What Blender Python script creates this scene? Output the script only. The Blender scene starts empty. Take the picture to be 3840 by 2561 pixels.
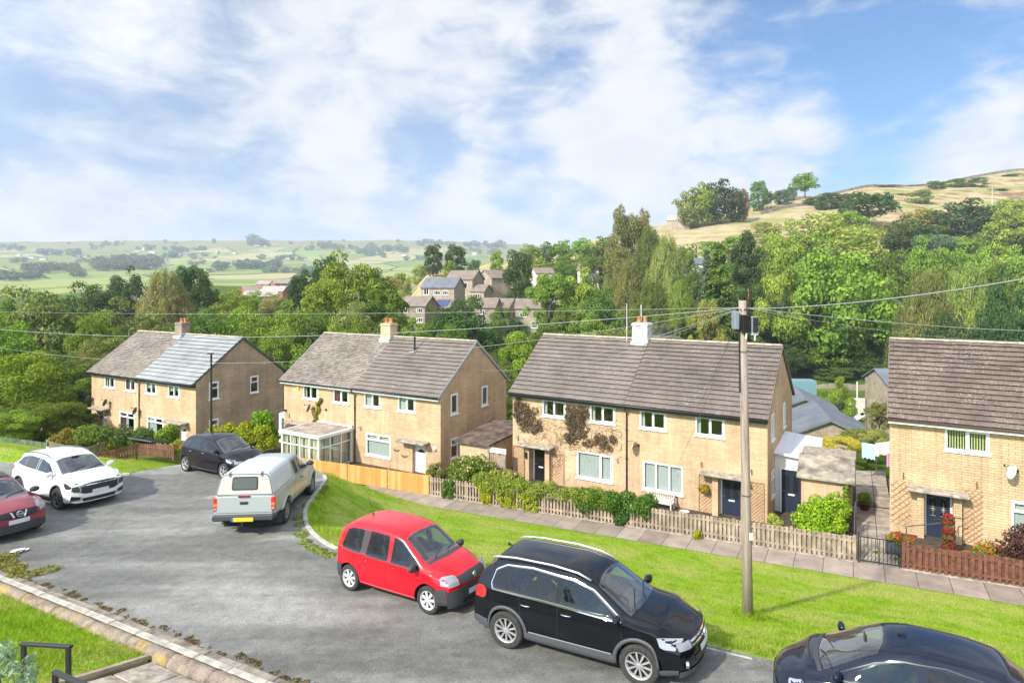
import bpy,bmesh,math,random
import numpy as np
from mathutils import Vector,Matrix
R = math.radians
rnd = random.Random(7)
scene = bpy.context.scene
COL = scene.collection
# ------------------------------------------------------------------ camera
F = 2347.4; Y0 = 1068.3; KD = 3840 / 2351
cam = bpy.data.cameras.new('camera')
cam.sensor_width = 36; cam.lens = F / 3840 * 36
cam.shift_y = -(1280.5 - Y0) / 3840
cam.clip_start = 0.1; cam.clip_end = 20000
cam_o = bpy.data.objects.new('camera',cam); COL.objects.link(cam_o)
cam_o.location = (0,0,0); cam_o.rotation_euler = (R(90),0,0)
scene.camera = cam_o
# ------------------------------------------------------------------ light
SUN_AZ = R(-134)      # measured from +Y towards +X
SUN_EL = R(37)
SUNDIR = Vector((math.sin(SUN_AZ) * math.cos(SUN_EL),math.cos(SUN_AZ) * math.cos(SUN_EL),math.sin(SUN_EL)))
sun = bpy.data.lights.new('sun','SUN'); sun.energy = 2.45; sun.angle = R(2.0); sun.color = (1.0,0.93,0.8)
sun_o = bpy.data.objects.new('sun',sun); COL.objects.link(sun_o)
sun_o.rotation_euler = (-SUNDIR).to_track_quat('-Z','Y').to_euler()
world = bpy.data.worlds.new('World'); scene.world = world; world.use_nodes = True
scene.view_settings.view_transform = 'Standard'; scene.view_settings.look = 'None'
scene.view_settings.exposure = 1.42; scene.view_settings.gamma = 1.0
try: scene.view_settings.use_curve_mapping = False
except Exception: pass
class NT:
 """small node-tree writer"""
 def __init__(s,tree): s.t = tree; s.n = tree.nodes; s.l = tree.links
 def new(s,typ,**kw):
  n = s.n.new(typ)
  for k,v in kw.items():
   if k == 'inp':
    for a,b in v.items():
     if hasattr(b,'is_output') or isinstance(b,bpy.types.NodeSocket): s.l.new(b,n.inputs[a])
     else: n.inputs[a].default_value = b
   else: setattr(n,k,v)
  return n
 def math(s,op,a,b=None,c=None,clamp=False):
  n = s.n.new('ShaderNodeMath'); n.operation = op; n.use_clamp = clamp
  for i,x in enumerate((a,b,c)):
   if x is None: continue
   if isinstance(x,bpy.types.NodeSocket): s.l.new(x,n.inputs[i])
   else: n.inputs[i].default_value = x
  return n.outputs[0]
 def mix(s,f,a,b,mode='MIX'):
  n = s.n.new('ShaderNodeMix'); n.data_type = 'RGBA'; n.blend_type = mode
  for i,x in ((0,f),(6,a),(7,b)):
   if isinstance(x,bpy.types.NodeSocket): s.l.new(x,n.inputs[i])
   else: n.inputs[i].default_value = (x if i == 0 else (tuple(x) + (1,) if len(x) == 3 else x))
  return n.outputs[2]
 def noise(s,vec,scale,detail=4,rough=0.55,dist=0.0,dim='3D'):
  n = s.n.new('ShaderNodeTexNoise'); n.noise_dimensions = dim
  if vec is not None: s.l.new(vec,n.inputs['Vector'])
  n.inputs['Scale'].default_value = scale; n.inputs['Detail'].default_value = detail
  n.inputs['Roughness'].default_value = rough; n.inputs['Distortion'].default_value = dist
  return n.outputs[0]
 def ramp(s,f,stops,interp='LINEAR'):
  n = s.n.new('ShaderNodeValToRGB'); n.color_ramp.interpolation = interp
  s.l.new(f,n.inputs[0]); e = n.color_ramp.elements
  while len(e) < len(stops): e.new(0.5)
  for i,(p,c) in enumerate(stops):
   e[i].position = p
   e[i].color = (c,c,c,1) if not hasattr(c,'__len__') else tuple(c) + (1,)
  return n.outputs[0]
 def smooth(s,f,lo,hi):
  n = s.n.new('ShaderNodeMapRange'); n.interpolation_type = 'SMOOTHSTEP'
  s.l.new(f,n.inputs[0]); n.inputs[1].default_value = lo; n.inputs[2].default_value = hi
  return n.outputs[0]
 def mapping(s,vec,scale=(1,1,1),loc=(0,0,0),rot=(0,0,0)):
  n = s.n.new('ShaderNodeMapping'); s.l.new(vec,n.inputs[0])
  n.inputs['Scale'].default_value = scale; n.inputs['Location'].default_value = loc; n.inputs['Rotation'].default_value = rot
  return n.outputs[0]
def pxdir(u,v):
 d = Vector(((u * KD - 1920) / F,1.0,-(v * KD - Y0) / F)); return d.normalized()
def build_world():
 w = NT(world.node_tree); w.n.clear()
 out = w.new('ShaderNodeOutputWorld'); bg = w.new('ShaderNodeBackground'); w.l.new(bg.outputs[0],out.inputs[0])
 sky = w.new('ShaderNodeTexSky'); sky.sky_type = 'NISHITA'; sky.sun_disc = False
 sky.sun_elevation = SUN_EL; sky.sun_rotation = SUN_AZ % (2 * math.pi); sky.altitude = 300
 sky.air_density = 1.0; sky.dust_density = 0.6; sky.ozone_density = 2.0
 co = w.new('ShaderNodeTexCoord').outputs['Generated']
 # cloud sheets: noise in a plane of constant height above the viewer, mixed with direction noise
 sep = w.new('ShaderNodeSeparateXYZ',inp={0: co})
 zc = w.math('MAXIMUM',sep.outputs[2],0.0); zc = w.math('ADD',zc,0.22)
 cx = w.math('DIVIDE',sep.outputs[0],zc); cy = w.math('DIVIDE',sep.outputs[1],zc)
 cmb = w.new('ShaderNodeCombineXYZ',inp={0: cx,1: cy,2: 0.3}).outputs[0]
 n1 = w.noise(w.mapping(cmb,(1.0,0.9,1),rot=(0,0,0.5)),1.15,6,0.5,0.3)
 n2 = w.noise(w.mapping(co,(1.0,1.0,1.9),(3.1,0.4,0)),4.2,6,0.56,0.5)
 n3 = w.noise(w.mapping(co,(1.0,1.0,1.7),(0,5.0,2.0)),12.0,6,0.6,0.5)
 n4 = w.noise(w.mapping(co,(1.4,1.0,5.0),(2,1.0,2.0),(0,.35,0)),5.0,5,0.6,0.8)
 f = w.math('ADD',w.math('ADD',w.math('MULTIPLY',n1,0.5),w.math('MULTIPLY',n4,0.35)),w.math('ADD',w.math('MULTIPLY',n2,0.85),w.math('MULTIPLY',n3,0.45)))
 def blob(u,v,width,amp):
  c = pxdir(u,v)
  d = w.new('ShaderNodeVectorMath',operation='DOT_PRODUCT'); w.l.new(co,d.inputs[0]); d.inputs[1].default_value = c
  lo = math.cos(R(width)); g = w.smooth(d.outputs['Value'],lo,1.0)
  return w.math('MULTIPLY',g,amp * 0.9)
 blobs = [(1230,260,15,0.17),(1450,200,10,0.12),(1500,330,8,0.10),(850,170,13,0.16),(700,330,9,.10),(1130,470,8,.05),
             (120,250,12,0.06),(330,200,9,0.10),(1770,340,7,0.24),(1900,300,6,.08),(2300,340,8,0.22),(2180,260,6,.06),
             (1850,110,13,-0.17),(2250,90,14,-0.10),(2060,350,8,-0.10),(1620,400,5,-0.04),(1310,60,4.5,-0.26),(1330,180,3,-.05),
             (975,330,4.5,-0.24),(1050,300,4,-.1),(1180,405,5,-.14),(1230,440,5,-.1),(480,90,7,-0.16),(220,340,9,-0.14),(600,450,7,-0.08),(40,120,9,-.10),(430,330,6,-.1),
             (330,20,7,.10),(60,440,8,.06),(700,60,6,.08),(1080,120,6,-.02)]
 for b in blobs: f = w.math('ADD',f,blob(*b))
 m = w.smooth(f,0.86,1.29)
 fl = w.math('SUBTRACT',0.30,blob(2150,120,42,0.26)); m = w.math('ADD',fl,w.math('MULTIPLY',m,w.math('SUBTRACT',1.0,fl)))
 # brighter, more even veil near the horizon
 hz = w.smooth(sep.outputs[2],0.20,0.0)
 m = w.math('MAXIMUM',m,w.math('MULTIPLY',hz,0.62))
 tint = w.mix(1.0,sky.outputs[0],w.mix(w.smooth(sep.outputs[2],0.0,0.35),(0.60,0.78,1.05),(0.50,0.88,1.12)),'MULTIPLY')
 skyc = w.mix(1.0,tint,(0.055,0.055,0.055),'MULTIPLY')
 shade = w.smooth(n3,0.3,0.7)
 cl = w.mix(shade,(0.315,0.33,0.36),(0.355,0.36,0.37))
 c = w.mix(m,skyc,cl)
 # the sky is brighter on the sun's side
 dd = w.new('ShaderNodeVectorMath',operation='DOT_PRODUCT'); w.l.new(co,dd.inputs[0]); dd.inputs[1].default_value = SUNDIR
 gb = w.math('ADD',1.0,w.math('MULTIPLY',w.smooth(dd.outputs['Value'],-0.1,0.9),1.5)); gq = w.new('ShaderNodeCombineColor',inp={0: gb,1: gb,2: gb}); c = w.mix(1.0,c,gq.outputs[0],'MULTIPLY')
 # below the horizon a dull ground tone, seen only in reflections
 gm = w.smooth(sep.outputs[2],-0.02,-0.12)
 c = w.mix(gm,c,(0.10,0.13,0.07))
 w.l.new(c,bg.inputs[0]); bg.inputs[1].default_value = 1.0
build_world()
# ------------------------------------------------------------------ tagging
def tag(o,label=None,cat=None,group=None,kind=None):
 if label: o['label'] = label
 if cat: o['category'] = cat
 if group: o['group'] = group
 if kind: o['kind'] = kind
 return o
def empty(name,loc=(0,0,0),rz=0.0,label=None,cat=None,group=None,rot=None):
 o = bpy.data.objects.new(name,None); COL.objects.link(o); o.empty_display_size = 0.3
 o.location = loc; o.rotation_euler = rot if rot else (0,0,rz)
 return tag(o,label,cat,group)
def copy_tree(o,parent=None):
 c = o.copy(); COL.objects.link(c); c.parent = parent
 for ch in list(o.children): copy_tree(ch,c)
 return c
class MB:
 def __init__(s): s.v = []; s.f = []; s.uv = None
 def add(s,vs,fs):
  k = len(s.v); s.v.extend([tuple(p) for p in vs]); s.f.extend([tuple(i + k for i in f) for f in fs]); return s
 def quad(s,a,b,c,d): return s.add([a,b,c,d],[(0,1,2,3)])
 def box(s,x0,x1,y0,y1,z0,z1,M=None):
  vs = [Vector(p) for p in ((x0,y0,z0),(x1,y0,z0),(x1,y1,z0),(x0,y1,z0),(x0,y0,z1),(x1,y0,z1),(x1,y1,z1),(x0,y1,z1))]
  if M is not None: vs = [M @ p for p in vs]
  return s.add(vs,[(0,3,2,1),(4,5,6,7),(0,1,5,4),(1,2,6,5),(2,3,7,6),(3,0,4,7)])
 def bar(s,a,b,w,h=None,up=(0,0,1)):
  a = Vector(a); b = Vector(b); d = b - a; L = d.length
  if L < 1e-6: return s
  d.normalize(); u = Vector(up)
  if abs(d.dot(u)) > 0.98: u = Vector((1,0,0))
  x = d.cross(u).normalized(); z = x.cross(d)
  M = Matrix((x,d,z)).transposed().to_4x4(); M.translation = a
  h = h or w
  return s.box(-w / 2,w / 2,0,L,-h / 2,h / 2,M)
 def tube(s,pts,r,n=8,r2=None,cap=True):
  pts = [Vector(p) for p in pts]; m = len(pts); rr = r if hasattr(r,'__len__') else [r + ((r2 if r2 is not None else r) - r) * i / max(1,m - 1) for i in range(m)]
  vs = []; px = None
  for i,p in enumerate(pts):
   d = (pts[min(i + 1,m - 1)] - pts[max(i - 1,0)]).normalized()
   if px is None:
    a = Vector((0,0,1)) if abs(d.z) < 0.9 else Vector((1,0,0)); px = d.cross(a).normalized()
   else: px = (px - d * px.dot(d)).normalized()
   py = d.cross(px)
   for k in range(n):
    t = 2 * math.pi * k / n; vs.append(p + (px * math.cos(t) + py * math.sin(t)) * rr[i])
  fs = [(i * n + k,i * n + (k + 1) % n,(i + 1) * n + (k + 1) % n,(i + 1) * n + k) for i in range(m - 1) for k in range(n)]
  if cap: fs += [tuple(range(n - 1,-1,-1)),tuple((m - 1) * n + k for k in range(n))]
  return s.add(vs,fs)
 def lathe(s,prof,M=None,n=20):
  """prof: list of (r,z) about z"""
  vs = []
  for r_,z in prof:
   for k in range(n):
    t = 2 * math.pi * k / n; p = Vector((r_ * math.cos(t),r_ * math.sin(t),z)); vs.append(M @ p if M is not None else p)
  m = len(prof)
  fs = [(i * n + k,i * n + (k + 1) % n,(i + 1) * n + (k + 1) % n,(i + 1) * n + k) for i in range(m - 1) for k in range(n)]
  return s.add(vs,fs)
 def poly(s,pts): return s.add(pts,[tuple(range(len(pts)))])
 def prism(s,pts,d):
  """extrude closed polygon pts by vector d"""
  n = len(pts); d = Vector(d); a = [Vector(p) for p in pts]; b = [p + d for p in a]
  return s.add(a + b,[tuple(range(n - 1,-1,-1)),tuple(range(n,2 * n))] + [(i,(i + 1) % n,n + (i + 1) % n,n + i) for i in range(n)])
 def build(s,name,mat,parent=None,smooth=False,bevel=0,uvscale=1.0,xf=None,fixn=True,**tg):
  me = bpy.data.meshes.new(name)
  me.from_pydata([tuple(p) for p in s.v],[],s.f)
  if bevel or fixn:
   bm = bmesh.new(); bm.from_mesh(me)
   if bevel:
    bmesh.ops.remove_doubles(bm,verts=bm.verts,dist=0.0004)
    bmesh.ops.bevel(bm,geom=list(bm.edges),offset=bevel,segments=1,affect='EDGES',clamp_overlap=True)
   if fixn: bmesh.ops.recalc_face_normals(bm,faces=bm.faces)
   bm.to_mesh(me); bm.free()
  boxuv(me,uvscale)
  me.materials.append(mat)
  if smooth: me.polygons.foreach_set('use_smooth',[True] * len(me.polygons))
  o = bpy.data.objects.new(name,me); COL.objects.link(o)
  if parent: o.parent = parent
  if xf is not None: o.matrix_local = xf
  if tg: tag(o,**tg)
  return o
def boxuv(me,sc=1.0):
 nl = len(me.loops); nv = len(me.vertices)
 if nl == 0: return
 uvl = me.uv_layers.new(name='UVMap')
 co = np.empty(nv * 3,np.float32); me.vertices.foreach_get('co',co); co = co.reshape(-1,3)
 vi = np.empty(nl,np.int32); me.loops.foreach_get('vertex_index',vi)
 npo = len(me.polygons); nr = np.empty(npo * 3,np.float32); me.polygons.foreach_get('normal',nr); nr = np.abs(nr.reshape(-1,3))
 lt = np.empty(npo,np.int32); me.polygons.foreach_get('loop_total',lt)
 ax = np.repeat(np.argmax(nr,axis=1),lt)
 c = co[vi]
 uv = np.where((ax == 0)[:,None],c[:,[1,2]],np.where((ax == 1)[:,None],c[:,[0,2]],c[:,[0,1]])) * sc
 uvl.data.foreach_set('uv',uv.astype(np.float32).ravel())
def raw_mesh(name,verts,faces_n,nper,mat,parent=None,smooth=False,attr=None):
 """fast mesh: verts (N,3) float array, faces = consecutive runs of nper vertices"""
 me = bpy.data.meshes.new(name); nv = len(verts); nf = faces_n
 me.vertices.add(nv); me.vertices.foreach_set('co',np.asarray(verts,np.float32).ravel())
 me.loops.add(nf * nper); me.loops.foreach_set('vertex_index',np.arange(nf * nper,dtype=np.int32))
 me.polygons.add(nf); me.polygons.foreach_set('loop_start',np.arange(0,nf * nper,nper,dtype=np.int32))
 try: me.polygons.foreach_set('loop_total',np.full(nf,nper,dtype=np.int32))
 except Exception: pass
 me.update(calc_edges=True)
 if mat: me.materials.append(mat)
 o = bpy.data.objects.new(name,me); COL.objects.link(o)
 if parent: o.parent = parent
 return o
# ------------------------------------------------------------------ materials
MATS = {}
def principled(name,base=(0.5,0.5,0.5),rough=0.6,metal=0.0,coat=0.0,ior=1.5,coat_rough=0.03,var=0.0,vscale=8.0,bump=0.0,bscale=40.0,spec=None,emis=None,alpha=None,coord='Object'):
 if name in MATS: return MATS[name]
 m = bpy.data.materials.new(name); m.use_nodes = True; t = NT(m.node_tree)
 b = m.node_tree.nodes['Principled BSDF']
 b.inputs['Base Color'].default_value = tuple(base) + (1,); b.inputs['Roughness'].default_value = rough
 b.inputs['Metallic'].default_value = metal; b.inputs['IOR'].default_value = ior
 b.inputs['Coat Weight'].default_value = coat; b.inputs['Coat Roughness'].default_value = coat_rough
 if spec is not None: b.inputs['Specular IOR Level'].default_value = spec
 if var or bump: co = t.new('ShaderNodeTexCoord').outputs[coord]
 if var:
  n = t.noise(co,vscale,5,0.6)
  f = t.smooth(n,0.3,0.7)
  lo = tuple(x * (1 - var) for x in base); hi = tuple(min(1,x * (1 + var * 0.7)) for x in base)
  t.l.new(t.mix(f,lo,hi),b.inputs['Base Color'])
 if bump:
  n = t.noise(co,bscale,3,0.6); bp = t.new('ShaderNodeBump',inp={'Height': n,'Strength': bump,'Distance': 0.02})
  t.l.new(bp.outputs[0],b.inputs['Normal'])
 MATS[name] = m; return m
def custom(name):
 m = bpy.data.materials.new(name); m.use_nodes = True; MATS[name] = m
 return m,NT(m.node_tree),m.node_tree.nodes['Principled BSDF']
def brick_mat(name,c1,c2,mortar,bw,bh,msize=0.012,stain=0.25,mix=0.5,bump=0.4,off=0.5,darkbase=None,gnoise=0.5,msm=0.1):
 m,t,b = custom(name)
 tc = t.new('ShaderNodeTexCoord'); uv = tc.outputs['UV']
 br = t.new('ShaderNodeTexBrick',offset=off,inp={'Vector': uv,'Color1': tuple(c1) + (1,),'Color2': tuple(c2) + (1,),'Mortar': tuple(mortar) + (1,),
         'Scale': 1.0,'Mortar Size': msize,'Mortar Smooth': msm,'Bias': 0.0,'Brick Width': bw,'Row Height': bh})
 n = t.noise(tc.outputs['Object'],0.55,6,0.62); n2 = t.noise(tc.outputs['Object'],14,3,0.6)
 f = t.smooth(n,0.3,0.75); g = t.ramp(f,[(0,1 - stain),(1,1 + stain * 0.35)])
 c = t.mix(1.0,br.outputs['Color'],g,'MULTIPLY'); sk = t.noise(t.mapping(tc.outputs['Object'],(2.2,2.2,.22)),1.6,5,.65); c = t.mix(1.0,c,t.ramp(sk,[(.3,.82),(.6,1.05)]),'MULTIPLY')
 zc_ = t.new('ShaderNodeSeparateXYZ',inp={0: tc.outputs['Object']}).outputs[2]; dm = t.smooth(t.math('ADD',zc_,t.math('MULTIPLY',sk,1.6)),1.1,.2); c = t.mix(t.math('MULTIPLY',dm,.28),c,(.22,.19,.13))
 g2 = t.ramp(n2,[(0.25,1 - gnoise * .5),(0.75,1 + gnoise * .3)]); c = t.mix(1.0,c,g2,'MULTIPLY')
 t.l.new(c,b.inputs['Base Color']); b.inputs['Roughness'].default_value = 0.85
 h = t.math('ADD',t.math('MULTIPLY',br.outputs['Fac'],-1.0),t.math('MULTIPLY',n2,0.6))
 bp = t.new('ShaderNodeBump',inp={'Height': h,'Strength': bump,'Distance': 0.008}); t.l.new(bp.outputs[0],b.inputs['Normal'])
 return m
# ------------------------------------------------------------------ land shape
DX,DY = 0.878,-0.479            # along the street; across it is (0.479, 0.878)
def sn(x,y): return x * DX + y * DY,x * 0.479 + y * 0.878
def xy(s,n): return s * DX + n * 0.479,s * DY + n * 0.878
def z_road(x,y): return -6.374 + 0.01 * x - 0.045 * y
NE_S = [-80,-40,-32.8,-26.6,-25.8,-25.4,-22.5,-18.6,-18.0,-17.4,-16.3,-15.4,-14.4,-13.3,-12.3,-10.5,60]
NE_N = [13.0,13.3,13.4,14.2,14.9,16.7,18.6,18.4,17.9,17.1,15.6,14.4,13.55,12.95,12.55,12.2,12.0]
def n_edge(s): return np.interp(s,NE_S,NE_N)
def z_fence(s): return -10.66 + 0.033 * (s + 18.9)
def z_house(s): return np.interp(s,[-90,-51,-40,-33,-20,-16,-3,1.2,14,60],[-12.2,-11.2,-11.05,-10.82,-10.75,-10.33,-10.25,-9.82,-9.75,-8.6])
N_NEAR = 7.25
def near_z(x,y):
 s,n = sn(x,y); ne = n_edge(s); zr = z_road(x,y)
 # point of the road edge at this s
 xe,ye = xy(s,ne); ze = z_road(xe,ye)
 crest = np.where(s < -25.9,1.5,0.0) * np.clip((-s - 25.9) / 2,0,1)
 zf = z_fence(s); zh = z_house(s)
 t = np.clip((n - ne - crest) / (24.45 - ne - crest),0,1)
 z = np.where(n <= ne,zr,ze + 0.06 + (zf - ze - 0.06) * t)
 z = np.where(n > 24.45,zf + (zh - zf) * np.clip((n - 25.95) / 2.6,0,1),z)
 # garden on our own side rises towards the camera's house
 xn,yn = xy(s,N_NEAR); zn = z_road(xn,yn)
 z = np.where(n < N_NEAR,zn + 0.0 + np.interp(N_NEAR - n,[0,.01,1.2,3.3,5.3,30],[0,.03,0.28,0.80,1.25,1.9]),z)
 return z
FU = [-2500,-600,0,450,900,1000,1150,1250,1400,1530,1700,1850,2000,2351,3000,5200]
FT = {
 -2500: [(30,-12),(150,-22),(600,-40),(1200,0),(3000,200),(9000,250)],
 -600: [(30,-12),(60,-14),(150,-22),(600,-32),(1200,10),(1900,76),(3000,225),(9000,260)],
 0: [(30,-12),(60,-15),(100,-18),(150,-19),(250,-20),(600,-12),(900,-1),(1200,12),(1900,71),(2500,133),(3000,207),(9000,230)],
 450: [(30,-11),(60,-15),(100,-16),(150,-13),(220,-8.5),(290,-7),(420,-1.5),(700,1),(900,5),(1200,12),(1900,71),(2500,135),(3000,213),(9000,240)],
 900: [(30,-10.5),(60,-13),(120,-11),(160,-13),(250,-13),(600,-8),(900,0),(1200,10),(1900,71),(2500,135),(3000,214),(9000,240)],
 1000: [(30,-10.5),(60,-13.5),(120,-14),(150,-13.5),(185,-11.5),(230,-4),(260,0.7),(330,8.3),(450,-4),(700,-22),(900,-5),(1200,10),(1900,68),(2500,130),(3000,210),(9000,240)],
 1150: [(30,-10.5),(60,-14),(100,-16),(150,-14),(185,-12),(230,-6),(310,4),(400,15),(480,4),(700,-10),(1200,10),(1900,66),(2500,120),(3000,196),(9000,230)],
 1250: [(30,-10.3),(60,-14),(100,-17),(150,-14),(185,-12.5),(230,-5),(300,5),(420,21.6),(520,12),(900,0),(1900,60),(3000,185),(9000,220)],
 1400: [(30,-10.3),(60,-14),(100,-18),(150,-14),(190,-12),(230,-5),(260,2),(330,15),(430,32.6),(520,30),(900,30),(3000,150),(9000,200)],
 1530: [(30,-10.3),(60,-14),(100,-18),(140,-14),(180,-11),(230,-4),(330,18),(430,41.6),(470,44),(600,40),(3000,140),(9000,200)],
 1700: [(30,-10.2),(60,-15),(90,-20),(117,-21),(150,-18),(180,-12),(250,3),(330,22),(450,54.5),(500,60),(700,60),(3000,120),(9000,150)],
 1850: [(30,-10.1),(60,-15),(90,-22),(117,-24),(145,-22.5),(180,-14),(250,2),(330,22),(400,44),(480,68),(560,76),(800,80),(3000,100),(9000,100)],
 2000: [(30,-10.0),(60,-15),(90,-22),(117,-24.6),(145,-23),(180,-14),(250,2),(330,26),(400,47),(520,81.8),(620,90),(3000,120),(9000,100)],
 2351: [(30,-10.0),(60,-15),(90,-22),(117,-24.6),(145,-23),(180,-14),(250,2),(330,28),(400,47),(500,79),(600,109),(700,115),(3000,120),(9000,100)],
 3000: [(30,-10.0),(60,-15),(90,-21),(120,-23),(150,-22),(250,4),(400,50),(600,112),(800,150),(3000,160),(9000,100)],
 5200: [(30,-10.0),(60,-14),(120,-20),(250,10),(600,120),(800,160),(3000,160),(9000,100)]}
FKX = np.array([(u * KD - 1920) / F for u in FU])
FLY = np.log(np.array([20,26,32,40,50,60,72,85,100,117,135,150,165,180,205,230,260,295,330,365,400,430,450,480,520,560,600,700,800,900,1050,1200,1500,1900,2200,2500,2750,2900,3000,3200,4000,6000,9000.]))
FTAB = np.array([[np.interp(math.exp(l),[p[0] for p in FT[u]],[p[1] for p in FT[u]]) for l in FLY] for u in FU])
def far_z(x,y):
 x = np.asarray(x,float); y = np.asarray(y,float)
 yy = np.maximum(y,20.0); k = np.clip(x / yy,FKX[0],FKX[-1]); ly = np.clip(np.log(yy),FLY[0],FLY[-1] - 1e-6)
 i = np.clip(np.searchsorted(FKX,k) - 1,0,len(FKX) - 2); j = np.clip(np.searchsorted(FLY,ly) - 1,0,len(FLY) - 2)
 a = (k - FKX[i]) / (FKX[i + 1] - FKX[i]); b = (ly - FLY[j]) / (FLY[j + 1] - FLY[j])
 a = a * a * (3 - 2 * a)
 z = FTAB[i,j] * (1 - a) * (1 - b) + FTAB[i + 1,j] * a * (1 - b) + FTAB[i,j + 1] * (1 - a) * b + FTAB[i + 1,j + 1] * a * b
 d = np.hypot(x,yy)
 z = z + np.where(d > 60,(np.sin(x * .021 + 1) * np.cos(y * .017) * 0.35 + np.sin(x * .07) * np.sin(y * .053) * .12) * np.clip((d - 60) / 200,0,1),0) * np.clip(d / 400,1,5)
 return z
def gz(x,y):
 x = np.asarray(x,float); y = np.asarray(y,float)
 s,n = sn(x,y)
 w = np.clip((n - 36.5) / 12,0,1); w = w * w * (3 - 2 * w)
 w = np.maximum(w,np.clip((np.abs(s + 10) - 62) / 40,0,1) * np.clip(n / 20,0,1))
 return near_z(x,y) * (1 - w) + far_z(x,y) * w
def G(x,y): return float(gz(x,y))
def at_ground(u,v,y0=6.0,y1=3500.0):
 """where the sight line through a picture point meets the land (pixel of the 2351-wide view)"""
 kx = (u * KD - 1920) / F; kz = -(v * KD - Y0) / F
 ys = np.exp(np.linspace(math.log(y0),math.log(y1),2500)); d = kz * ys - gz(kx * ys,ys)
 i = np.argmax(d < 0)
 if d[i] >= 0: i = len(ys) - 1
 y = ys[i]
 if i > 0:
  a,b = d[i - 1],d[i]; y = ys[i - 1] + (ys[i] - ys[i - 1]) * a / (a - b) if a != b else y
 return kx * y,y,G(kx * y,y)
def at_depth(u,y):
 kx = (u * KD - 1920) / F; return kx * y,y,G(kx * y,y)
def ztop(v,y): return -(v * KD - Y0) / F * y
# ------------------------------------------------------------------ ground materials
def lawn_colour(t,co):
 n1 = t.noise(co,0.35,6,0.65); n2 = t.noise(co,2.2,5,0.62); n3 = t.noise(t.mapping(co,(1,1,1)),22,4,0.7)
 g = t.ramp(n2,[(0.25,(0.16,0.28,0.014)),(0.5,(0.27,0.42,0.028)),(0.75,(0.34,0.44,0.055))])
 dry = t.math('MULTIPLY',t.smooth(n1,0.44,0.60),t.smooth(n3,0.30,0.55)); g = t.mix(t.math('MULTIPLY',dry,0.5),g,(0.55,0.48,0.19))
 d = t.ramp(n3,[(0.3,0.62),(0.7,1.18)]); return t.mix(1.0,g,d,'MULTIPLY')
m_lawn,t,b = custom('lawn'); co = t.new('ShaderNodeTexCoord').outputs['Object']
t.l.new(lawn_colour(t,co),b.inputs['Base Color']); b.inputs['Roughness'].default_value = 0.95; b.inputs['Specular IOR Level'].default_value = 0.1
bp = t.new('ShaderNodeBump',inp={'Height': t.noise(co,30,4,0.7),'Strength': 0.7,'Distance': 0.04}); t.l.new(bp.outputs[0],b.inputs['Normal'])
m_blade,t,b = custom('grass_blades'); co = t.new('ShaderNodeTexCoord').outputs['Object']
gc = lawn_colour(t,co); ri = t.new('ShaderNodeNewGeometry').outputs['Random Per Island']
gc = t.mix(1.0,gc,t.ramp(ri,[(0,(0.75,.85,.6)),(0.6,(1.1,1.1,1)),(1,(1.5,1.3,1.1))]),'MULTIPLY')
t.n.remove(b); df = t.new('ShaderNodeBsdfDiffuse',inp={0: gc}); tr = t.new('ShaderNodeBsdfTranslucent',inp={0: gc})
mx = t.new('ShaderNodeMixShader',inp={0: 0.35,1: df.outputs[0],2: tr.outputs[0]}); t.l.new(mx.outputs[0],t.n['Material Output'].inputs[0])
m_road,t,b = custom('asphalt'); co = t.new('ShaderNodeTexCoord').outputs['Object']
st = t.mapping(co,(0.30,1.0,1),rot=(0,0,R(28.6)))
a1 = t.noise(st,0.55,5,0.6,0.4); a2 = t.noise(co,3.2,6,0.68); a3 = t.noise(co,150,3,0.7); a4 = t.noise(co,34,4,0.75)
c = t.ramp(a1,[(0.35,(0.128,0.127,0.115)),(0.5,(0.20,0.198,0.18)),(0.64,(0.29,0.287,0.262))])
c = t.mix(1.0,c,t.ramp(a2,[(0.3,0.72),(0.7,1.16)]),'MULTIPLY'); trk = t.noise(t.mapping(co,(.12,2.2,1),rot=(0,0,R(28.6))),.9,3,.5); c = t.mix(1.0,c,t.ramp(trk,[(.4,.88),(.6,1.1)]),'MULTIPLY'); c = t.mix(1.0,c,t.ramp(a3,[(0.3,0.72),(0.72,1.25)]),'MULTIPLY')
sp_ = t.smooth(t.noise(co,11,2,.5),.70,.74); c = t.mix(t.math('MULTIPLY',sp_,.5),c,(.10,.10,.095)); pt_ = t.smooth(t.noise(t.mapping(co,(1,1,1),(9,2,0)),.8,2,.4),.60,.63); c = t.mix(t.math('MULTIPLY',pt_,.35),c,(.13,.132,.125))
c = t.mix(1.0,c,t.ramp(a4,[(0.32,0.55),(0.70,1.4)]),'MULTIPLY')
# cracks and old patches
vo = t.new('ShaderNodeTexVoronoi',feature='DISTANCE_TO_EDGE',inp={'Vector': t.mapping(co,(1,1,1),rot=(0,0,0.4)),'Scale': 0.32})
vd = t.math('ADD',vo.outputs['Distance'],t.math('MULTIPLY',t.math('SUBTRACT',t.noise(co,5,5,0.7),0.5),0.10))
crk = t.math('MULTIPLY',t.smooth(vd,0.012,0.004),t.smooth(t.noise(co,0.4,2),0.45,0.6)); c = t.mix(t.math('MULTIPLY',crk,0.25),c,(0.05,0.05,0.045))
t.l.new(c,b.inputs['Base Color']); b.inputs['Roughness'].default_value = 0.88
bp = t.new('ShaderNodeBump',inp={'Height': t.math('ADD',a3,t.math('MULTIPLY',a4,.6)),'Strength': 0.5,'Distance': 0.012}); t.l.new(bp.outputs[0],b.inputs['Normal'])
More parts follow.
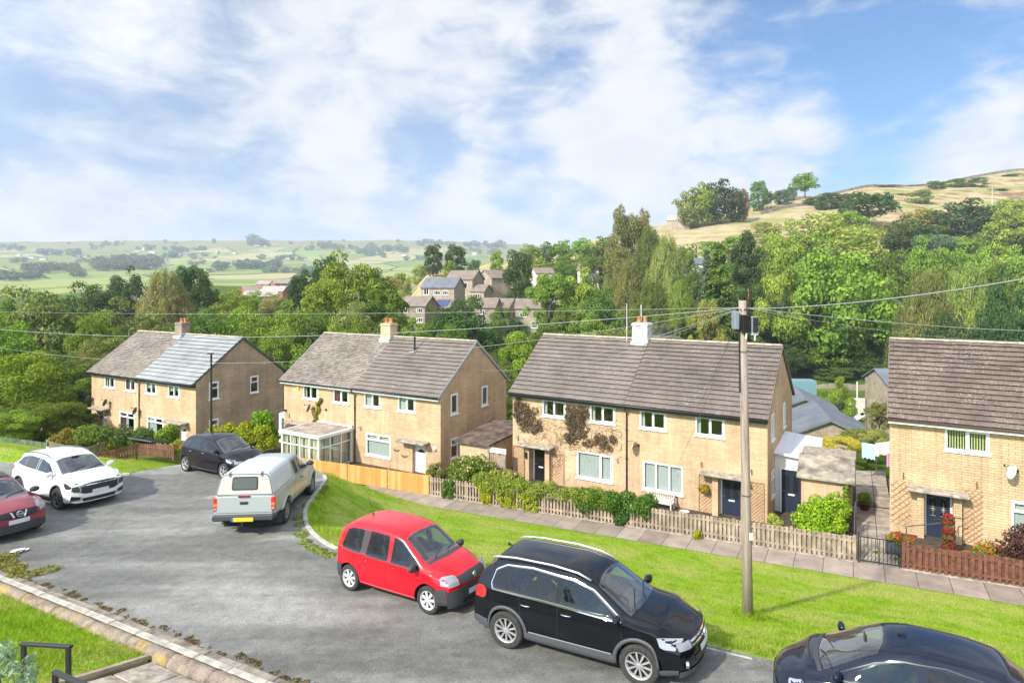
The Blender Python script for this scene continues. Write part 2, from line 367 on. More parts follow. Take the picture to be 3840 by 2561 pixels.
# the land: pasture, bracken and woodland floor by place
m_land,t,b = custom('land'); co = t.new('ShaderNodeTexCoord').outputs['Object']
sp = t.new('ShaderNodeSeparateXYZ',inp={0: co}); X = sp.outputs[0]; Y = sp.outputs[1]
kx = t.math('DIVIDE',X,t.math('MAXIMUM',Y,20))
n_a = t.noise(co,0.02,5,0.6); n_b = t.noise(co,0.10,5,0.6); n_c = t.noise(co,1.2,4,0.65)
near = t.ramp(n_b,[(0.3,(0.055,0.085,0.02)),(0.7,(0.11,0.16,0.035))])
# far side of the valley: patchwork of fields
vf = t.new('ShaderNodeTexVoronoi',feature='F1',inp={'Vector': t.mapping(co,(1,0.55,0),rot=(0,0,0.25)),'Scale': 0.0062}); 
fs = t.new('ShaderNodeSeparateColor',inp={0: vf.outputs['Color']})
fld = t.ramp(fs.outputs[0],[(0.0,(0.16,0.22,0.055)),(0.25,(0.27,0.31,0.10)),(0.45,(0.20,0.27,0.07)),(0.62,(0.36,0.33,0.16)),(0.8,(0.17,0.23,0.06)),(1.0,(0.28,0.27,0.12))],'CONSTANT')
fld = t.mix(t.math('MULTIPLY',t.smooth(n_a,.4,.7),0.4),fld,(0.30,0.30,0.14))
ve = t.new('ShaderNodeTexVoronoi',feature='DISTANCE_TO_EDGE',inp={'Vector': t.mapping(co,(1,0.55,0),rot=(0,0,0.25)),'Scale': 0.0062})
fld = t.mix(t.smooth(ve.outputs['Distance'],0.022,0.012),fld,(0.05,0.07,0.035))
# moorland at the top of the far hill
fld = t.mix(t.smooth(t.math('ADD',Y,t.math('MULTIPLY',n_a,500)),2700,3000),fld,(0.20,0.20,0.09))
c = t.mix(t.smooth(Y,560,640),near,fld)
# right-hand hill: straw-coloured rough grass with heather and bracken
hill = t.ramp(n_b,[(0.25,(0.22,0.20,0.07)),(0.42,(0.35,0.28,0.15)),(0.6,(0.46,0.375,0.23)),(0.78,(0.26,0.205,0.11))])
hill = t.mix(1.0,hill,t.ramp(n_c,[(0.3,0.8),(0.7,1.1)]),'MULTIPLY')
hea = t.math('MULTIPLY',t.smooth(t.noise(co,0.055,6,0.7),0.50,0.58),t.smooth(kx,0.45,0.70)); hill = t.mix(t.math('MULTIPLY',hea,.8),hill,(0.17,0.085,0.05))
grn = t.smooth(t.noise(co,0.03,6,.65),0.50,0.60); hill = t.mix(t.math('MULTIPLY',grn,.75),hill,(0.20,0.24,0.065))
hm = t.math('MULTIPLY',t.smooth(Y,255,300),t.smooth(Y,1400,1000)); hm = t.math('MULTIPLY',hm,t.smooth(kx,0.05,0.1))
kn = t.math('MULTIPLY',t.math('MULTIPLY',t.smooth(Y,185,205),t.smooth(Y,480,420)),t.math('MULTIPLY',t.smooth(kx,-0.21,-0.19),t.smooth(kx,0.12,0.06)))
c = t.mix(t.math('MAXIMUM',hm,kn),c,hill)
t.l.new(c,b.inputs['Base Color']); b.inputs['Roughness'].default_value = 1.0; b.inputs['Specular IOR Level'].default_value = 0.0
m_soil = principled('soil',(0.075,0.055,0.035),0.95,var=0.5,vscale=6,bump=.8,bscale=25)
m_flag,t,b = custom('flagstones'); tc = t.new('ShaderNodeTexCoord')
rot = t.mapping(tc.outputs['Object'],(1,1,1),(0,.20,0),(0,0,R(28.6)))
br = t.new('ShaderNodeTexBrick',offset=0.0,inp={'Vector': rot,'Color1': (0.37,0.30,0.245,1),'Color2': (0.27,0.215,0.17,1),'Mortar': (0.11,0.12,0.06,1),'Scale': 1.0,'Mortar Size': 0.016,'Mortar Smooth': 0.3,'Brick Width': 0.95,'Row Height': 1.45})
c = t.mix(1.0,br.outputs['Color'],t.ramp(t.noise(tc.outputs['Object'],1.6,5,.65),[(.3,.68),(.7,1.12)]),'MULTIPLY')
c = t.mix(1.0,c,t.ramp(t.noise(tc.outputs['Object'],40,4,.7),[(.3,.85),(.7,1.12)]),'MULTIPLY')
t.l.new(c,b.inputs['Base Color']); b.inputs['Roughness'].default_value = .9
bp = t.new('ShaderNodeBump',inp={'Height': t.math('ADD',t.math('MULTIPLY',br.outputs['Fac'],-1),t.math('MULTIPLY',t.noise(tc.outputs['Object'],30,4,.7),.5)),'Strength': .5,'Distance': .02}); t.l.new(bp.outputs[0],b.inputs['Normal'])
# ------------------------------------------------------------------ the one land sheet
def land_sheet():
 th = np.concatenate([np.linspace(-180,-48,45)[:-1],np.linspace(-48,48,260),np.linspace(48,180,45)[1:]])
 r = np.concatenate([np.linspace(1.0,42,120),np.exp(np.linspace(math.log(42.4),math.log(9000),230))])
 TH,RR = np.meshgrid(np.radians(th),r); xs = RR * np.sin(TH); ys = RR * np.cos(TH)
 z = gz(xs,ys) - 0.03
 s,n = sn(xs,ys); z = z - np.where((n > 7.3) & (n < n_edge(s)),0.02,0) - np.where((n > 0) & (n < 7.2) & (s > -60),.25,0)
 V = np.stack([xs,ys,z],-1).reshape(-1,3); nr,nt = xs.shape
 i = np.arange(nr - 1)[:,None] * nt + np.arange(nt - 1)[None,:]
 Fq = np.stack([i,i + 1,i + nt + 1,i + nt],-1).reshape(-1,4)
 me = bpy.data.meshes.new('land'); me.from_pydata(V.tolist(),[],Fq.tolist()); me.materials.append(m_land)
 me.polygons.foreach_set('use_smooth',[True] * len(me.polygons))
 o = bpy.data.objects.new('ground',me); COL.objects.link(o); tag(o,kind='structure'); return o
land_sheet()
def sn_sheet(name,sa,sb,na,nb,mat,dz,step=0.5,kind='structure',n_fun=(None,None),thick=0.0,**tg):
 """a sheet between two lines given in street coordinates"""
 S = np.arange(sa,sb + 1e-6,step); rows = []
 cnt = None
 for s in S:
  a = n_fun[0](s) if n_fun[0] else na; bb = n_fun[1](s) if n_fun[1] else nb
  cnt = cnt or max(2,int(abs(nb - na) / step) + 2)
  ns = np.linspace(a,bb,cnt); x,y = xy(s,ns); z = near_z(x,y) + dz
  if n_fun[0] or n_fun[1]: pass
  rows.append(np.stack([x,y,z],-1))
 V = np.array(rows); m = MB(); nr,nc = V.shape[:2]
 m.add(V.reshape(-1,3).tolist(),[(i * nc + j,(i + 1) * nc + j,(i + 1) * nc + j + 1,i * nc + j + 1) for i in range(nr - 1) for j in range(nc - 1)])
 if thick:
  for j in (0,nc - 1):
   for i in range(nr - 1):
    a,c = V[i,j],V[i + 1,j]; m.quad(a,c,c - [0,0,thick],a - [0,0,thick])
 o = m.build(name,mat,smooth=True,fixn=False); tag(o,kind=kind,**tg)
 return o
def road_edge(s): return float(n_edge(s))
sn_sheet('road',-75,45,7.6,13,m_road,0.0,0.25,n_fun=(None,lambda s: road_edge(s) + 0.02))
sn_sheet('pavement',-23,45,24.45,25.9,m_flag,0.015,0.4,thick=0.1)
sn_sheet('verge',-75,45,13,24.45,m_lawn,0.0,0.3,n_fun=(lambda s: road_edge(s) + 0.02,None))
sn_sheet('garden_lawn',-60,-11.34,0.0,7.0,m_lawn,0.0,0.35)
sn_sheet('garden_soil',-75,45,26.05,37.0,m_soil,0.0,0.5)
# grass blades over the lawns
def blades(name,n,sampler,hmin,hmax,w,seed,bend=0.5):
 r = np.random.default_rng(seed); x,y,dens = sampler(r,n)
 z = near_z(x,y); N = len(x); h = r.uniform(hmin,hmax,N) * dens
 a = r.uniform(0,2 * np.pi,N); l = r.uniform(0.1,bend,N) * h; ww = w * r.uniform(.6,1.3,N)
 dx = np.cos(a); dy = np.sin(a); b = r.uniform(0,2 * np.pi,N)
 P = np.zeros((N,3,3)); P[:,0] = np.stack([x - dx * ww,y - dy * ww,z - .01],-1); P[:,1] = np.stack([x + dx * ww,y + dy * ww,z - .01],-1)
 P[:,2] = np.stack([x + np.cos(b) * l,y + np.sin(b) * l,z + h],-1)
 o = raw_mesh(name,P.reshape(-1,3),N,3,m_blade); return tag(o,kind='stuff')
def vnoise(x,y,f,sd):
 return (np.sin(x * f + sd) * np.cos(y * f * 1.3 + sd * 2) + np.sin((x + y) * f * .7 + sd * 3) * np.cos((x - y) * f * .9)) * .25 + .5
def samp_verge(r,n):
 y = 9 + 30 * r.random(n) ** 1.5; k = r.uniform(-0.86,0.86,n); x = k * y
 s,nn = sn(x,y); ok = (nn > n_edge(s) + 0.1) & (nn < 24.4) & (s > -45); x = x[ok]; y = y[ok]; nn = nn[ok]; s = s[ok]
 e = nn - n_edge(s); tall = np.where(e < 0.7,1.9 * (0.4 + vnoise(x,y,3.1,1)),1.0); tall = np.where((24.4 - nn) < .25,1.3,tall)
 x_p,y_p = 5.47,14.5; d = np.hypot(x - x_p,y - y_p); tall = np.where(d < 0.45,2.6,tall)
 # long grass round the drop kerb at the bend
 tall = np.where((np.abs(s + 15.5) < 2.6) & (e < 1.0),tall * 1.5,tall)
 return x,y,tall * (0.55 + 0.9 * vnoise(x,y,1.1,4) * (.6 + .8 * vnoise(x,y,4.3,7)))
blades('verge_grass',330000,samp_verge,.03,.075,.009,3)
def samp_lawn(r,n):
 y = r.uniform(4.5,17.0,n); x = r.uniform(-.86,-.2,n) * y; s,nn = sn(x,y); ok = (nn < 7.0) & (nn > 1.5) & (s < -11.52)
 x = x[ok]; y = y[ok]; return x,y,(0.6 + 0.9 * vnoise(x,y,2.3,2))
blades('lawn_grass',150000,samp_lawn,.04,.10,.007,5,0.8)
# ------------------------------------------------------------------ building materials
m_brickA = brick_mat('buff_brick',(0.65,0.455,0.28),(0.57,0.385,0.225),(0.52,0.39,0.25),0.43,0.095,0.008,stain=.22,gnoise=.35)
m_brickB = brick_mat('buff_brick_bold',(0.67,0.48,0.285),(0.58,0.405,0.225),(0.34,0.23,0.14),0.40,0.097,0.009,stain=.2,gnoise=.35)
m_brickC = brick_mat('shaded_buff_brick',(0.54,0.40,0.27),(0.46,0.34,0.22),(0.36,0.27,0.17),0.43,0.095,0.008,stain=.3)  # darker buff brick for the first gable, its shade put into the colour
m_stone = brick_mat('grit_stone',(0.40,0.34,0.25),(0.28,0.23,0.17),(0.22,0.2,0.16),0.42,0.17,0.012,stain=.35)
m_redbrick = brick_mat('red_brick',(0.42,0.17,0.10),(0.36,0.14,0.09),(0.35,0.25,0.2),0.3,0.1,0.01)
def tile_mat(name,base,tw,th,var=0.25,lichen=0.0,rough=0.8,dark=.5,spec=.4):
 m,t,b = custom(name); tc = t.new('ShaderNodeTexCoord')
 ri = t.new('ShaderNodeNewGeometry').outputs['Random Per Island']
 c = t.ramp(ri,[(0,tuple(x * (1 - var) for x in base)),(.5,base),(1,tuple(x * (1 + var * .6) for x in base))])
 n = t.noise(tc.outputs['Object'],0.6,6,.62); c = t.mix(1.0,c,t.ramp(n,[(.3,.72),(.7,1.15)]),'MULTIPLY')
 n2 = t.noise(t.mapping(tc.outputs['Object'],(5,.7,.7)),3.0,4,.6); c = t.mix(1.0,c,t.ramp(n2,[(.3,.86),(.7,1.1)]),'MULTIPLY')
 n3 = t.noise(tc.outputs['Object'],45,3,.7); c = t.mix(1.0,c,t.ramp(n3,[(.3,.85),(.7,1.12)]),'MULTIPLY')
 if lichen:
  l = t.noise(tc.outputs['Object'],17,4,.6); lm = t.noise(tc.outputs['Object'],.7,3)
  f = t.smooth(t.math('ADD',l,t.math('MULTIPLY',t.math('SUBTRACT',lm,.5),.35)),0.67 - lichen * .06,0.695 - lichen * .06)
  c = t.mix(t.math('MULTIPLY',f,.65),c,(0.55,0.50,0.43))
  l2 = t.noise(t.mapping(tc.outputs['Object'],(1,1,1),(7,3,1)),6,5,.75); f2 = t.smooth(l2,.64,.68)
  c = t.mix(t.math('MULTIPLY',f2,.7 * lichen),c,(0.09,0.06,0.05))
 t.l.new(c,b.inputs['Base Color']); b.inputs['Roughness'].default_value = rough; b.inputs['Specular IOR Level'].default_value = spec
 bp = t.new('ShaderNodeBump',inp={'Height': n3,'Strength': .3,'Distance': .01}); t.l.new(bp.outputs[0],b.inputs['Normal'])
 return m
m_tileH3 = tile_mat('concrete_tile',(0.175,0.145,0.125),.33,.3,.10,.2)
m_tileH3b = tile_mat('concrete_tile_plain',(0.19,0.16,0.138),.33,.3,.08,.1)
m_tileH4 = tile_mat('concrete_tile_lichen',(0.165,0.125,0.102),.33,.3,.16,1.0)
m_tileH2 = tile_mat('concrete_tile_buff',(0.20,0.17,0.145),.33,.3,.09,.12)
m_slate = tile_mat('stone_tile',(0.235,0.20,0.165),.2,.17,.30,.25)
m_greytile = tile_mat('pale_grey_tile',(0.31,0.325,0.32),.33,.3,.05,0,.6)
m_upvc = principled('white_plastic',(0.80,0.81,0.80),.35)
m_upvc2 = principled('aged_white',(0.62,0.61,0.56),.6,var=.2,vscale=3)
m_black = principled('black_plastic',(0.02,0.02,0.02),.4)
m_dkgrey = principled('dark_grey_trim',(0.075,0.09,0.10),.5)
m_brown = principled('brown_plastic',(0.08,0.04,0.03),.45)
m_ridge = principled('ridge_tile',(0.42,0.36,0.27),.9,var=.35,vscale=4)
m_terra = principled('terracotta',(0.50,0.20,0.10),.8,var=.3,vscale=9)
m_lead = principled('lead_flashing',(0.42,0.44,0.46),.5,var=.3,vscale=6)
m_conc = principled('weathered_concrete',(0.36,0.31,0.25),.95,var=.45,vscale=5,bump=.5,bscale=30)
m_concpale = principled('pale_concrete',(0.50,0.47,0.42),.9,var=.3,vscale=4,bump=.3)
m_curtain = principled('net_curtain',(0.46,0.48,0.48),.9)
m_curtred = principled('plum_curtain',(0.16,0.03,0.07),.9)
m_blind = principled('vertical_blind',(0.50,0.50,0.28),.9)
m_room = principled('room',(0.16,0.14,0.11),.9)
m_navy = principled('navy_door',(0.022,0.032,0.06),.3,coat=.3)
m_blackdoor = principled('black_door',(0.012,0.012,0.013),.3,coat=.3)
m_whitedoor = principled('white_door',(0.78,0.79,0.79),.4)
m_brass = principled('brass',(0.55,0.38,0.12),.3,metal=1)
m_steel = principled('steel',(0.62,0.62,0.62),.3,metal=1)
m_painted = principled('grey_white_render',(0.60,0.60,0.57),.9,var=.35,vscale=4,bump=.3)
m_buffrend = principled('buff_render',(0.58,0.43,0.27),.9,var=.2,vscale=3,bump=.2)
m_wire = principled('overhead_cable',(0.30,0.32,0.30),.6)
m_wiredk = principled('dark_cable',(0.05,0.045,0.04),.6)
m_wood = principled('weathered_timber',(0.34,0.27,0.20),.9,var=.4,vscale=2.5,bump=.4,bscale=20)
m_woodbr = principled('brown_stained_timber',(0.155,0.062,0.035),.75,var=.4,vscale=5,bump=.3)
m_woodtrel = principled('trellis_timber',(0.40,0.24,0.13),.85,var=.3,vscale=8)
m_glass,t,b = custom('window_glass'); t.n.remove(b)
lw = t.new('ShaderNodeFresnel',inp={0: 1.55}); tr = t.new('ShaderNodeBsdfTransparent',inp={0: (0.92,0.95,0.93,1)}); gl = t.new('ShaderNodeBsdfGlossy',inp={'Color': (.95,1,.97,1),'Roughness': 0.02})
mxs = t.new('ShaderNodeMixShader',inp={0: t.math('MULTIPLY',t.math('ADD',t.math('MULTIPLY',lw.outputs[0],1.3),.03),t.math('SUBTRACT',1.0,t.new('ShaderNodeNewGeometry').outputs['Backfacing'])),1: tr.outputs[0],2: gl.outputs[0]}); t.l.new(mxs.outputs[0],t.n['Material Output'].inputs[0])
def wall_holes(m,org,ex,w,z0,z1,holes,depth,ey):
 """vertical wall from org along ex (unit), holes [(x0,x1,z0,z1)] with reveals of given depth along ey"""
 org = Vector(org); ex = Vector(ex); ey = Vector(ey); ez = Vector((0,0,1))
 xs = sorted({0.0,w} | {h[0] for h in holes} | {h[1] for h in holes}); zs = sorted({z0,z1} | {h[2] for h in holes} | {h[3] for h in holes})
 for i in range(len(xs) - 1):
  for j in range(len(zs) - 1):
   cx = (xs[i] + xs[i + 1]) / 2; cz = (zs[j] + zs[j + 1]) / 2
   if any(h[0] < cx < h[1] and h[2] < cz < h[3] for h in holes): continue
   P = lambda a,c: org + ex * a + ez * c
   m.quad(P(xs[i],zs[j]),P(xs[i + 1],zs[j]),P(xs[i + 1],zs[j + 1]),P(xs[i],zs[j + 1]))
 for h in holes:
  d = ey * (h[4] if len(h) > 4 else depth); c = [org + ex * h[0] + ez * h[2],org + ex * h[1] + ez * h[2],org + ex * h[1] + ez * h[3],org + ex * h[0] + ez * h[3]]
  for k in range(4): m.quad(c[k],c[(k + 1) % 4],c[(k + 1) % 4] + d,c[k] + d)
def frame_M(org,ex,ey):
 """local window frame: x along wall, y into wall, z up"""
 M = Matrix((Vector(ex),Vector(ey),Vector((0,0,1)))).transposed().to_4x4(); M.translation = Vector(org); return M
def window(par,M,w,h,kind='two',curtain=None,name='window',t=0.075,sill=True,fmat=None,inset=0.03):
 """casement window w x h, its lower-left corner at the origin of M (x right, y into the wall)"""
 f = MB(); fm = fmat or m_upvc; y0,y1 = inset - .03,inset + 0.05
 f.box(0,w,y0,y1,0,t,M).box(0,w,y0,y1,h - t,h,M).box(0,t,y0,y1,t,h - t,M).box(w - t,w,y0,y1,t,h - t,M)
 panes = []
 def sash(x0,x1,z0,z1,proud=0.02):
  s = 0.042; f.box(x0,x1,y0 - proud,y1 - .01,z0,z0 + s,M).box(x0,x1,y0 - proud,y1 - .01,z1 - s,z1,M).box(x0,x0 + s,y0 - proud,y1 - .01,z0 + s,z1 - s,M).box(x1 - s,x1,y0 - proud,y1 - .01,z0 + s,z1 - s,M)
 def vbar(x,z0=t,z1=None): f.box(x - t * .55,x + t * .55,y0 + .004,y1,z0,(z1 or h - t),M)
 def hbar(z,x0=t,x1=None): f.box(x0,(x1 or w - t),y0 + .008,y1,z - t * .5,z + t * .5,M)
 if kind == 'two': vbar(w * .5); sash(w * .5 + .03,w - t + .01,t - .01,h - t + .01)
 elif kind == 'three': vbar(w / 3); vbar(w * 2 / 3)
 elif kind == 'big_side': vbar(w * .66); sash(w * .66 + .03,w - t + .01,t - .01,h - t + .01)
 elif kind == 'toplight': hbar(h * .70); vbar(w * .52,h * .70 + t / 2); sash(t - .01,w * .52 - .03,h * .7 + .02,h - t + .01); sash(w * .52 + .03,w - t + .01,h * .7 + .02,h - t + .01)
 elif kind == 'small': hbar(h * .62); sash(t - .01,w - t + .01,h * .62 + .02,h - t + .01)
 elif kind == 'tall': sash(t - .01,w - t + .01,t - .01,h - t + .01)
 elif kind == 'cottage': vbar(w / 3); vbar(w * 2 / 3); hbar(h * .5)
 o = f.build(name,fm,par)
 MB().box(t * .5,w - t * .5,inset + .012,inset + .022,t * .5,h - t * .5,M).build('pane',m_glass,o)
 if sill: MB().box(-.05,w + .05,-.07,inset,-.075,0.0,M).build('sill',fm,o,bevel=.006)
 def cur(x0,x1,mat,z0=.05,z1=None,amp=.018,fr=38,nm='curtain'):
  m = MB(); n = max(6,int((x1 - x0) * 40)); z1 = z1 or h - .03
  pts = [(x0 + (x1 - x0) * i / n,inset + .10 + amp * math.sin(i * fr / 14.0) + amp * .6 * math.sin(i * .9)) for i in range(n + 1)]
  vs = [M @ Vector((p[0],p[1],z)) for p in pts for z in (z0,z1)]
  m.add(vs,[(2 * i,2 * i + 2,2 * i + 3,2 * i + 1) for i in range(n)]); m.build(nm,mat,o,smooth=True)
 if curtain == 'left': cur(.05,w * .17,m_curtain)
 elif curtain == 'left_wide': cur(.05,w * .5,m_curtain)
 elif curtain == 'both': cur(.05,w * .26,m_curtain); cur(w * .86,w - .05,m_curtain)
 elif curtain == 'full': cur(.05,w - .05,m_curtain)
 elif curtain == 'red': cur(.05,w * .3,m_curtred); cur(w * .34,w * .5,m_curtain); cur(w * .85,w - .04,m_curtred)
 elif curtain == 'three': cur(.05,w * .33,m_curtain); cur(w * .35,w * .62,m_curtain,z0=.05); cur(w * .68,w - .05,m_curtain)
 elif curtain == 'blind':
  m = MB()
  for i in range(int(w / .085)):
   x = .05 + i * .085; m.box(x,x + .045,inset + .08,inset + .085,.06,h - .04,M)
  m.build('blind',m_blind,o)
 elif curtain == 'bow':
  m = MB(); n = 40
  pts = [(x,z) for x,z in ((w * (i / n),h * .3 + h * .35 * abs(math.cos(math.pi * i / n))) for i in range(n + 1))]
  vs = []
  for i,(x,z) in enumerate(pts): vs += [M @ Vector((x * .96 + .02,inset + .1 + .012 * math.sin(i * 1.7),h - .04 - .04 * 0 - (h * .62) * (0.55 + .45 * abs(2 * i / n - 1)))),M @ Vector((x * .96 + .02,inset + .1 + .012 * math.sin(i * 1.7),h - .03))]
  m.add(vs,[(2 * i,2 * i + 2,2 * i + 3,2 * i + 1) for i in range(n)]); m.build('curtain',m_curtain,o,smooth=True)
  m = MB()
 return o
def door(par,M,w,h,mat,style='panel',glaz=True):
 """door leaf with frame; lower-left corner at origin of M"""
 f = MB(); t = .07
 f.box(0,t,-.02,.08,0,h,M).box(w - t,w,-.02,.08,0,h,M).box(t,w - t,-.02,.08,h - t,h,M).box(-.02,w + .02,-.06,.08,-.06,0,M)
 d = MB(); d.box(t + .002,w - t - .002,.02,.06,.003,h - t - .003,M)
 W2 = w - 2 * t
 for c in (.28,.72):
  x = t + W2 * c; d.box(x - W2 * .14,x + W2 * .14,.008,.021,h * .07,h * .34,M)
 o = d.build('door',mat,par,bevel=.004); f.build('door_frame',m_upvc,o)
 if glaz == 'arch':
  g = MB(); n = 12; cx = t + W2 * .5; r = W2 * .30
  g.poly([M @ Vector((cx + r * math.cos(math.pi * k / n),.016,h * .70 + r * .8 * math.sin(math.pi * k / n))) for k in range(n + 1)]); g.build('pane',principled('door_glass',(.05,.05,.03),.15),o)
  MB().box(t + W2 * .12,t + W2 * .15,.005,.02,h * .45,h * .5,M).build('handle',m_steel,o)
 elif glaz:
  g = MB()
  for c in (.28,.72):
   x = t + W2 * c; g.box(x - W2 * .12,x + W2 * .12,.012,.021,h * .47,h * .84,M)
  g.build('pane',principled('door_glass_dark',(.02,.025,.02),.12),o)
 if style == 'leaded':
  g = MB()
  for c in (.28,.72):
   x = t + W2 * c; z = h * .64
   for dx,dz in ((.05,.1),(-.05,.1),(.1,.0)): g.bar(M @ Vector((x - dx,.008,z - dz)),M @ Vector((x + dx,.008,z + dz)),.008)
   g.bar(M @ Vector((x - .1,.008,h * .5)),M @ Vector((x + .1,.008,h * .5)),.008).bar(M @ Vector((x,.008,h * .49)),M @ Vector((x,.008,h * .8)),.006)
  cx = t + W2 / 2; g.tube([M @ Vector((cx + W2 * .30 * math.cos(math.pi * k / 10),.008,h * .84 + .13 * math.sin(math.pi * k / 10))) for k in range(11)],.005,5)
  g.build('leading',m_upvc2,o)
 MB().box(w / 2 - .13,w / 2 + .13,.0,.02,h * .41,h * .445,M).build('letterbox',m_brass if style == 'leaded' else m_upvc,o)
 if glaz != 'arch':
  hx = w - t - .06 if style == 'leaded' else t + .06
  MB().bar(M @ Vector((hx,-.03,h * .5)),M @ Vector((hx + (-.1 if style == 'leaded' else .1),-.03,h * .5)),.018).bar(M @ Vector((hx,-.03,h * .5)),M @ Vector((hx,.02,h * .5)),.018).build('handle',m_steel,o)
 return o
def tile_slope(par,x0,x1,ybase,yridge,zb,zr,N,tw,mat,jit=.004,name='roof_slope',rand=0.0,rear=False):
 """a roof slope of lapped tiles, course by course, from the eaves to the ridge"""
 m = MB(); r_ = random.Random(int(x0 * 7) + N); L = math.hypot(yridge - ybase,zr - zb)
 uy,uz = (yridge - ybase) / L,(zr - zb) / L; nz,ny = abs(uy),-uz * (1 if uy > 0 else -1)
 th = .075 if tw > .3 else .036; dk = []
 for i in range(N):
  v0 = L * i / N - .015; v1 = L * (i + 1) / N + .01; x = x0 - (r_.random() * tw * .5 if rand else (tw * .5 if i % 2 else 0))
  while x < x1 - .01:
   w = tw * (1 + rand * (r_.random() - .5) * 1.2); a = max(x,x0); e = min(x + w - .004,x1)
   if e - a > .02:
    j = r_.uniform(-jit,jit); h0 = th + j; h1 = .002 + j * .3; dv = r_.uniform(-1,1) * jit * 2
    P = lambda X,V,H: (X,ybase + uy * V + ny * H,zb + uz * V + nz * H)
    m.add([P(a,v0 + dv,h0 - .016),P(e,v0 + dv,h0 - .016),P(e,v0 + dv,h0),P(a,v0 + dv,h0),P(a,v1,h1),P(e,v1,h1)],[(0,1,2,3),(3,2,5,4)])
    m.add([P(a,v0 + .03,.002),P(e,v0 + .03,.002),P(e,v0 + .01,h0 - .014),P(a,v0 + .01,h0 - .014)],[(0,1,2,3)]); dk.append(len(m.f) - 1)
   x += w
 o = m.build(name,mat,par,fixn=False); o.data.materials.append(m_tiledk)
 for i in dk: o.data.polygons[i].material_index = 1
 return o
m_tiledk = principled('tile_lap_shade',(.035,.028,.022),.95)  # painted shadow line: dark brown in the gap under every tile course
HS = {1: (-32.363,47.611,-6.605,-.5177),2: (-15.316,41.20,-6.271,-.5305),3: (-.184,33.455,-5.757,-.5564),4: (14.865,24.765,-5.266,-.5600)}
W_,D_,RH,EH = 13.0,7.786,2.86,4.54
UPX = [(1.88,3.25),(4.6,5.95),(7.2,8.5),(9.85,11.15)]
LOX = [(3.88,5.82),(7.36,9.28)]
def house(k,label,wallm,gable_m,cfg):
 x,y,z,a = HS[k]; o = empty('semi_detached_house',(x,y,z - EH),a,label,'house','pairs of semi-detached houses along the street')
 xl,xr,yf,yb = .06,12.94,.33,D_ - .33; ex,ey = (1,0,0),(0,1,0)
 holes = [(u0 - xl,u1 - xl,3.48,4.33) for u0,u1 in UPX] + [(u0 - xl,u1 - xl,.60,1.92) for u0,u1 in LOX]
 d1,d2 = (1.22,2.12),(10.93,11.87); holes += [(d1[0] - xl,d1[1] - xl,-.12,1.76,.32),(d2[0] - xl,d2[1] - xl,-.12,1.76,.32)]
 m = MB(); wall_holes(m,(xl,yf,0),ex,xr - xl,-2.5,4.62,holes,.14,ey)
 gh = [(1.28 - yf,2.02 - yf,3.38,4.55),(4.52 - yf,5.24 - yf,3.34,4.55),(1.28 - yf,2.02 - yf,.86,2.02)]
 m2 = MB(); wall_holes(m2,(xr,yf,0),ey,yb - yf,-3.5,4.6,gh,.12,(-1,0,0))
 zr = EH + RH - .12; mid = D_ / 2
 m2.poly([(xr,yf,4.6),(xr,yb,4.6),(xr,mid,zr)])
 m.quad((xl,yb,-3.5),(xl,yf,-3.5),(xl,yf,4.6),(xl,yb,4.6)); m.poly([(xl,yb,4.6),(xl,yf,4.6),(xl,mid,zr)])
 m.quad((xr,yb,-3.5),(xl,yb,-3.5),(xl,yb,4.6),(xr,yb,4.6))
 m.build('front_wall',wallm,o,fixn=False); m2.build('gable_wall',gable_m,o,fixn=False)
 fl = MB(); fl.box(xl + .02,xr - .15,yf + .16,yb - .02,2.25,2.4).box(6.42,6.55,yf + .16,yb - .02,-.2,4.55).box(xl + .02,xr - .15,yf + .16,yb - .02,-.3,-.2).box(xl + .02,xr - .15,3.6,3.7,-.2,4.55)
 fl.build('floor',m_room,o)
 # windows
 for i,(u0,u1) in enumerate(UPX): window(o,frame_M((u0,yf,3.48),ex,ey),u1 - u0,.85,'two',cfg['up'][i])
 for i,(u0,u1) in enumerate(LOX): window(o,frame_M((u0,yf,.60),ex,ey),u1 - u0,1.32,cfg['lokind'][i],cfg['lo'][i])
 for (a0,a1,z0,z1),kd,tt in zip([(1.28,2.02,3.38,4.55),(4.52,5.24,3.34,4.55),(1.28,2.02,.86,2.02)],cfg.get('gk',['tall','tall','small']),(0,1,2)):
  window(o,frame_M((xr,a0,z0),ey,(-1,0,0)),a1 - a0,z1 - z0,kd,'left' if tt == 0 else None)
 for (dx0,dx1),(dm,st,gzz) in zip((d1,d2),cfg['doors']): door(o,frame_M((dx0,yf + .22,-.12),ex,ey),dx1 - dx0,1.88,dm,st,gzz)
 # concrete door canopies
 for (c0,c1) in ((.66,2.62),(10.15,12.2)):
  cm = MB(); cm.box(c0,c1,yf - .62,yf + .01,1.84,1.95); cm.build('door_canopy',cfg.get('canm',m_conc),o,bevel=.025)
 if cfg.get('piers'):
  for c0,c1 in ((.98,1.2),(2.14,2.4),(10.66,10.91),(11.89,12.1)): MB().box(c0,c1,yf - .22,yf + .005,-.5,1.838).build('door_pier',wallm,o)
 # roof
 N1,tw1,rm1,rnd1 = cfg['roofL']; N2,tw2,rm2,rnd2 = cfg['roofR']
 ze = EH
 tile_slope(o,0,6.49,0,mid,ze,EH + RH,N1,tw1,rm1,.012 if rnd1 else .004,rand=rnd1)
 tile_slope(o,6.51,W_,0,mid,ze,EH + RH,N2,tw2,rm2,.012 if rnd2 else .004,rand=rnd2)
 b = MB(); sl = .10   # deck under the tiles and the rear slope
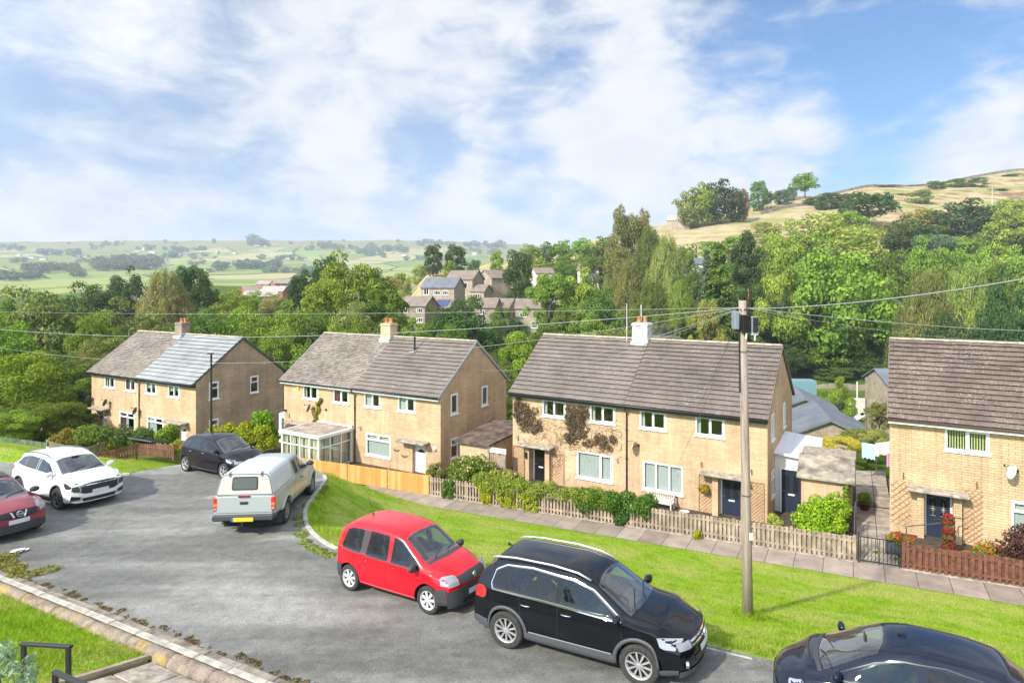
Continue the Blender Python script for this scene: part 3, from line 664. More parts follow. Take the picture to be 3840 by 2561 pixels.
 for (p,q) in (((0,EH),(mid,EH + RH)),((D_,EH),(mid,EH + RH))):
  e = 1 if p[0] == 0 else -1
  b.add([(0.01,p[0],p[1]),(W_ - .01,p[0],p[1]),(W_ - .01,q[0],q[1]),(.01,q[0],q[1]),(.01,p[0] + e * .03,p[1] - sl),(W_ - .01,p[0] + e * .03,p[1] - sl),(W_ - .01,q[0],q[1] - sl - .03),(.01,q[0],q[1] - sl - .03)],
              [(0,1,2,3),(4,7,6,5),(0,4,5,1),(1,5,6,2),(3,7,4,0)])
 b.build('roof_deck',cfg.get('verge',m_dkgrey),o)
 rg = MB(); x = 0.0
 while x < W_ - .05:
  e = min(x + .44,W_); n = 7; r1 = .125
  for k in range(n):
   t0,t1 = math.pi * (.12 + .76 * k / n),math.pi * (.12 + .76 * (k + 1) / n)
   rg.quad((x,mid - r1 * math.cos(t0),EH + RH - .05 + r1 * math.sin(t0)),(e,mid - r1 * math.cos(t0),EH + RH - .05 + (r1 - .006) * math.sin(t0)),(e,mid - r1 * math.cos(t1),EH + RH - .05 + (r1 - .006) * math.sin(t1)),(x,mid - r1 * math.cos(t1),EH + RH - .05 + r1 * math.sin(t1)))
  x += .45
 rg.build('ridge',cfg.get('ridgem',m_ridge),o)
 gt = MB(); gt.tube([(-.03,-.05,EH - .035),(W_ + .03,-.05,EH - .035)],.052,8); gt.build('gutter',cfg['gut'],o,smooth=True)
 MB().box(.02,W_ - .02,.02,.05,EH - .19,EH - .02).box(.02,W_ - .02,.05,yf,EH - .19,EH - .17).build('fascia',cfg['fas'],o)
 for xx in (W_ + .005,-.03):
  vg = MB()
  for (p,q) in (((-.02,EH - .02),(mid,EH + RH + .02)),((D_,EH - .02),(mid,EH + RH + .02))):
   vg.add([(xx,p[0],p[1] + .05),(xx + .03,p[0],p[1] + .05),(xx + .03,q[0],q[1] + .03),(xx,q[0],q[1] + .03),(xx,p[0],p[1] - .10),(xx + .03,p[0],p[1] - .10),(xx + .03,q[0],q[1] - .13),(xx,q[0],q[1] - .13)],
                   [(0,1,2,3),(4,7,6,5),(0,4,5,1),(1,5,6,2),(3,7,4,0),(2,6,7,3)])
  vg.build('verge_trim',cfg.get('verge',m_dkgrey),o)
 px = cfg['pipe']; pp = MB(); pp.tube([(px,-.05,EH - .06),(px,-.03,EH - .22),(px,yf - .06,EH - .42),(px,yf - .06,-.8)],.036,8); pp.box(px - .05,px + .05,yf - .1,yf,3.3,3.34).box(px - .05,px + .05,yf - .1,yf,1.9,1.94)
 pp.build('downpipe',cfg.get('pipem',m_black),o,smooth=False)
 # chimney
 cm,cx = cfg['chim']; c = MB(); c.box(cx - .42,cx + .42,mid - .34,mid + .38,6.9,8.12).box(cx - .47,cx + .47,mid - .39,mid + .43,8.12,8.20).box(cx - .43,cx + .43,mid - .35,mid + .39,8.20,8.27)
 ch = c.build('chimney',cm,o,bevel=.01)
 for i,dx in enumerate(cfg['pots']):
  p = MB(); M = Matrix.Translation((cx + dx,mid + (.02 if i != 1 else .14),8.27)); p.lathe([(.13,0),(.115,.05),(.10,.25),(.12,.27),(.12,.31),(.09,.31),(.08,.1)],M,14); p.build('chimney_pot',m_terra,ch,smooth=True)
 fm = MB(); fm.box(cx - .47,cx + .47,mid - .50,mid - .341,6.95,7.28).box(cx + .421,cx + .5,mid - .45,mid + .1,7.2,7.45); fm.build('flashing',m_lead,ch,bevel=.02)
 return o
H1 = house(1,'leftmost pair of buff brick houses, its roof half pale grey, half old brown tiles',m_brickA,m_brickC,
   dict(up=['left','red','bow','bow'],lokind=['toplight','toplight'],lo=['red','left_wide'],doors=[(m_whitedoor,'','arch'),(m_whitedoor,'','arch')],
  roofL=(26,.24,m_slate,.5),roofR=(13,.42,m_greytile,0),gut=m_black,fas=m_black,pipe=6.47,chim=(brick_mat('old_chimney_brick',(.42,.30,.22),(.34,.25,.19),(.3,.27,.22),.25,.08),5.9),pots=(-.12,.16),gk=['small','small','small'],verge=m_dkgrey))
H2 = house(2,'pair of buff brick houses with a white conservatory on its front, second from the left',m_brickA,m_brickA,
   dict(up=['left','red','left_wide','left_wide'],lokind=['big_side','toplight'],lo=['left','full'],doors=[(m_whitedoor,'',True),(m_whitedoor,'','arch')],
  roofL=(27,.25,m_slate,.5),roofR=(15,.36,m_tileH2,0),gut=m_black,fas=m_upvc,pipe=6.48,chim=(m_buffrend,6.0),pots=(-.22,0,.22),verge=principled('lead_grey_verge',(.34,.37,.40),.6)))
H3 = house(3,'pair of buff brick houses behind the telegraph pole with a dead brown creeper',m_brickA,m_brickA,
   dict(up=['left','left','left','left'],lokind=['big_side','three'],lo=['full','three'],doors=[(m_blackdoor,'',False),(m_navy,'',True)],
  roofL=(15,.33,m_tileH3b,0),roofR=(16,.33,m_tileH3,0),gut=m_black,fas=m_black,pipe=6.56,chim=(m_painted,6.0),pots=(-.16,.14),piers=True,verge=m_tileH3b))
H4 = house(4,'buff brick houses at the right edge with white lichen spots on the brown roof',m_brickB,m_brickB,
   dict(up=['blind','blind','left','left'],lokind=['toplight','three'],lo=['full','three'],doors=[(m_navy,'leaded',True),(m_navy,'',True)],
  roofL=(17,.33,m_tileH4,0),roofR=(17,.33,m_tileH4,0),gut=m_brown,fas=m_upvc,pipe=6.48,chim=(m_buffrend,6.0),pots=(-.2,.2),piers=True,verge=m_tileH4))
def HL(k,x,y,z):
 """house-local point to world"""
 hx,hy,hz,a = HS[k]; c,s = math.cos(a),math.sin(a); return Vector((hx + c * x - s * y,hy + s * x + c * y,hz - EH + z))
# flue pipe on the second house
fp = MB(); fp.tube([(9.0,2.9,6.5),(9.0,2.9,7.55)],.06,10).tube([(9.0,2.9,7.45),(9.0,2.9,7.55)],.085,10).tube([(9.0,2.9,7.60),(9.0,2.9,7.66)],.10,10).build('flue_pipe',m_black,H2,smooth=False)
MB().box(8.8,9.2,2.55,2.95,6.60,6.66,None).build('flue_flashing',m_lead,H2)
MB().tube([(11.5 - 6.22 + .0,3.55,7.2),(5.28,3.55,9.3)],.018,6).build('aerial_pole',m_upvc2,H3)
# ------------------------------------------------------------------ cars
def paint(name,base,metal=.2,rough=.35,coat=1.0): return principled(name,base,rough,metal=metal,coat=coat,ior=1.5)
m_carglass = principled('car_glass',(0.006,0.009,0.009),.02,ior=1.42)
m_screen = principled('windscreen_glass',(0.035,0.065,0.08),.02,ior=1.7,coat=.7)
def auto_glass(name,tint,k,base):
 m,t,b = custom(name); t.n.remove(b); fw = t.new('ShaderNodeLayerWeight',inp={0: .5}).outputs['Facing']
 f = t.math('ADD',base,t.math('MULTIPLY',t.math('POWER',fw,3.5),k),clamp=True)
 a = t.new('ShaderNodeBsdfTransparent',inp={0: tint + (1,)}); g = t.new('ShaderNodeBsdfGlossy',inp={'Color': (1,1,1,1),'Roughness': .01})
 x = t.new('ShaderNodeMixShader',inp={0: f,1: a.outputs[0],2: g.outputs[0]}); t.l.new(x.outputs[0],t.n['Material Output'].inputs[0]); return m
m_autoside = auto_glass('tinted_side_glass',(.42,.50,.46),.9,.05); m_autoscreen = auto_glass('windscreen_clear_glass',(.62,.74,.74),1.0,.16)
m_seat = principled('seat_fabric',(.07,.07,.075),.9); m_dash = principled('dashboard',(.035,.035,.04),.7)
m_tyre = principled('tyre_rubber',(0.035,0.033,0.03),.85,var=.3,vscale=12)
m_alloy = principled('alloy',(0.62,0.62,0.61),.35,metal=.7)
m_alloydk = principled('dark_alloy',(0.10,0.09,0.08),.4,metal=.5)
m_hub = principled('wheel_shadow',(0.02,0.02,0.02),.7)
m_plast = principled('bumper_plastic',(0.045,0.047,0.052),.6)
m_plastg = principled('grey_cladding',(0.07,0.073,0.078),.6)
m_chrome = principled('chrome',(0.75,0.76,0.78),.12,metal=1)
m_lampc = principled('clear_lamp',(0.34,0.36,0.38),.15,metal=.3,coat=1)
m_lampdk = principled('dark_lamp',(0.06,0.065,0.07),.1,metal=.3,coat=1)
m_red = principled('red_lens',(0.55,0.02,0.02),.15,coat=1)
m_amber = principled('amber_lens',(0.75,0.22,0.02),.2,coat=1)
m_plate = principled('white_plate',(0.62,0.64,0.66),.5)
m_yplate = principled('yellow_plate',(0.72,0.50,0.02),.5)
m_blueband = principled('blue_band',(0.02,0.10,0.30),.5)
m_under = principled('underbody',(0.012,0.012,0.012),.9)
def pchip(pts):
 xs = np.array([p[0] for p in pts],float); ys = np.array([p[1] for p in pts],float)
 o = np.argsort(xs); xs = xs[o]; ys = ys[o]; h = np.diff(xs); d = np.diff(ys) / h; m = np.zeros(len(xs))
 for i in range(1,len(xs) - 1):
  if d[i - 1] * d[i] > 0: w1 = 2 * h[i] + h[i - 1]; w2 = h[i] + 2 * h[i - 1]; m[i] = (w1 + w2) / (w1 / d[i - 1] + w2 / d[i])
 m[0] = d[0]; m[-1] = d[-1]
 def f(x):
  x = np.clip(x,xs[0],xs[-1]); i = min(max(int(np.searchsorted(xs,x)) - 1,0),len(h) - 1); t = (x - xs[i]) / h[i]
  return (1 + 2 * t) * (1 - t) ** 2 * ys[i] + t * (1 - t) ** 2 * h[i] * m[i] + t * t * (3 - 2 * t) * ys[i + 1] + t * t * (t - 1) * h[i] * m[i + 1]
 return f
def ss(a,b,x): t = min(1,max(0,(x - a) / (b - a))); return t * t * (3 - 2 * t)
class Car:
 def __init__(s,sp):
  s.sp = sp; s.f = {k: pchip(v) for k,v in sp['curves'].items()}; s.xf = sp['xf']; s.xr = sp['xr']; s.W = sp['W'] / 2
  s.kf = sp.get('kf',.16); s.kr = sp.get('kr',.12); s.wins = []; s.screen = None; s.nose = pchip(sp['nose']); s.tail = pchip(sp['tail'])
 def warp(s,p):
  x,y,z = p; q = (y / s.W) ** 2
  a = ss(s.xf - .75,s.xf,x); b = ss(s.xr + .7,s.xr,x)
  return (x - a * (s.kf * q + s.kf * .8 * q * q * q + s.nose(z)) + b * (s.kr * q + s.kr * q ** 3 + s.tail(z)),y,z)
 def section(s,x):
  g = s.f; top,dr,wr,be,wb,wm,zb = (g[k](x) for k in ('top','dr','wr','belt','wb','wm','zb'))
  zm = s.sp.get('zm',.58); zr = top - dr; be = min(be,zr - .03)
  if be < zm + .1: zm = be - .1
  P = [(0,zb),(wm * .6,zb),(wm - .09,zb + .01),(wm - .025,zb + .07),(wm - .006,(zb + zm) / 2),(wm,zm),(wm * .35 + wb * .65,zm + (be - zm) * .72),(wb,be)]
  P += [(wb + (wr - wb) * .10,be + (zr - be) * .06),(wb + (wr - wb) * .5,be + (zr - be) * .52),(wr + .006,zr - .0),(wr - .05,zr + dr * .42),(wr * .72,zr + dr * .78),(wr * .38,zr + dr * .95),(0,top)]
  return P
 def dense(s,x):
  P = s.section(x); out = []
  n = len(P)
  for i in range(n - 1):
   p0 = P[max(i - 1,0)]; p1 = P[i]; p2 = P[i + 1]; p3 = P[min(i + 2,n - 1)]
   if i == 0: p0 = (-p2[0],p2[1])
   if i == n - 2: p3 = (-p1[0],p1[1])
   d1 = math.dist(p0,p1) ** .5 + 1e-6; d2 = math.dist(p1,p2) ** .5 + 1e-6; d3 = math.dist(p2,p3) ** .5 + 1e-6
   for k in range(3):
    t = k / 3; r = []
    for c in (0,1):
     m1 = d2 * ((p1[c] - p0[c]) / d1 - (p2[c] - p0[c]) / (d1 + d2) + (p2[c] - p1[c]) / d2)
     m2 = d2 * ((p2[c] - p1[c]) / d2 - (p3[c] - p1[c]) / (d2 + d3) + (p3[c] - p2[c]) / d3)
     r.append((2 * t ** 3 - 3 * t * t + 1) * p1[c] + (t ** 3 - 2 * t * t + t) * m1 + (-2 * t ** 3 + 3 * t * t) * p2[c] + (t ** 3 - t * t) * m2)
    out.append(tuple(r))
  out.append(P[-1]); return out
 def side_y(s,x,z):
  Q = s.dense(x); best = None; top = 33
  for i in range(6,top):
   a,b = Q[i],Q[i + 1]
   if (a[1] - z) * (b[1] - z) <= 0 and abs(b[1] - a[1]) > 1e-6:
    y = a[0] + (b[0] - a[0]) * (z - a[1]) / (b[1] - a[1]); best = y if best is None else max(best,y)
  if best is None: best = Q[top][0] if z > Q[top][1] else Q[8][0]
  return best
 def top_z(s,x,y):
  Q = s.dense(x); y = abs(y)
  for i in range(len(Q) - 2,20,-1):
   a,b = Q[i],Q[i + 1]
   if min(a[0],b[0]) - 1e-6 <= y <= max(a[0],b[0]) + 1e-6 and abs(b[0] - a[0]) > 1e-6: return a[1] + (b[1] - a[1]) * (y - a[0]) / (b[0] - a[0])
  return Q[27][1]
 def body(s,mat,par):
  xs = sorted(set(np.round(np.concatenate([np.linspace(s.xr,s.xf,84),[s.xr + .02,s.xr + .05,s.xf - .02,s.xf - .05]]),4)))
  rows = [[s.warp((x,y,z)) for (y,z) in s.dense(x)] for x in xs]; n = len(rows[0]); N2 = 2 * n - 2
  m = MB()
  for r_ in rows: m.v += r_ + [(p[0],-p[1],p[2]) for p in r_[-2:0:-1]]
  for i in range(len(xs) - 1):
   for j in range(N2): a = i * N2 + j; b = i * N2 + (j + 1) % N2; m.f.append((a,b,b + N2,a + N2))
  # end faces as bridged rows so they follow the bowed nose and tail
  for base in (0,(len(xs) - 1) * N2):
   for j in range(n - 1):
    a = base + j; b = base + j + 1; c = base + (N2 - j - 1) % N2 if j + 1 < n - 0 else None
    L = lambda q: base + (q if q == 0 or q == n - 1 else N2 - q)
    q4 = [a,b,L(j + 1),L(j)]; q4 = list(dict.fromkeys(q4))
    if len(q4) > 2:
     if len(q4) == 4:
      # subdivide across y so the fascia is curved
      pa,pb,pc,pd = (Vector(m.v[i]) for i in q4); K = 12; k0 = len(m.v)
      x0 = xs[0] if base == 0 else xs[-1]
      za,zb_ = pa.z,pb.z; ya,yb = pa.y,pb.y; cols = []
      for t in range(1,K):
       u = 1 - 2 * t / K; cols.append((s.warp((x0,ya * u,za)),s.warp((x0,yb * u,zb_))))
      idx = [(a,b)]
      for p,q in cols: m.v += [p,q]; idx.append((len(m.v) - 2,len(m.v) - 1))
      idx.append((L(j),L(j + 1)))
      for t in range(K): m.f.append((idx[t][0],idx[t][1],idx[t + 1][1],idx[t + 1][0]))
     else: m.f.append(tuple(q4))
  me = bpy.data.meshes.new('body'); me.from_pydata(m.v,[],m.f)
  bm = bmesh.new(); bm.from_mesh(me); bmesh.ops.remove_doubles(bm,verts=bm.verts,dist=.0006); bmesh.ops.recalc_face_normals(bm,faces=bm.faces); bm.to_mesh(me); bm.free()
  me.materials.append(mat); me.polygons.foreach_set('use_smooth',[True] * len(me.polygons))
  o = bpy.data.objects.new('body',me); COL.objects.link(o)
  # wheel arches cut out of the shell
  c = MB(); R1 = s.sp['ra']
  for wx in s.sp['wx']:
   for sg in (1,-1):
    Mx = Matrix.Translation((wx,sg * (s.W - .36),s.sp['rw'] + .01)) @ Matrix.Rotation(R(-90 * sg),4,'X')
    c.lathe([(0.0001,0),(R1,0),(R1,.7),(0.0001,.7)],Mx,48)
  cme = bpy.data.meshes.new('cut'); cme.from_pydata([tuple(p) for p in c.v],[],c.f)
  bm = bmesh.new(); bm.from_mesh(cme); bmesh.ops.remove_doubles(bm,verts=bm.verts,dist=.001); bmesh.ops.recalc_face_normals(bm,faces=bm.faces); bm.to_mesh(cme); bm.free()
  cme.materials.append(m_under)
  co = bpy.data.objects.new('cut',cme); COL.objects.link(co)
  md = o.modifiers.new('b','BOOLEAN'); md.object = co; md.operation = 'DIFFERENCE'; md.solver = 'EXACT'; md.material_mode = 'TRANSFER'
  bpy.context.view_layer.update(); dg = bpy.context.evaluated_depsgraph_get()
  nm = bpy.data.meshes.new_from_object(o.evaluated_get(dg)); o.modifiers.clear(); o.data = nm; nm.name = 'body'
  bpy.data.objects.remove(co)
  try: nm.set_sharp_from_angle(angle=R(38))
  except Exception: pass
  o.parent = par; s.o = o; return o
 def patch(s,name,poly,mat,par,mode='side',off=.004,both=True,cell=.045,smooth=True,sides=(1,-1),r=0.0):
  """a panel laid on the shell; poly in (x,z) for the side, (x,y) for the top, (y,z) for front/rear"""
  if name in ('window_trim','side_window_trim','window_chrome'):
   q = list(poly) + [poly[0]]
   return s.line(q,.022 if mat is m_chrome else .014,mat,par,name,off=.006)
  if r: poly = roundpoly(poly,r)
  if name in ('front_side_window','rear_side_window','quarter_window') and mode == 'side': s.wins.append(poly); mat = m_autoside; off = .003
  if name == 'windscreen': s.screen = poly; mat = m_autoscreen
  bm = bmesh.new(); vs = [bm.verts.new((p[0],p[1],0)) for p in poly]; bm.faces.new(vs)
  for ax in (0,1):
   lo = min(p[ax] for p in poly); hi = max(p[ax] for p in poly); k = int((hi - lo) / cell)
   for i in range(1,k + 1):
    c = lo + (hi - lo) * i / (k + 1); pt = [0,0,0]; pt[ax] = c; nn = [0,0,0]; nn[ax] = 1
    bmesh.ops.bisect_plane(bm,geom=list(bm.verts) + list(bm.edges) + list(bm.faces),plane_co=pt,plane_no=nn)
  out = MB(); V = [v.co.copy() for v in bm.verts]; bm.verts.index_update(); fs = [tuple(v.index for v in f.verts) for f in bm.faces]; bm.free()
  def put(sg):
   k = len(out.v)
   for p in V:
    if mode == 'side': y = s.side_y(p.x,p.y) + off; q = s.warp((p.x,y,p.y)); q = (q[0],sg * q[1],q[2])
    elif mode == 'top': z = s.top_z(p.x,p.y) + off; q = s.warp((p.x,p.y,z))
    elif mode == 'front': q = s.warp((s.xf,p.x,p.y)); q = (q[0] + off,q[1],q[2])
    else: q = s.warp((s.xr,p.x,p.y)); q = (q[0] - off,q[1],q[2])
    out.v.append(q)
   out.f.extend([tuple(i + k for i in f) for f in fs])
  if mode != 'side': put(1); return out.build(name,mat,par,smooth=smooth,fixn=True)
  for sg in sides: out = MB(); put(sg); o = out.build(name,mat,par,smooth=smooth,fixn=True)
  return o
 def line(s,pts,w,mat,par,name='panel_gap',mode='side',off=.0022,sides=(1,-1)):
  for sg in sides:
   out = MB()
   for a,b in zip(pts[:-1],pts[1:]):
    L = math.dist(a,b); n = max(1,int(L / .06)); dx,dz = (b[0] - a[0]) / L,(b[1] - a[1]) / L; k = len(out.v)
    for i in range(n + 1):
     for e in (-1,1):
      x = a[0] + dx * L * i / n - dz * w / 2 * e; z = a[1] + dz * L * i / n + dx * w / 2 * e
      if mode == 'side': q = s.warp((x,s.side_y(x,z) + off,z)); q = (q[0],q[1] * sg,q[2])
      else: q = s.warp((x,z,s.top_z(x,z) + off))
      out.v.append(q)
    out.f += [(k + 2 * i,k + 2 * i + 2,k + 2 * i + 3,k + 2 * i + 1) for i in range(n)]
   o = out.build(name,mat,par,smooth=True)
   if mode != 'side': break
  return o
 def cut(s,c):
  me = bpy.data.meshes.new('cut'); me.from_pydata([tuple(p) for p in c.v],[],c.f); bm = bmesh.new(); bm.from_mesh(me); bmesh.ops.remove_doubles(bm,verts=bm.verts,dist=.0005); bmesh.ops.recalc_face_normals(bm,faces=bm.faces); bm.to_mesh(me); bm.free(); me.materials.append(m_under)
  co = bpy.data.objects.new('cut',me); COL.objects.link(co); o = s.o; par = o.parent; o.parent = None
  md = o.modifiers.new('b','BOOLEAN'); md.object = co; md.operation = 'DIFFERENCE'; md.solver = 'EXACT'; md.material_mode = 'TRANSFER'
  bpy.context.view_layer.update(); nm = bpy.data.meshes.new_from_object(o.evaluated_get(bpy.context.evaluated_depsgraph_get())); o.modifiers.clear(); o.data = nm; nm.name = 'body'; bpy.data.objects.remove(co); o.parent = par
  try: nm.set_sharp_from_angle(angle=R(38))
  except Exception: pass
 def hollow(s,xa,xb,par,rhd=1):
  """open the cabin behind the glass and fit it out"""
  o = s.o; xs = np.linspace(xa,xb,16); c = MB(); n = None
  for x in xs:
   top = s.f['top'](x) - .05; zr = s.f['top'](x) - s.f['dr'](x) - .05; zl = .62; zs = np.linspace(zl,max(zr,zl + .1),7)
   h = [(max(.2,s.side_y(x,z) - .07),z) for z in zs] + [(s.f['wr'](x) * .6,max(top,zl + .13)),(0,max(top,zl + .14))]; L = h + [(-y,z) for y,z in h[-2::-1]]; n = len(L)
   c.v += [(s.warp((x,y,z))[0],y,z) for y,z in L]
  k = len(xs); c.f += [(i * n + j,i * n + (j + 1) % n,(i + 1) * n + (j + 1) % n,(i + 1) * n + j) for i in range(k - 1) for j in range(n)] + [tuple(range(n)),tuple((k - 1) * n + j for j in range(n))]
  s.cut(c)
  def inset(P,d): cx = sum(p[0] for p in P) / len(P); cy = sum(p[1] for p in P) / len(P); return [(p[0] + (cx - p[0]) * d / max(.05,math.hypot(cx - p[0],cy - p[1])),p[1] + (cy - p[1]) * d / max(.05,math.hypot(cx - p[0],cy - p[1]))) for p in P]
  c = MB()
  for P in s.wins: c.prism([(s.warp((x,s.W * .9,z))[0],-1.3,z) for x,z in inset(P,.018)],(0,2.6,0))
  if s.wins: s.cut(c)
  if s.screen: s.cut(MB().prism([(x,y,s.f['top'](xb) - .16) for x,y in inset(s.screen,.03)],(0,0,1.5)))
  zf = .62; H = s.f['top']((xa + xb) / 2)
  for (x,y) in ((.05,.36),(.05,-.36)) + (((-.78,.36),(-.78,-.36)) if xa < -.9 else ()):
   MB().box(x - .25,x + .25,y - .23,y + .23,zf - .2,zf + .06).build('seat',m_seat,par,bevel=.03); M = Matrix.Translation((x - .22,y,zf + .02)) @ Matrix.Rotation(R(-14),4,'Y'); MB().box(-.06,.06,-.22,.22,0,.5,M).box(-.045,.045,-.12,.12,.52,.70,M).build('seat_back',m_seat,par,bevel=.03)
  zt = s.f['top'](xb) - .10; MB().box(xb - .42,xb + .02,-.62,.62,zf - .1,zt).build('dashboard',m_dash,par,bevel=.04)
  M = Matrix.Translation((xb - .50,-.36 * rhd,zt - .04)) @ Matrix.Rotation(R(-65),4,'Y'); MB().tube([M @ Vector((.19 * math.cos(a),.19 * math.sin(a),0)) for a in np.linspace(0,2 * math.pi,17)],.016,6).build('steering_wheel',m_dash,par,smooth=True)
  x = xb - .62; MB().box(x,x + .03,-.12,.12,H - .20,H - .13).build('rear_view_mirror',m_dash,par)
 def arch(s,r0,r1,mat,par,a0=-8,a1=188,off=.012,name='arch_trim'):
  n = 40
  for wx in s.sp['wx']:
   for sg in (1,-1):
    out = MB(); k = 0
    for i in range(n + 1):
     t = R(a0 + (a1 - a0) * i / n)
     for r_,of in ((r0,off),(r0,-.03),(r1,off),(r1,0.0)):
      x = wx + r_ * math.cos(t); z = s.sp['rw'] + .01 + r_ * math.sin(t); z = max(z,s.f['zb'](x) + .03)
      q = s.warp((x,s.side_y(min(max(x,s.xr + .01),s.xf - .01),z) + of,z)); out.v.append((q[0],sg * q[1],q[2]))
    for i in range(n):
     a = k + 4 * i; out.f += [(a,a + 4,a + 6,a + 2),(a,a + 1,a + 5,a + 4),(a + 2,a + 6,a + 7,a + 3)]
    out.build(name,mat,par,smooth=True)
def roundpoly(P,r,n=4):
 out = []; k = len(P)
 for i in range(k):
  a,b,c = (Vector(P[(i - 1) % k] + (0,)),Vector(P[i] + (0,)),Vector(P[(i + 1) % k] + (0,)))
  u = (a - b); v = (c - b); q = min(r,u.length * .45,v.length * .45); u.normalize(); v.normalize()
  p0 = b + u * q; p1 = b + v * q
  for j in range(n + 1): t = j / n; p = p0 * (1 - t) ** 2 + b * 2 * t * (1 - t) + p1 * t * t; out.append((p.x,p.y))
 return out
def wheel(par,x,y,rw,rr,width,spokes,style,rimm,sg):
 """wheel standing at (x,y); sg=+1 when its outer face looks to +y"""
 Mw = Matrix.Translation((x,y,rw)) @ Matrix.Rotation(R(-90 * sg),4,'X') @ Matrix.Rotation(rnd.uniform(0,1),4,'Z'); h = width / 2
 e = empty('wheel',(0,0,0)); e.parent = par
 t = MB(); t.lathe([(rr,-h * .9),(rw * .93,-h),(rw,-h * .7),(rw,h * .7),(rw * .965,h * .95),(rw * .88,h * 1.02),(rr + .01,h * .93),(rr - .012,h * .8),(rr - .015,-h * .9)],Mw,40)
 t.build('tyre',m_tyre,e,smooth=True)
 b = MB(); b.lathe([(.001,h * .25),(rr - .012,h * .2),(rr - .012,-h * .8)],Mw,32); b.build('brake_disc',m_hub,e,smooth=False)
 r_ = MB(); r_.lathe([(rr - .03,h * .55),(rr - .012,h * .9),(rr + .004,h * .95),(rr - .002,h * .8)],Mw,40)
 r_.lathe([(.001,h * .92),(.028,h * .92),(.034,h * .80)],Mw,16)
 for i in range(spokes):
  a = 2 * math.pi * i / spokes
  def pol(rad,ang,z): return Mw @ Vector((rad * math.cos(ang),rad * math.sin(ang),z))
  if style == 'ten': w0,w1,tw = .12,.085,0
  elif style == 'cover': w0,w1,tw = .30,.16,.0
  elif style == 'fork': w0,w1,tw = .10,.05,0
  else: w0,w1,tw = .26,.16,0
  if style == 'fork':
   for d in (-.17,.17):
    q = [pol(.03,a - .5,h * .8),pol(.03,a + .5,h * .8),pol(rr - .02,a + d + .075,h * .82),pol(rr - .02,a + d - .075,h * .82)]; r_.prism(q,Mw.to_3x3() @ Vector((0,0,-.02)))
  else:
   q = [pol(.03,a - 1.0 if spokes < 7 else a - .4,h * .86),pol(.03,a + 1.0 if spokes < 7 else a + .4,h * .86),pol(rr * .55,a + w0,h * .80),pol(rr - .018,a + w1,h * .80),pol(rr - .018,a - w1,h * .80),pol(rr * .55,a - w0,h * .80)]
   r_.prism(q,Mw.to_3x3() @ Vector((0,0,-.02)))
 r_.build('rim',rimm,e,smooth=False)
 return e
def place_car(e,P1,P2,wx,yw):
 """put the car so that the contact points of one side's two wheels come to P1 (rear) and P2 (front)"""
 P1 = Vector(P1); P2 = Vector(P2); d = (P2 - P1).normalized(); n = Vector((.01 * -1,.045,1)).normalized()
 nz = (n - d * n.dot(d)).normalized(); ly = nz.cross(d); M = Matrix((d,ly,nz)).transposed().to_4x4()
 mid = (P1 + P2) / 2; M.translation = mid - ly * yw - d * ((wx[0] + wx[1]) / 2)
 e.matrix_world = M
def on_road(u,v):
 k = Vector(((u * KD - 1920) / F,1,-(v * KD - Y0) / F)); t = -6.374 / (k.z - .01 * k.x + .045); return k * t
def mirrors(c,par,x,z,mat,w=.12):
 for sg in (1,-1):
  m = MB(); y = c.side_y(x,z - .06); m2 = Matrix.Translation((x,sg * (y + .12),z)) @ Matrix.Rotation(R(-10 * sg),4,'Z')
  n = 10; rings = []
  for i in range(n + 1):
   t = i / n; yy = (-.115 + .25 * t) * sg; r_ = math.sin(math.pi * min(max(t,.0),1) * .94 + .09) ** .5
   for k in range(12):
    an = 2 * math.pi * k / 12; rings.append(m2 @ Vector((.055 * r_ * math.cos(an) + (.03 if math.cos(an) > 0 else 0) * r_,yy,.085 * r_ * math.sin(an))))
  k0 = len(m.v); m.v += rings; m.f += [(k0 + i * 12 + k,k0 + i * 12 + (k + 1) % 12,k0 + (i + 1) * 12 + (k + 1) % 12,k0 + (i + 1) * 12 + k) for i in range(n) for k in range(12)]
  m.f += [tuple(k0 + k for k in range(12)),tuple(k0 + n * 12 + k for k in range(12))]
  m.bar((x + .03,sg * (y - .03),z - .08),(x + .01,sg * (y + .06),z - .04),.05,.03)
  m.build('wing_mirror',mat,par,smooth=True)
def handles(c,par,xs,z,mat,w=.17):
 for x in xs:
  for sg in (1,-1):
   m = MB(); y = c.side_y(x,z); pts = [c.warp((x + w * (t - .5),y + .008 + .022 * math.sin(math.pi * t),z)) for t in (0,.15,.5,.85,1)]
   m.tube([(p[0],p[1] * sg,p[2]) for p in pts],.011,6).build('door_handle',mat,par,smooth=True)
def wipers(c,par,x,ys,L):
 for y in ys:
  m = MB(); a = (x + .05,y,c.top_z(x + .05,y) + .02); pts = [a] + [(x - t * L * .30,y + t * L * .95,c.top_z(x - t * L * .30,y + t * L * .95) + .018) for t in (.2,.4,.6,.8,1)]
  m.tube(pts,.008,5); m.build('wiper',m_black,par)
def std_car(name,sp,pm,label,cat,P1,P2,yside=-1,roofm=None):
 e = empty(name,(0,0,0),0,label,cat); c = Car(sp); c.body(pm,e)
 for wx in sp['wx']:
  for sg in (1,-1): wheel(e,wx,sg * (c.W - sp.get('win',.12)),sp['rw'],sp['rr'],sp.get('tw',.21),sp['spokes'],sp['wstyle'],sp['rim'],sg)
 MB().box(sp['xr'] + .3,sp['xf'] - .3,-c.W + .2,c.W - .2,sp['rw'] * .6,.45).build('underbody',m_under,e)
 place_car(e,P1,P2,sp['wx'],yside * (c.W - .02))
 return e,c
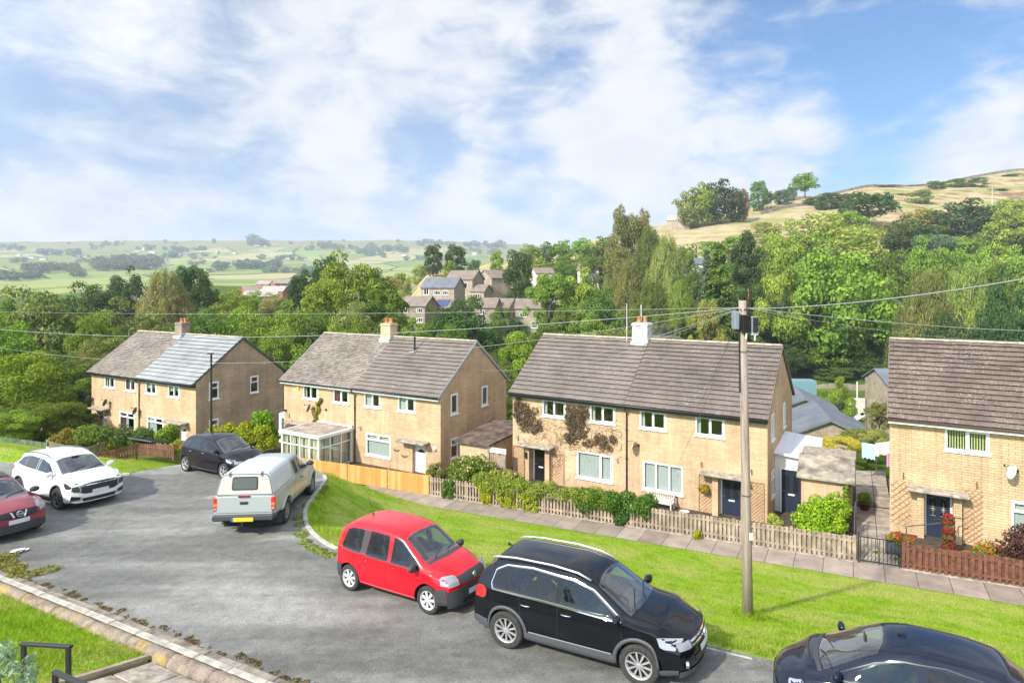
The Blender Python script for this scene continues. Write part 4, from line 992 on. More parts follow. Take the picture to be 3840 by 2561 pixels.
# ---- red hatchback
sp = dict(W=1.58,xf=1.86,xr=-1.69,wx=(-1.15,1.15),rw=.29,rr=.195,ra=.345,kf=.15,kr=.09,zm=.60,spokes=7,wstyle='cover',rim=principled('wheel_cover',(.60,.60,.60),.4,metal=.3),tw=.18,
  curves=dict(top=[(-1.69,1.38),(-1.5,1.475),(-1.0,1.535),(-.4,1.545),(.1,1.50),(.36,1.43),(.7,1.21),(.98,1.035),(1.2,.98),(1.5,.93),(1.75,.86),(1.86,.80)],
   dr=[(-1.69,.06),(-1.4,.06),(0,.07),(.36,.07),(.7,.09),(1.0,.10),(1.2,.07),(1.86,.05)],
   wr=[(-1.69,.58),(-1.2,.60),(0,.60),(.36,.60),(.7,.645),(1.0,.69),(1.3,.66),(1.6,.60),(1.86,.50)],
   belt=[(-1.69,.95),(-.5,.90),(.9,.85),(1.2,.83),(1.6,.79),(1.86,.70)],
   wb=[(-1.69,.70),(-1.3,.755),(0,.765),(.9,.765),(1.3,.75),(1.7,.70),(1.86,.64)],
   wm=[(-1.69,.72),(-1.4,.775),(0,.79),(1.2,.79),(1.6,.765),(1.86,.70)],zb=[(-1.69,.30),(-1.4,.22),(1.5,.20),(1.86,.22)]),
  nose=[(0,.06),(.35,0),(.55,.0),(.72,.05),(.82,.16),(1.0,.25)],tail=[(0,.03),(.5,0),(.95,.02),(1.2,.08),(1.45,.17),(1.6,.2)])
pr = paint('red_paint',(.60,.002,.012),0,.22,.35)
fiat,c = std_car('parked_car',sp,pr,'small bright red hatchback parked in front of the black four-by-four','car',on_road(796,1355),on_road(985,1412))
B = m_black
c.patch('rear_side_window',[(-.64,.915),(.03,.89),(.01,1.405),(-.55,1.435)],m_carglass,fiat,r=.03)
c.patch('front_side_window',[(.10,.888),(.93,.865),(.84,.99),(.37,1.335),(.13,1.40)],m_carglass,fiat,r=.03)
c.patch('quarter_window',[(-1.55,.96),(-.80,.925),(-.74,1.425),(-1.15,1.42),(-1.46,1.36)],m_carglass,fiat,r=.03)
for P in ([(-.64,.89),(.03,.865),(.03,.89),(-.64,.915)],[(.10,.863),(.95,.84),(.93,.865),(.10,.888)],[(-1.55,.93),(-.80,.90),(-.80,.925),(-1.55,.955)],[(-.80,.925),(-.64,.915),(-.56,1.43),(-.74,1.425)]): c.patch('window_seal',P,m_plast,fiat,off=.004)
c.patch('windscreen',[(.97,-.60),(1.03,-.3),(1.05,0),(1.03,.3),(.97,.60),(.40,.545),(.36,.3),(.355,0),(.36,-.3),(.40,-.545)],m_screen,fiat,mode='top',off=.006,cell=.08)
c.patch('scuttle',[(1.00,-.62),(1.05,0),(1.00,.62),(1.10,.60),(1.17,0),(1.10,-.60)],m_plast,fiat,mode='top',off=.004)
c.patch('front_bumper',[(-.74,.22),(-.74,.56),(-.5,.60),(0,.61),(.5,.60),(.74,.56),(.74,.22)],m_plast,fiat,mode='front',off=.03,cell=.08)
c.patch('bumper_side',[(1.50,.24),(1.50,.50),(1.6,.585),(1.84,.60),(1.84,.24)],m_plast,fiat,off=.022)
c.patch('rear_bumper',[(-1.68,.26),(-1.68,.60),(-1.52,.58),(-1.50,.26)],m_plast,fiat,off=.022)
c.patch('grille',[(-.42,.63),(-.46,.79),(0,.81),(.46,.79),(.42,.63)],m_plast,fiat,mode='front',off=.012,cell=.06,r=.03)
for y0,y1 in ((-.70,-.47),(.47,.70)): c.patch('headlight',[(y0,.63),(y0,.80),(y1,.82),(y1,.65)],m_lampc,fiat,mode='front',off=.02,cell=.05,r=.03)
c.patch('headlight_side',[(1.70,.655),(1.68,.80),(1.84,.81),(1.85,.65)],m_lampc,fiat,off=.012,r=.02)
MB().lathe([(.001,.02),(.055,.02),(.06,0)],Matrix.Translation((c.xf - .02,0,.725)) @ Matrix.Rotation(R(90),4,'Y'),18).build('badge',m_chrome,fiat)
c.patch('number_plate',[(-.26,.40),(-.26,.51),(.26,.51),(.26,.40)],m_plate,fiat,mode='front',off=.04,smooth=False)
c.patch('air_intake',[(-.45,.26),(-.40,.36),(.40,.36),(.45,.26)],m_under,fiat,mode='front',off=.036,r=.03)
c.patch('tail_light',[(-1.66,1.06),(-1.66,1.36),(-1.60,1.36),(-1.60,1.06)],m_red,fiat,off=.008)
c.line([(.065,.30),(.065,.88)],.009,B,fiat); c.line([(.98,.34),(.98,.84)],.009,B,fiat); c.line([(-.70,.62),(-.72,.90)],.009,B,fiat); c.line([(-.80,.30),(-.72,.62)],.007,B,fiat)
c.line([(-.78,.30),(.82,.28)],.014,principled('pale_red',(.6,.2,.2),.4),fiat,'sill_trim',off=.006)
c.line([(1.06,-.60),(1.5,-.52),(1.78,-.42)],.007,B,fiat,mode='top'); c.line([(1.06,.60),(1.5,.52),(1.78,.42)],.007,B,fiat,mode='top')
c.hollow(-1.35,0.95,fiat)
mirrors(c,fiat,.82,.93,m_plast); handles(c,fiat,(-.64,.18),.79,pr,.15); wipers(c,fiat,1.02,(-.35,.1),.5)
MB().tube([(-1.1,0,1.53),(-1.1,0,1.57)],.02,8).tube([(-1.1,0,1.56),(-1.28,0,1.98)],.004,5).build('aerial',m_black,fiat)
# ---- black four-by-four
sp = dict(W=1.81,xf=2.22,xr=-2.20,wx=(-1.30,1.30),rw=.355,rr=.235,ra=.405,kf=.20,kr=.12,zm=.66,spokes=10,wstyle='ten',rim=m_alloy,tw=.225,
  curves=dict(top=[(-2.20,1.44),(-2.05,1.585),(-1.7,1.66),(-1.0,1.70),(-.3,1.695),(.2,1.63),(.42,1.56),(.8,1.33),(1.12,1.14),(1.35,1.095),(1.8,1.02),(2.1,.92),(2.22,.84)],
   dr=[(-2.20,.08),(-1.7,.08),(0,.09),(.42,.08),(.8,.10),(1.12,.11),(1.5,.08),(2.22,.05)],
   wr=[(-2.20,.60),(-1.6,.64),(0,.66),(.42,.655),(.8,.71),(1.12,.765),(1.5,.74),(1.9,.66),(2.22,.56)],
   belt=[(-2.20,1.12),(-1,1.10),(.9,1.02),(1.3,.98),(1.8,.92),(2.22,.76)],
   wb=[(-2.20,.78),(-1.8,.85),(0,.865),(1.0,.87),(1.6,.85),(2.0,.79),(2.22,.72)],
   wm=[(-2.20,.82),(-1.8,.89),(0,.90),(1.5,.90),(1.95,.865),(2.22,.79)],zb=[(-2.20,.34),(-1.8,.25),(1.8,.23),(2.22,.27)]),
  nose=[(0,.12),(.3,.03),(.5,0),(.68,.02),(.85,.10),(.95,.2),(1.1,.3)],tail=[(0,.06),(.5,0),(.95,.03),(1.2,.12),(1.5,.34),(1.7,.4)])
pb = paint('black_paint',(.004,.005,.007),.0,.08,.0)
tig,c = std_car('parked_car',sp,pb,'black four-by-four with silver roof rails behind the red hatchback','car',on_road(1165,1489),on_road(1462,1573))
c.patch('window_chrome',[(-1.62,1.10),(-.5,1.075),(.98,1.02),(.93,1.09),(.44,1.43),(.05,1.545),(-.8,1.60),(-1.35,1.56),(-1.60,1.44),(-1.70,1.2)],m_chrome,tig,off=.003,r=.03)
c.patch('window_trim',[(-1.585,1.12),(-.5,1.098),(.92,1.045),(.87,1.10),(.42,1.41),(.04,1.523),(-.8,1.578),(-1.33,1.538),(-1.565,1.425),(-1.66,1.21)],B,tig,off=.0055,r=.03)
c.patch('front_side_window',[(-.17,1.105),(.80,1.07),(.78,1.12),(.40,1.385),(.03,1.495),(-.14,1.51)],m_carglass,tig,off=.009,r=.02)
c.patch('rear_side_window',[(-1.02,1.125),(-.27,1.108),(-.25,1.52),(-.80,1.552),(-.94,1.55)],m_carglass,tig,off=.009,r=.02)
c.patch('rear_side_window',[(-1.27,1.13),(-1.05,1.125),(-.97,1.545),(-1.15,1.53)],m_carglass,tig,off=.009,r=.01)
c.patch('quarter_window',[(-1.56,1.15),(-1.31,1.135),(-1.19,1.52),(-1.35,1.50),(-1.54,1.41),(-1.62,1.22)],m_carglass,tig,off=.009,r=.02)
c.patch('windscreen',[(1.12,-.69),(1.18,-.35),(1.20,0),(1.18,.35),(1.12,.69),(.50,.60),(.44,.3),(.43,0),(.44,-.3),(.50,-.60)],m_screen,tig,mode='top',off=.005,cell=.08)
c.patch('sill_cladding',[(-.86,.26),(-.88,.44),(.86,.44),(.84,.25)],m_plastg,tig,off=.016)
c.line([(-.80,.455),(.82,.455)],.02,m_alloy,tig,'sill_strip',off=.02)
c.arch(.40,.465,m_plastg,tig)
c.patch('rear_lower_bumper',[(-2.19,.34),(-2.19,.52),(-1.78,.50),(-1.76,.28),(-1.95,.26)],m_plastg,tig,off=.012)
c.patch('front_lower_bumper',[(1.78,.25),(1.80,.36),(2.2,.40),(2.2,.28)],m_plastg,tig,off=.012)
c.patch('front_skirt',[(-.80,.27),(-.80,.38),(-.3,.36),(.3,.36),(.80,.38),(.80,.27)],m_plastg,tig,mode='front',off=.014)
c.patch('grille',[(-.50,.70),(-.53,.83),(0,.86),(.53,.83),(.50,.70),(0,.68)],m_black,tig,mode='front',off=.006)
for z in (.725,.785):
 c.patch('grille_bar',[(-.49,z),(-.51,z + .03),(.51,z + .03),(.49,z)],m_chrome,tig,mode='front',off=.014)
c.patch('lower_grille',[(-.42,.43),(-.48,.56),(.48,.56),(.42,.43)],m_black,tig,mode='front',off=.008,r=.03)
c.patch('number_plate',[(-.26,.55),(-.26,.66),(.26,.66),(.26,.55)],m_plate,tig,mode='front',off=.022,smooth=False)
for y0,y1 in ((-.80,-.53),(.53,.80)): c.patch('headlight',[(y0,.72),(y0,.84),(y1,.84),(y1,.72)],m_lampc,tig,mode='front',off=.022,cell=.05,r=.02)
c.patch('headlight_side',[(1.86,.76),(1.76,.90),(1.90,.895),(2.17,.85),(2.17,.72),(2.0,.73)],m_lampc,tig,off=.016,r=.02)
for sg in (-1,1):
 M = Matrix.Translation(Vector(c.warp((2.2,sg * .66,.47))) + Vector((.0,0,0))) @ Matrix.Rotation(R(90),4,'Y') @ Matrix.Rotation(R(20 * sg),4,'X')
 MB().lathe([(.001,.025),(.05,.03),(.065,.03),(.07,-.02)],M,18).build('fog_light',m_chrome,tig,smooth=False)
c.patch('tail_light',[(-2.19,.88),(-2.19,1.10),(-2.05,1.12),(-1.86,1.06),(-1.88,.93),(-2.0,.88)],m_red,tig,off=.008,r=.03)
bd = MB(); Mb = Matrix.Translation((c.xf + .0,0,.775)) @ Matrix.Rotation(R(90),4,'Y') ; bd.lathe([(.062,.0),(.062,.03),(.075,.03),(.078,0)],Mb,24)
for a,b_ in (((-.045,.04),(-.012,-.045)),((-.012,-.045),(.0,-.015)),((.045,.04),(.012,-.045)),((.012,-.045),(0,-.015)),((-.02,.05),(0,.01)),((.02,.05),(0,.01))):
 bd.bar((c.xf + .022,a[0],.775 + a[1]),(c.xf + .022,b_[0],.775 + b_[1]),.012)
bd.build('badge',m_chrome,tig)
for xx in (-.22,.98 + .02): c.line([(xx,.45),(xx - (.0 if xx < 0 else 0),1.09 if xx < 0 else 1.0)],.008,B,tig)
c.line([(-.98,.72),(-1.03,1.10)],.008,B,tig)
c.line([(1.24,-.72),(1.7,-.66),(2.0,-.5),(2.14,-.2),(2.16,0),(2.14,.2),(2.0,.5),(1.7,.66),(1.24,.72)],.007,B,tig,mode='top')
for sg in (1,-1):
 m = MB(); pts = [(-1.75,sg * .60,1.615)] + [(x,sg * .61,c.top_z(x,.61) + h) for x,h in ((-1.6,.045),(-1.2,.055),(-.4,.055),(.1,.05),(.35,.015))]
 m.tube(pts,.022,8); m.build('roof_rail',m_alloy,tig,smooth=True)
c.hollow(-1.65,1.08,tig); tig.matrix_world = tig.matrix_world @ Matrix.Diagonal((1,1,.95,1))
mirrors(c,tig,.93,1.10,pb); handles(c,tig,(-.90 + .02,-.05),.93,m_chrome,.2); wipers(c,tig,1.13,(-.5,0.05),.62)
MB().prism([(-1.60,0,1.66),(-1.72,0,1.655),(-1.72,0,1.72)],(0,.03,0)).build('aerial',m_black,tig)
# ---- dark blue hatchback at the lower right, nose to the left
sp = dict(W=1.76,xf=2.12,xr=-2.15,wx=(-1.28,1.32),rw=.31,rr=.215,ra=.36,kf=.24,kr=.12,zm=.60,spokes=5,wstyle='five',rim=m_alloy,tw=.2,
  curves=dict(top=[(-2.15,1.10),(-2.0,1.24),(-1.6,1.37),(-1.0,1.455),(-.3,1.475),(.1,1.43),(.4,1.34),(.9,1.12),(1.22,.98),(1.5,.92),(1.85,.80),(2.05,.68),(2.12,.60)],
   dr=[(-2.15,.07),(-1.6,.07),(-.3,.08),(.2,.08),(.8,.10),(1.2,.11),(1.6,.09),(2.12,.05)],
   wr=[(-2.15,.50),(-1.5,.57),(-.3,.60),(.2,.60),(.8,.66),(1.2,.72),(1.6,.68),(1.9,.60),(2.12,.48)],
   belt=[(-2.15,.98),(-1.2,.97),(.3,.90),(.9,.86),(1.3,.82),(1.8,.70),(2.12,.54)],
   wb=[(-2.15,.70),(-1.7,.79),(0,.83),(1.0,.835),(1.6,.80),(1.95,.72),(2.12,.64)],
   wm=[(-2.15,.78),(-1.7,.86),(0,.88),(1.4,.88),(1.85,.83),(2.12,.72)],zb=[(-2.15,.28),(-1.7,.2),(1.7,.18),(2.12,.22)]),
  nose=[(0,.1),(.3,0),(.5,0),(.62,.06),(.8,.2),(1.0,.3)],tail=[(0,.06),(.5,0),(.9,.03),(1.2,.2),(1.5,.4)])
pa_ = paint('blue_black_paint',(.006,.010,.022),.0,.08,.0)
sdir = Vector((-.868,.494,.0)); q0 = Vector((5.05,10.15,0)); q0.z = z_road(q0.x,q0.y)
q1 = q0 - sdir * 2.6; q1.z = z_road(q1.x,q1.y)
aur,c = std_car('parked_car',sp,pa_,'dark blue-black hatchback cut off by the bottom right corner, facing left','car',q1 + Vector((-.35,-.75,0)),q0 + Vector((-.35,-.75,0)),yside=1)
c.patch('window_trim',[(-1.55,1.02),(-.9,.985),(1.05,.90),(1.0,.95),(.35,1.23),(-.1,1.335),(-.7,1.36),(-1.2,1.30)],B,aur,off=.003,r=.03)
c.patch('front_side_window',[(-.30,.985),(.90,.925),(.80,.985),(.32,1.21),(-.05,1.305),(-.30,1.32)],m_carglass,aur,off=.007,r=.02)
c.patch('rear_side_window',[(-1.05,1.02),(-.40,.99),(-.40,1.325),(-.72,1.335),(-1.02,1.30)],m_carglass,aur,off=.007,r=.02)
c.patch('quarter_window',[(-1.42,1.03),(-1.10,1.02),(-1.07,1.285),(-1.16,1.27)],m_carglass,aur,off=.007,r=.02)
c.patch('windscreen',[(1.17,-.66),(1.26,-.35),(1.29,0),(1.26,.35),(1.17,.66),(.30,.55),(.22,.3),(.20,0),(.22,-.3),(.30,-.55)],m_screen,aur,mode='top',off=.006,cell=.08)
c.patch('scuttle',[(1.20,-.68),(1.28,-.35),(1.31,0),(1.28,.35),(1.20,.68),(1.27,.67),(1.38,.3),(1.40,0),(1.38,-.3),(1.27,-.67)],m_plast,aur,mode='top',off=.005)
c.patch('headlight',[(1.66,.66),(1.58,.74),(1.75,.74),(1.98,.66),(2.02,.57),(1.86,.57)],m_lampc,aur,off=.014,r=.03)
c.patch('lower_grille',[(-.5,.26),(-.55,.42),(.55,.42),(.5,.26)],m_black,aur,mode='front',off=.008,r=.03)
c.patch('number_plate',[(-.26,.44),(-.26,.54),(.26,.54),(.26,.44)],m_plate,aur,mode='front',off=.012,smooth=False)
c.patch('tail_light',[(-2.13,.78),(-2.13,.95),(-1.75,.98),(-1.80,.84)],m_red,aur,off=.008,r=.03)
for xx in (-.35,1.05): c.line([(xx,.30),(xx,.95 if xx < 0 else .86)],.008,B,aur)
c.line([(1.3,-.68),(1.7,-.60),(1.98,-.40),(2.05,0),(1.98,.40),(1.7,.60),(1.3,.68)],.007,B,aur,mode='top'); c.line([(.18,-.57),(.13,0),(.18,.57)],.008,B,aur,mode='top'); c.line([(-1.75,-.5),(-1.80,0),(-1.75,.5)],.008,B,aur,mode='top')
c.hollow(-1.5,1.12,aur); aur.matrix_world = aur.matrix_world @ Matrix.Translation((2.12,0,-.03)) @ Matrix.Diagonal((.84,.96,.96,1)) @ Matrix.Translation((-2.12,0,0))
mirrors(c,aur,.93,1.0,pa_); handles(c,aur,(-.18,-1.0),.84,pa_,.2); wipers(c,aur,1.22,(-.45,.1),.6)
MB().prism([(-.02,-.02,1.46),(-.02,.02,1.46),(-.16,0,1.475)],(0,0,.035)).build('aerial',m_black,aur)
# ---- black supermini by the grass at the turning head
sp = dict(W=1.695,xf=2.05,xr=-2.01,wx=(-1.285,1.285),rw=.31,rr=.215,ra=.355,kf=.22,kr=.12,zm=.60,spokes=5,wstyle='fork',rim=m_alloy,tw=.19,
  curves=dict(top=[(-2.01,1.16),(-1.85,1.30),(-1.5,1.40),(-.9,1.475),(-.3,1.495),(.1,1.45),(.35,1.38),(.8,1.15),(1.10,1.005),(1.4,.96),(1.75,.88),(1.95,.78),(2.05,.70)],
   dr=[(-2.01,.07),(-1.5,.07),(-.3,.08),(.3,.08),(.8,.10),(1.1,.11),(1.5,.09),(2.05,.05)],
   wr=[(-2.01,.52),(-1.4,.57),(-.3,.59),(.3,.59),(.8,.65),(1.1,.70),(1.5,.67),(1.85,.58),(2.05,.48)],
   belt=[(-2.01,1.02),(-1.1,1.0),(.8,.92),(1.2,.88),(1.7,.79),(2.05,.64)],
   wb=[(-2.01,.70),(-1.6,.78),(0,.805),(1.0,.81),(1.5,.79),(1.9,.72),(2.05,.66)],
   wm=[(-2.01,.76),(-1.6,.83),(0,.845),(1.4,.845),(1.8,.81),(2.05,.72)],zb=[(-2.01,.3),(-1.6,.2),(1.6,.18),(2.05,.22)]),
  nose=[(0,.1),(.3,0),(.5,0),(.68,.04),(.85,.18),(1.0,.28)],tail=[(0,.06),(.5,0),(.9,.03),(1.2,.14),(1.45,.34)])
pz = paint('dark_purple_black_paint',(.010,.008,.011),.0,.10,.0)
maz,c = std_car('parked_car',sp,pz,'small black hatchback parked beside the grass at the far end of the road','car',on_road(423,1082),on_road(512,1101))
c.patch('window_trim',[(-1.62,1.05),(-.9,1.02),(.93,.945),(.88,1.0),(.36,1.27),(-.05,1.355),(-.7,1.385),(-1.25,1.31)],B,maz,off=.003,r=.03)
c.patch('front_side_window',[(-.17,1.01),(.80,.965),(.75,1.02),(.34,1.25),(-.05,1.33),(-.15,1.335)],m_carglass,maz,off=.007,r=.02)
c.patch('rear_side_window',[(-1.00,1.045),(-.30,1.02),(-.28,1.345),(-.70,1.36),(-1.0,1.32)],m_carglass,maz,off=.007,r=.02)
c.patch('quarter_window',[(-1.48,1.065),(-1.06,1.05),(-1.04,1.31),(-1.22,1.285)],m_carglass,maz,off=.007,r=.02)
c.patch('windscreen',[(1.09,-.64),(1.16,-.33),(1.18,0),(1.16,.33),(1.09,.64),(.40,.545),(.33,.3),(.31,0),(.33,-.3),(.40,-.545)],m_screen,maz,mode='top',off=.006,cell=.08)
c.patch('scuttle',[(1.12,-.65),(1.2,0),(1.12,.65),(1.18,.65),(1.27,0),(1.18,-.65)],m_plast,maz,mode='top',off=.005)
c.patch('headlight',[(1.66,.70),(1.53,.80),(1.70,.80),(1.94,.73),(1.97,.65)],m_lampc,maz,off=.012,r=.03)
for y0,y1 in ((-.70,-.42),(.42,.70)): c.patch('headlight',[(y0,.60),(y0,.72),(y1,.70),(y1,.63)],m_lampc,maz,mode='front',off=.008,r=.02)
c.patch('grille',[(-.36,.40),(-.42,.64),(.42,.64),(.36,.40)],m_black,maz,mode='front',off=.008,r=.04)
c.patch('number_plate',[(-.26,.45),(-.26,.55),(.26,.55),(.26,.45)],m_plate,maz,mode='front',off=.014,smooth=False)
c.patch('tail_light',[(-2.0,.82),(-2.0,1.00),(-1.78,1.02),(-1.82,.88)],m_red,maz,off=.008,r=.03)
c.line([(-.85,.27),(.9,.25)],.018,m_chrome,maz,'sill_trim',off=.005)
for xx in (-.22,.95): c.line([(xx,.28),(xx,1.0 if xx < 0 else .9)],.008,B,maz)
c.line([(-.95,.68),(-1.03,1.03)],.008,B,maz)
c.hollow(-1.45,1.03,maz)
mirrors(c,maz,.86,1.04,pz); handles(c,maz,(-.05,-.92),.88,m_chrome,.18); wipers(c,maz,1.10,(-.42,.1),.55)
MB().tube([(-1.3,0,1.42),(-1.5,0,1.56)],.006,5).build('aerial',m_black,maz)
# ---- white sport utility car
sp = dict(W=1.865,xf=2.26,xr=-2.25,wx=(-1.34,1.34),rw=.355,rr=.24,ra=.405,kf=.17,kr=.14,zm=.66,spokes=5,wstyle='fork',rim=m_alloydk,tw=.225,
  curves=dict(top=[(-2.25,1.28),(-2.1,1.43),(-1.7,1.55),(-1.0,1.63),(-.3,1.645),(.2,1.58),(.45,1.50),(.9,1.28),(1.22,1.125),(1.5,1.09),(1.9,1.03),(2.15,.95),(2.26,.88)],
   dr=[(-2.25,.07),(-1.6,.08),(0,.09),(.45,.08),(.9,.10),(1.2,.11),(1.5,.08),(2.26,.05)],
   wr=[(-2.25,.56),(-1.5,.64),(0,.67),(.45,.665),(.9,.72),(1.22,.78),(1.6,.77),(2.0,.70),(2.26,.62)],
   belt=[(-2.25,1.16),(-1.2,1.10),(.9,1.03),(1.3,1.0),(1.8,.96),(2.26,.82)],
   wb=[(-2.25,.76),(-1.8,.86),(0,.885),(1.0,.89),(1.6,.88),(2.0,.83),(2.26,.76)],
   wm=[(-2.25,.84),(-1.8,.915),(0,.93),(1.5,.93),(1.95,.90),(2.26,.82)],zb=[(-2.25,.36),(-1.8,.24),(1.8,.22),(2.26,.25)]),
  nose=[(0,.12),(.3,.03),(.5,0),(.80,.02),(.92,.08),(1.1,.2)],tail=[(0,.06),(.5,0),(.95,.02),(1.2,.10),(1.5,.42),(1.7,.5)])
pw = paint('white_paint',(.80,.81,.80),0,.3)
fr = on_road(129,1170); h = Vector((math.sin(R(63)),-math.cos(R(63)),0)); hd = R(-33)
dirk = Vector((math.cos(R(-30)),math.sin(R(-30)),0)); rear = fr - dirk * 2.68; rear.z = z_road(rear.x,rear.y)
kia,c = std_car('parked_car',sp,pw,'white sport utility car with black bonnet grille between the red car and the grass','car',rear,fr)
c.patch('window_trim',[(-1.85,1.20),(-1.6,1.13),(-.9,1.115),(1.02,1.05),(.98,1.10),(.42,1.40),(.0,1.50),(-.8,1.535),(-1.45,1.44),(-1.86,1.27)],B,kia,off=.003,r=.03)
c.patch('front_side_window',[(-.14,1.11),(.90,1.075),(.85,1.12),(.40,1.375),(.0,1.475),(-.12,1.48)],m_carglass,kia,off=.007,r=.02)
c.patch('rear_side_window',[(-1.10,1.14),(-.26,1.115),(-.24,1.49),(-.80,1.51),(-1.1,1.48)],m_carglass,kia,off=.007,r=.02)
c.patch('quarter_window',[(-1.72,1.20),(-1.17,1.145),(-1.17,1.465),(-1.45,1.42)],m_carglass,kia,off=.007,r=.02)
c.patch('windscreen',[(1.21,-.71),(1.29,-.35),(1.31,0),(1.29,.35),(1.21,.71),(.50,.60),(.43,.3),(.42,0),(.43,-.3),(.50,-.60)],m_screen,kia,mode='top',off=.006,cell=.08)
c.patch('grille',[(-.80,0.770),(-.60,0.810),(-.3,0.840),(.3,0.840),(.60,0.810),(.80,0.770),(.72,0.630),(.45,0.530),(-.45,0.530),(-.72,0.630)],m_black,kia,mode='front',off=.008,r=.02)
c.patch('nose_strip',[(-.50,0.805),(-.2,0.835),(.2,0.835),(.50,0.805),(.50,0.840),(.2,0.875),(-.2,0.875),(-.50,0.840)],m_dkgrey,kia,mode='front',off=.016)
c.patch('grille_trim',[(-.62,0.775),(-.3,0.795),(.3,0.795),(.62,0.775),(.62,0.795),(.3,0.815),(-.3,0.815),(-.62,0.795)],m_chrome,kia,mode='front',off=.018)
for sg in (1,-1):
 c.patch('headlight',[(sg * .62,0.650),(sg * .64,0.800),(sg * .80,0.790),(sg * .82,0.670),(sg * .74,0.610)],m_lampdk,kia,mode='front',off=.012,r=.01)
 o_ = c.patch('day_light',[(sg * .59,0.590),(sg * .64,0.590),(sg * .60,0.690),(sg * .66,0.800),(sg * .62,0.810),(sg * .56,0.695)],m_lampc,kia,mode='front',off=.018)
 c.patch('bumper_vent',[(sg * .60,.36),(sg * .56,.44),(sg * .82,.50),(sg * .84,.36)],m_black,kia,mode='front',off=.008,r=.02)
 c.patch('vent_trim',[(sg * .58,.33),(sg * .50,.385),(sg * .56,.45),(sg * .60,.45),(sg * .56,.385),(sg * .62,.36),(sg * .84,.36),(sg * .84,.33)],m_chrome,kia,mode='front',off=.012)
c.patch('headlight_side',[(1.92,.80),(1.80,.90),(2.23,.88),(2.23,.72),(2.08,.71)],m_lampdk,kia,off=.008,r=.02)
c.patch('number_plate',[(-.26,.52),(-.26,.63),(.26,.63),(.26,.52)],m_plate,kia,mode='front',off=.02,smooth=False)
c.patch('lower_grille',[(-.50,.28),(-.54,.40),(.54,.40),(.50,.28)],m_black,kia,mode='front',off=.008,r=.02)
c.arch(.40,.455,m_plast,kia); c.patch('sill_cladding',[(-.88,.25),(-.90,.36),(.88,.36),(.86,.24)],m_plast,kia,off=.012)
c.patch('tail_light',[(-2.24,.96),(-2.24,1.08),(-2.0,1.10),(-2.0,1.0)],m_red,kia,off=.008)
for xx in (-.20,1.02): c.line([(xx,.38),(xx,1.1 if xx < 0 else 1.02)],.006,B,kia)
c.line([(-1.0,.75),(-1.12,1.12)],.006,B,kia)
c.line([(1.3,-.74),(1.8,-.70),(2.1,-.55)],.006,m_dkgrey,kia,mode='top'); c.line([(1.3,.74),(1.8,.70),(2.1,.55)],.006,m_dkgrey,kia,mode='top')
for sg in (1,-1):
 m = MB(); m.tube([(-1.6,sg * .61,c.top_z(-1.6,.61) + .0)] + [(x,sg * .625,c.top_z(x,.62) + .035) for x in (-1.4,-.7,0)] + [(.3,sg * .62,c.top_z(.3,.62))],.016,6); m.build('roof_rail',m_dkgrey,kia,smooth=True)
for P in ([(-.24,1.12),(-.16,1.12),(-.14,1.48),(-.22,1.49)],[(-1.17,1.15),(-1.11,1.145),(-1.11,1.48),(-1.17,1.465)]): c.patch('pillar',P,B,kia,off=.004)
c.hollow(-1.7,1.16,kia)
mirrors(c,kia,.97,1.12,pw); handles(c,kia,(0,-.95),.95,pw,.2); wipers(c,kia,1.24,(-.5,.05),.62)
MB().prism([(-1.35,-.02,1.585),(-1.35,.02,1.585),(-1.5,0,1.57)],(0,0,.06)).build('aerial',pw,kia)
# ---- dark red crossover at the left edge
sp = dict(W=1.78,xf=2.16,xr=-2.15,wx=(-1.315,1.315),rw=.345,rr=.225,ra=.395,kf=.20,kr=.14,zm=.66,spokes=5,wstyle='five',rim=m_alloy,tw=.22,
  curves=dict(top=[(-2.15,1.26),(-2.0,1.40),(-1.6,1.53),(-1.0,1.59),(-.3,1.605),(.2,1.54),(.42,1.47),(.85,1.24),(1.15,1.09),(1.45,1.05),(1.8,.99),(2.05,.91),(2.16,.84)],
   dr=[(-2.15,.07),(-1.6,.08),(0,.09),(.42,.08),(.85,.10),(1.15,.11),(1.45,.10),(2.16,.06)],
   wr=[(-2.15,.54),(-1.5,.62),(0,.64),(.42,.635),(.85,.69),(1.15,.74),(1.5,.70),(1.9,.62),(2.16,.52)],
   belt=[(-2.15,1.14),(-1.2,1.09),(.9,1.0),(1.25,.96),(1.7,.90),(2.16,.76)],
   wb=[(-2.15,.74),(-1.8,.83),(0,.85),(1.0,.855),(1.6,.84),(1.95,.78),(2.16,.71)],
   wm=[(-2.15,.80),(-1.8,.87),(0,.885),(1.5,.885),(1.9,.85),(2.16,.78)],zb=[(-2.15,.34),(-1.8,.24),(1.8,.22),(2.16,.25)]),
  nose=[(0,.12),(.3,.02),(.5,0),(.72,.02),(.86,.09),(1.0,.2)],tail=[(0,.06),(.5,0),(.95,.03),(1.2,.12),(1.5,.36),(1.7,.4)])
pq = paint('wine_red_paint',(.26,.018,.040),.3,.3)
fl_ = on_road(117,1222); dq = Vector((math.cos(R(-28)),math.sin(R(-28)),0)); lq = Vector((-dq.y,dq.x,0))
ff = fl_ - dq * .93 + lq * .05; fro = ff - lq * 1.70; fro.z = z_road(fro.x,fro.y); rro = fro - dq * 2.63; rro.z = z_road(rro.x,rro.y)
qas,c = std_car('parked_car',sp,pq,'wine red crossover car cut off by the left edge of the photo','car',rro,fro)
c.patch('window_trim',[(-1.7,1.17),(-.9,1.10),(.98,1.02),(.93,1.07),(.40,1.36),(.0,1.46),(-.8,1.49),(-1.4,1.41)],B,qas,off=.003,r=.03)
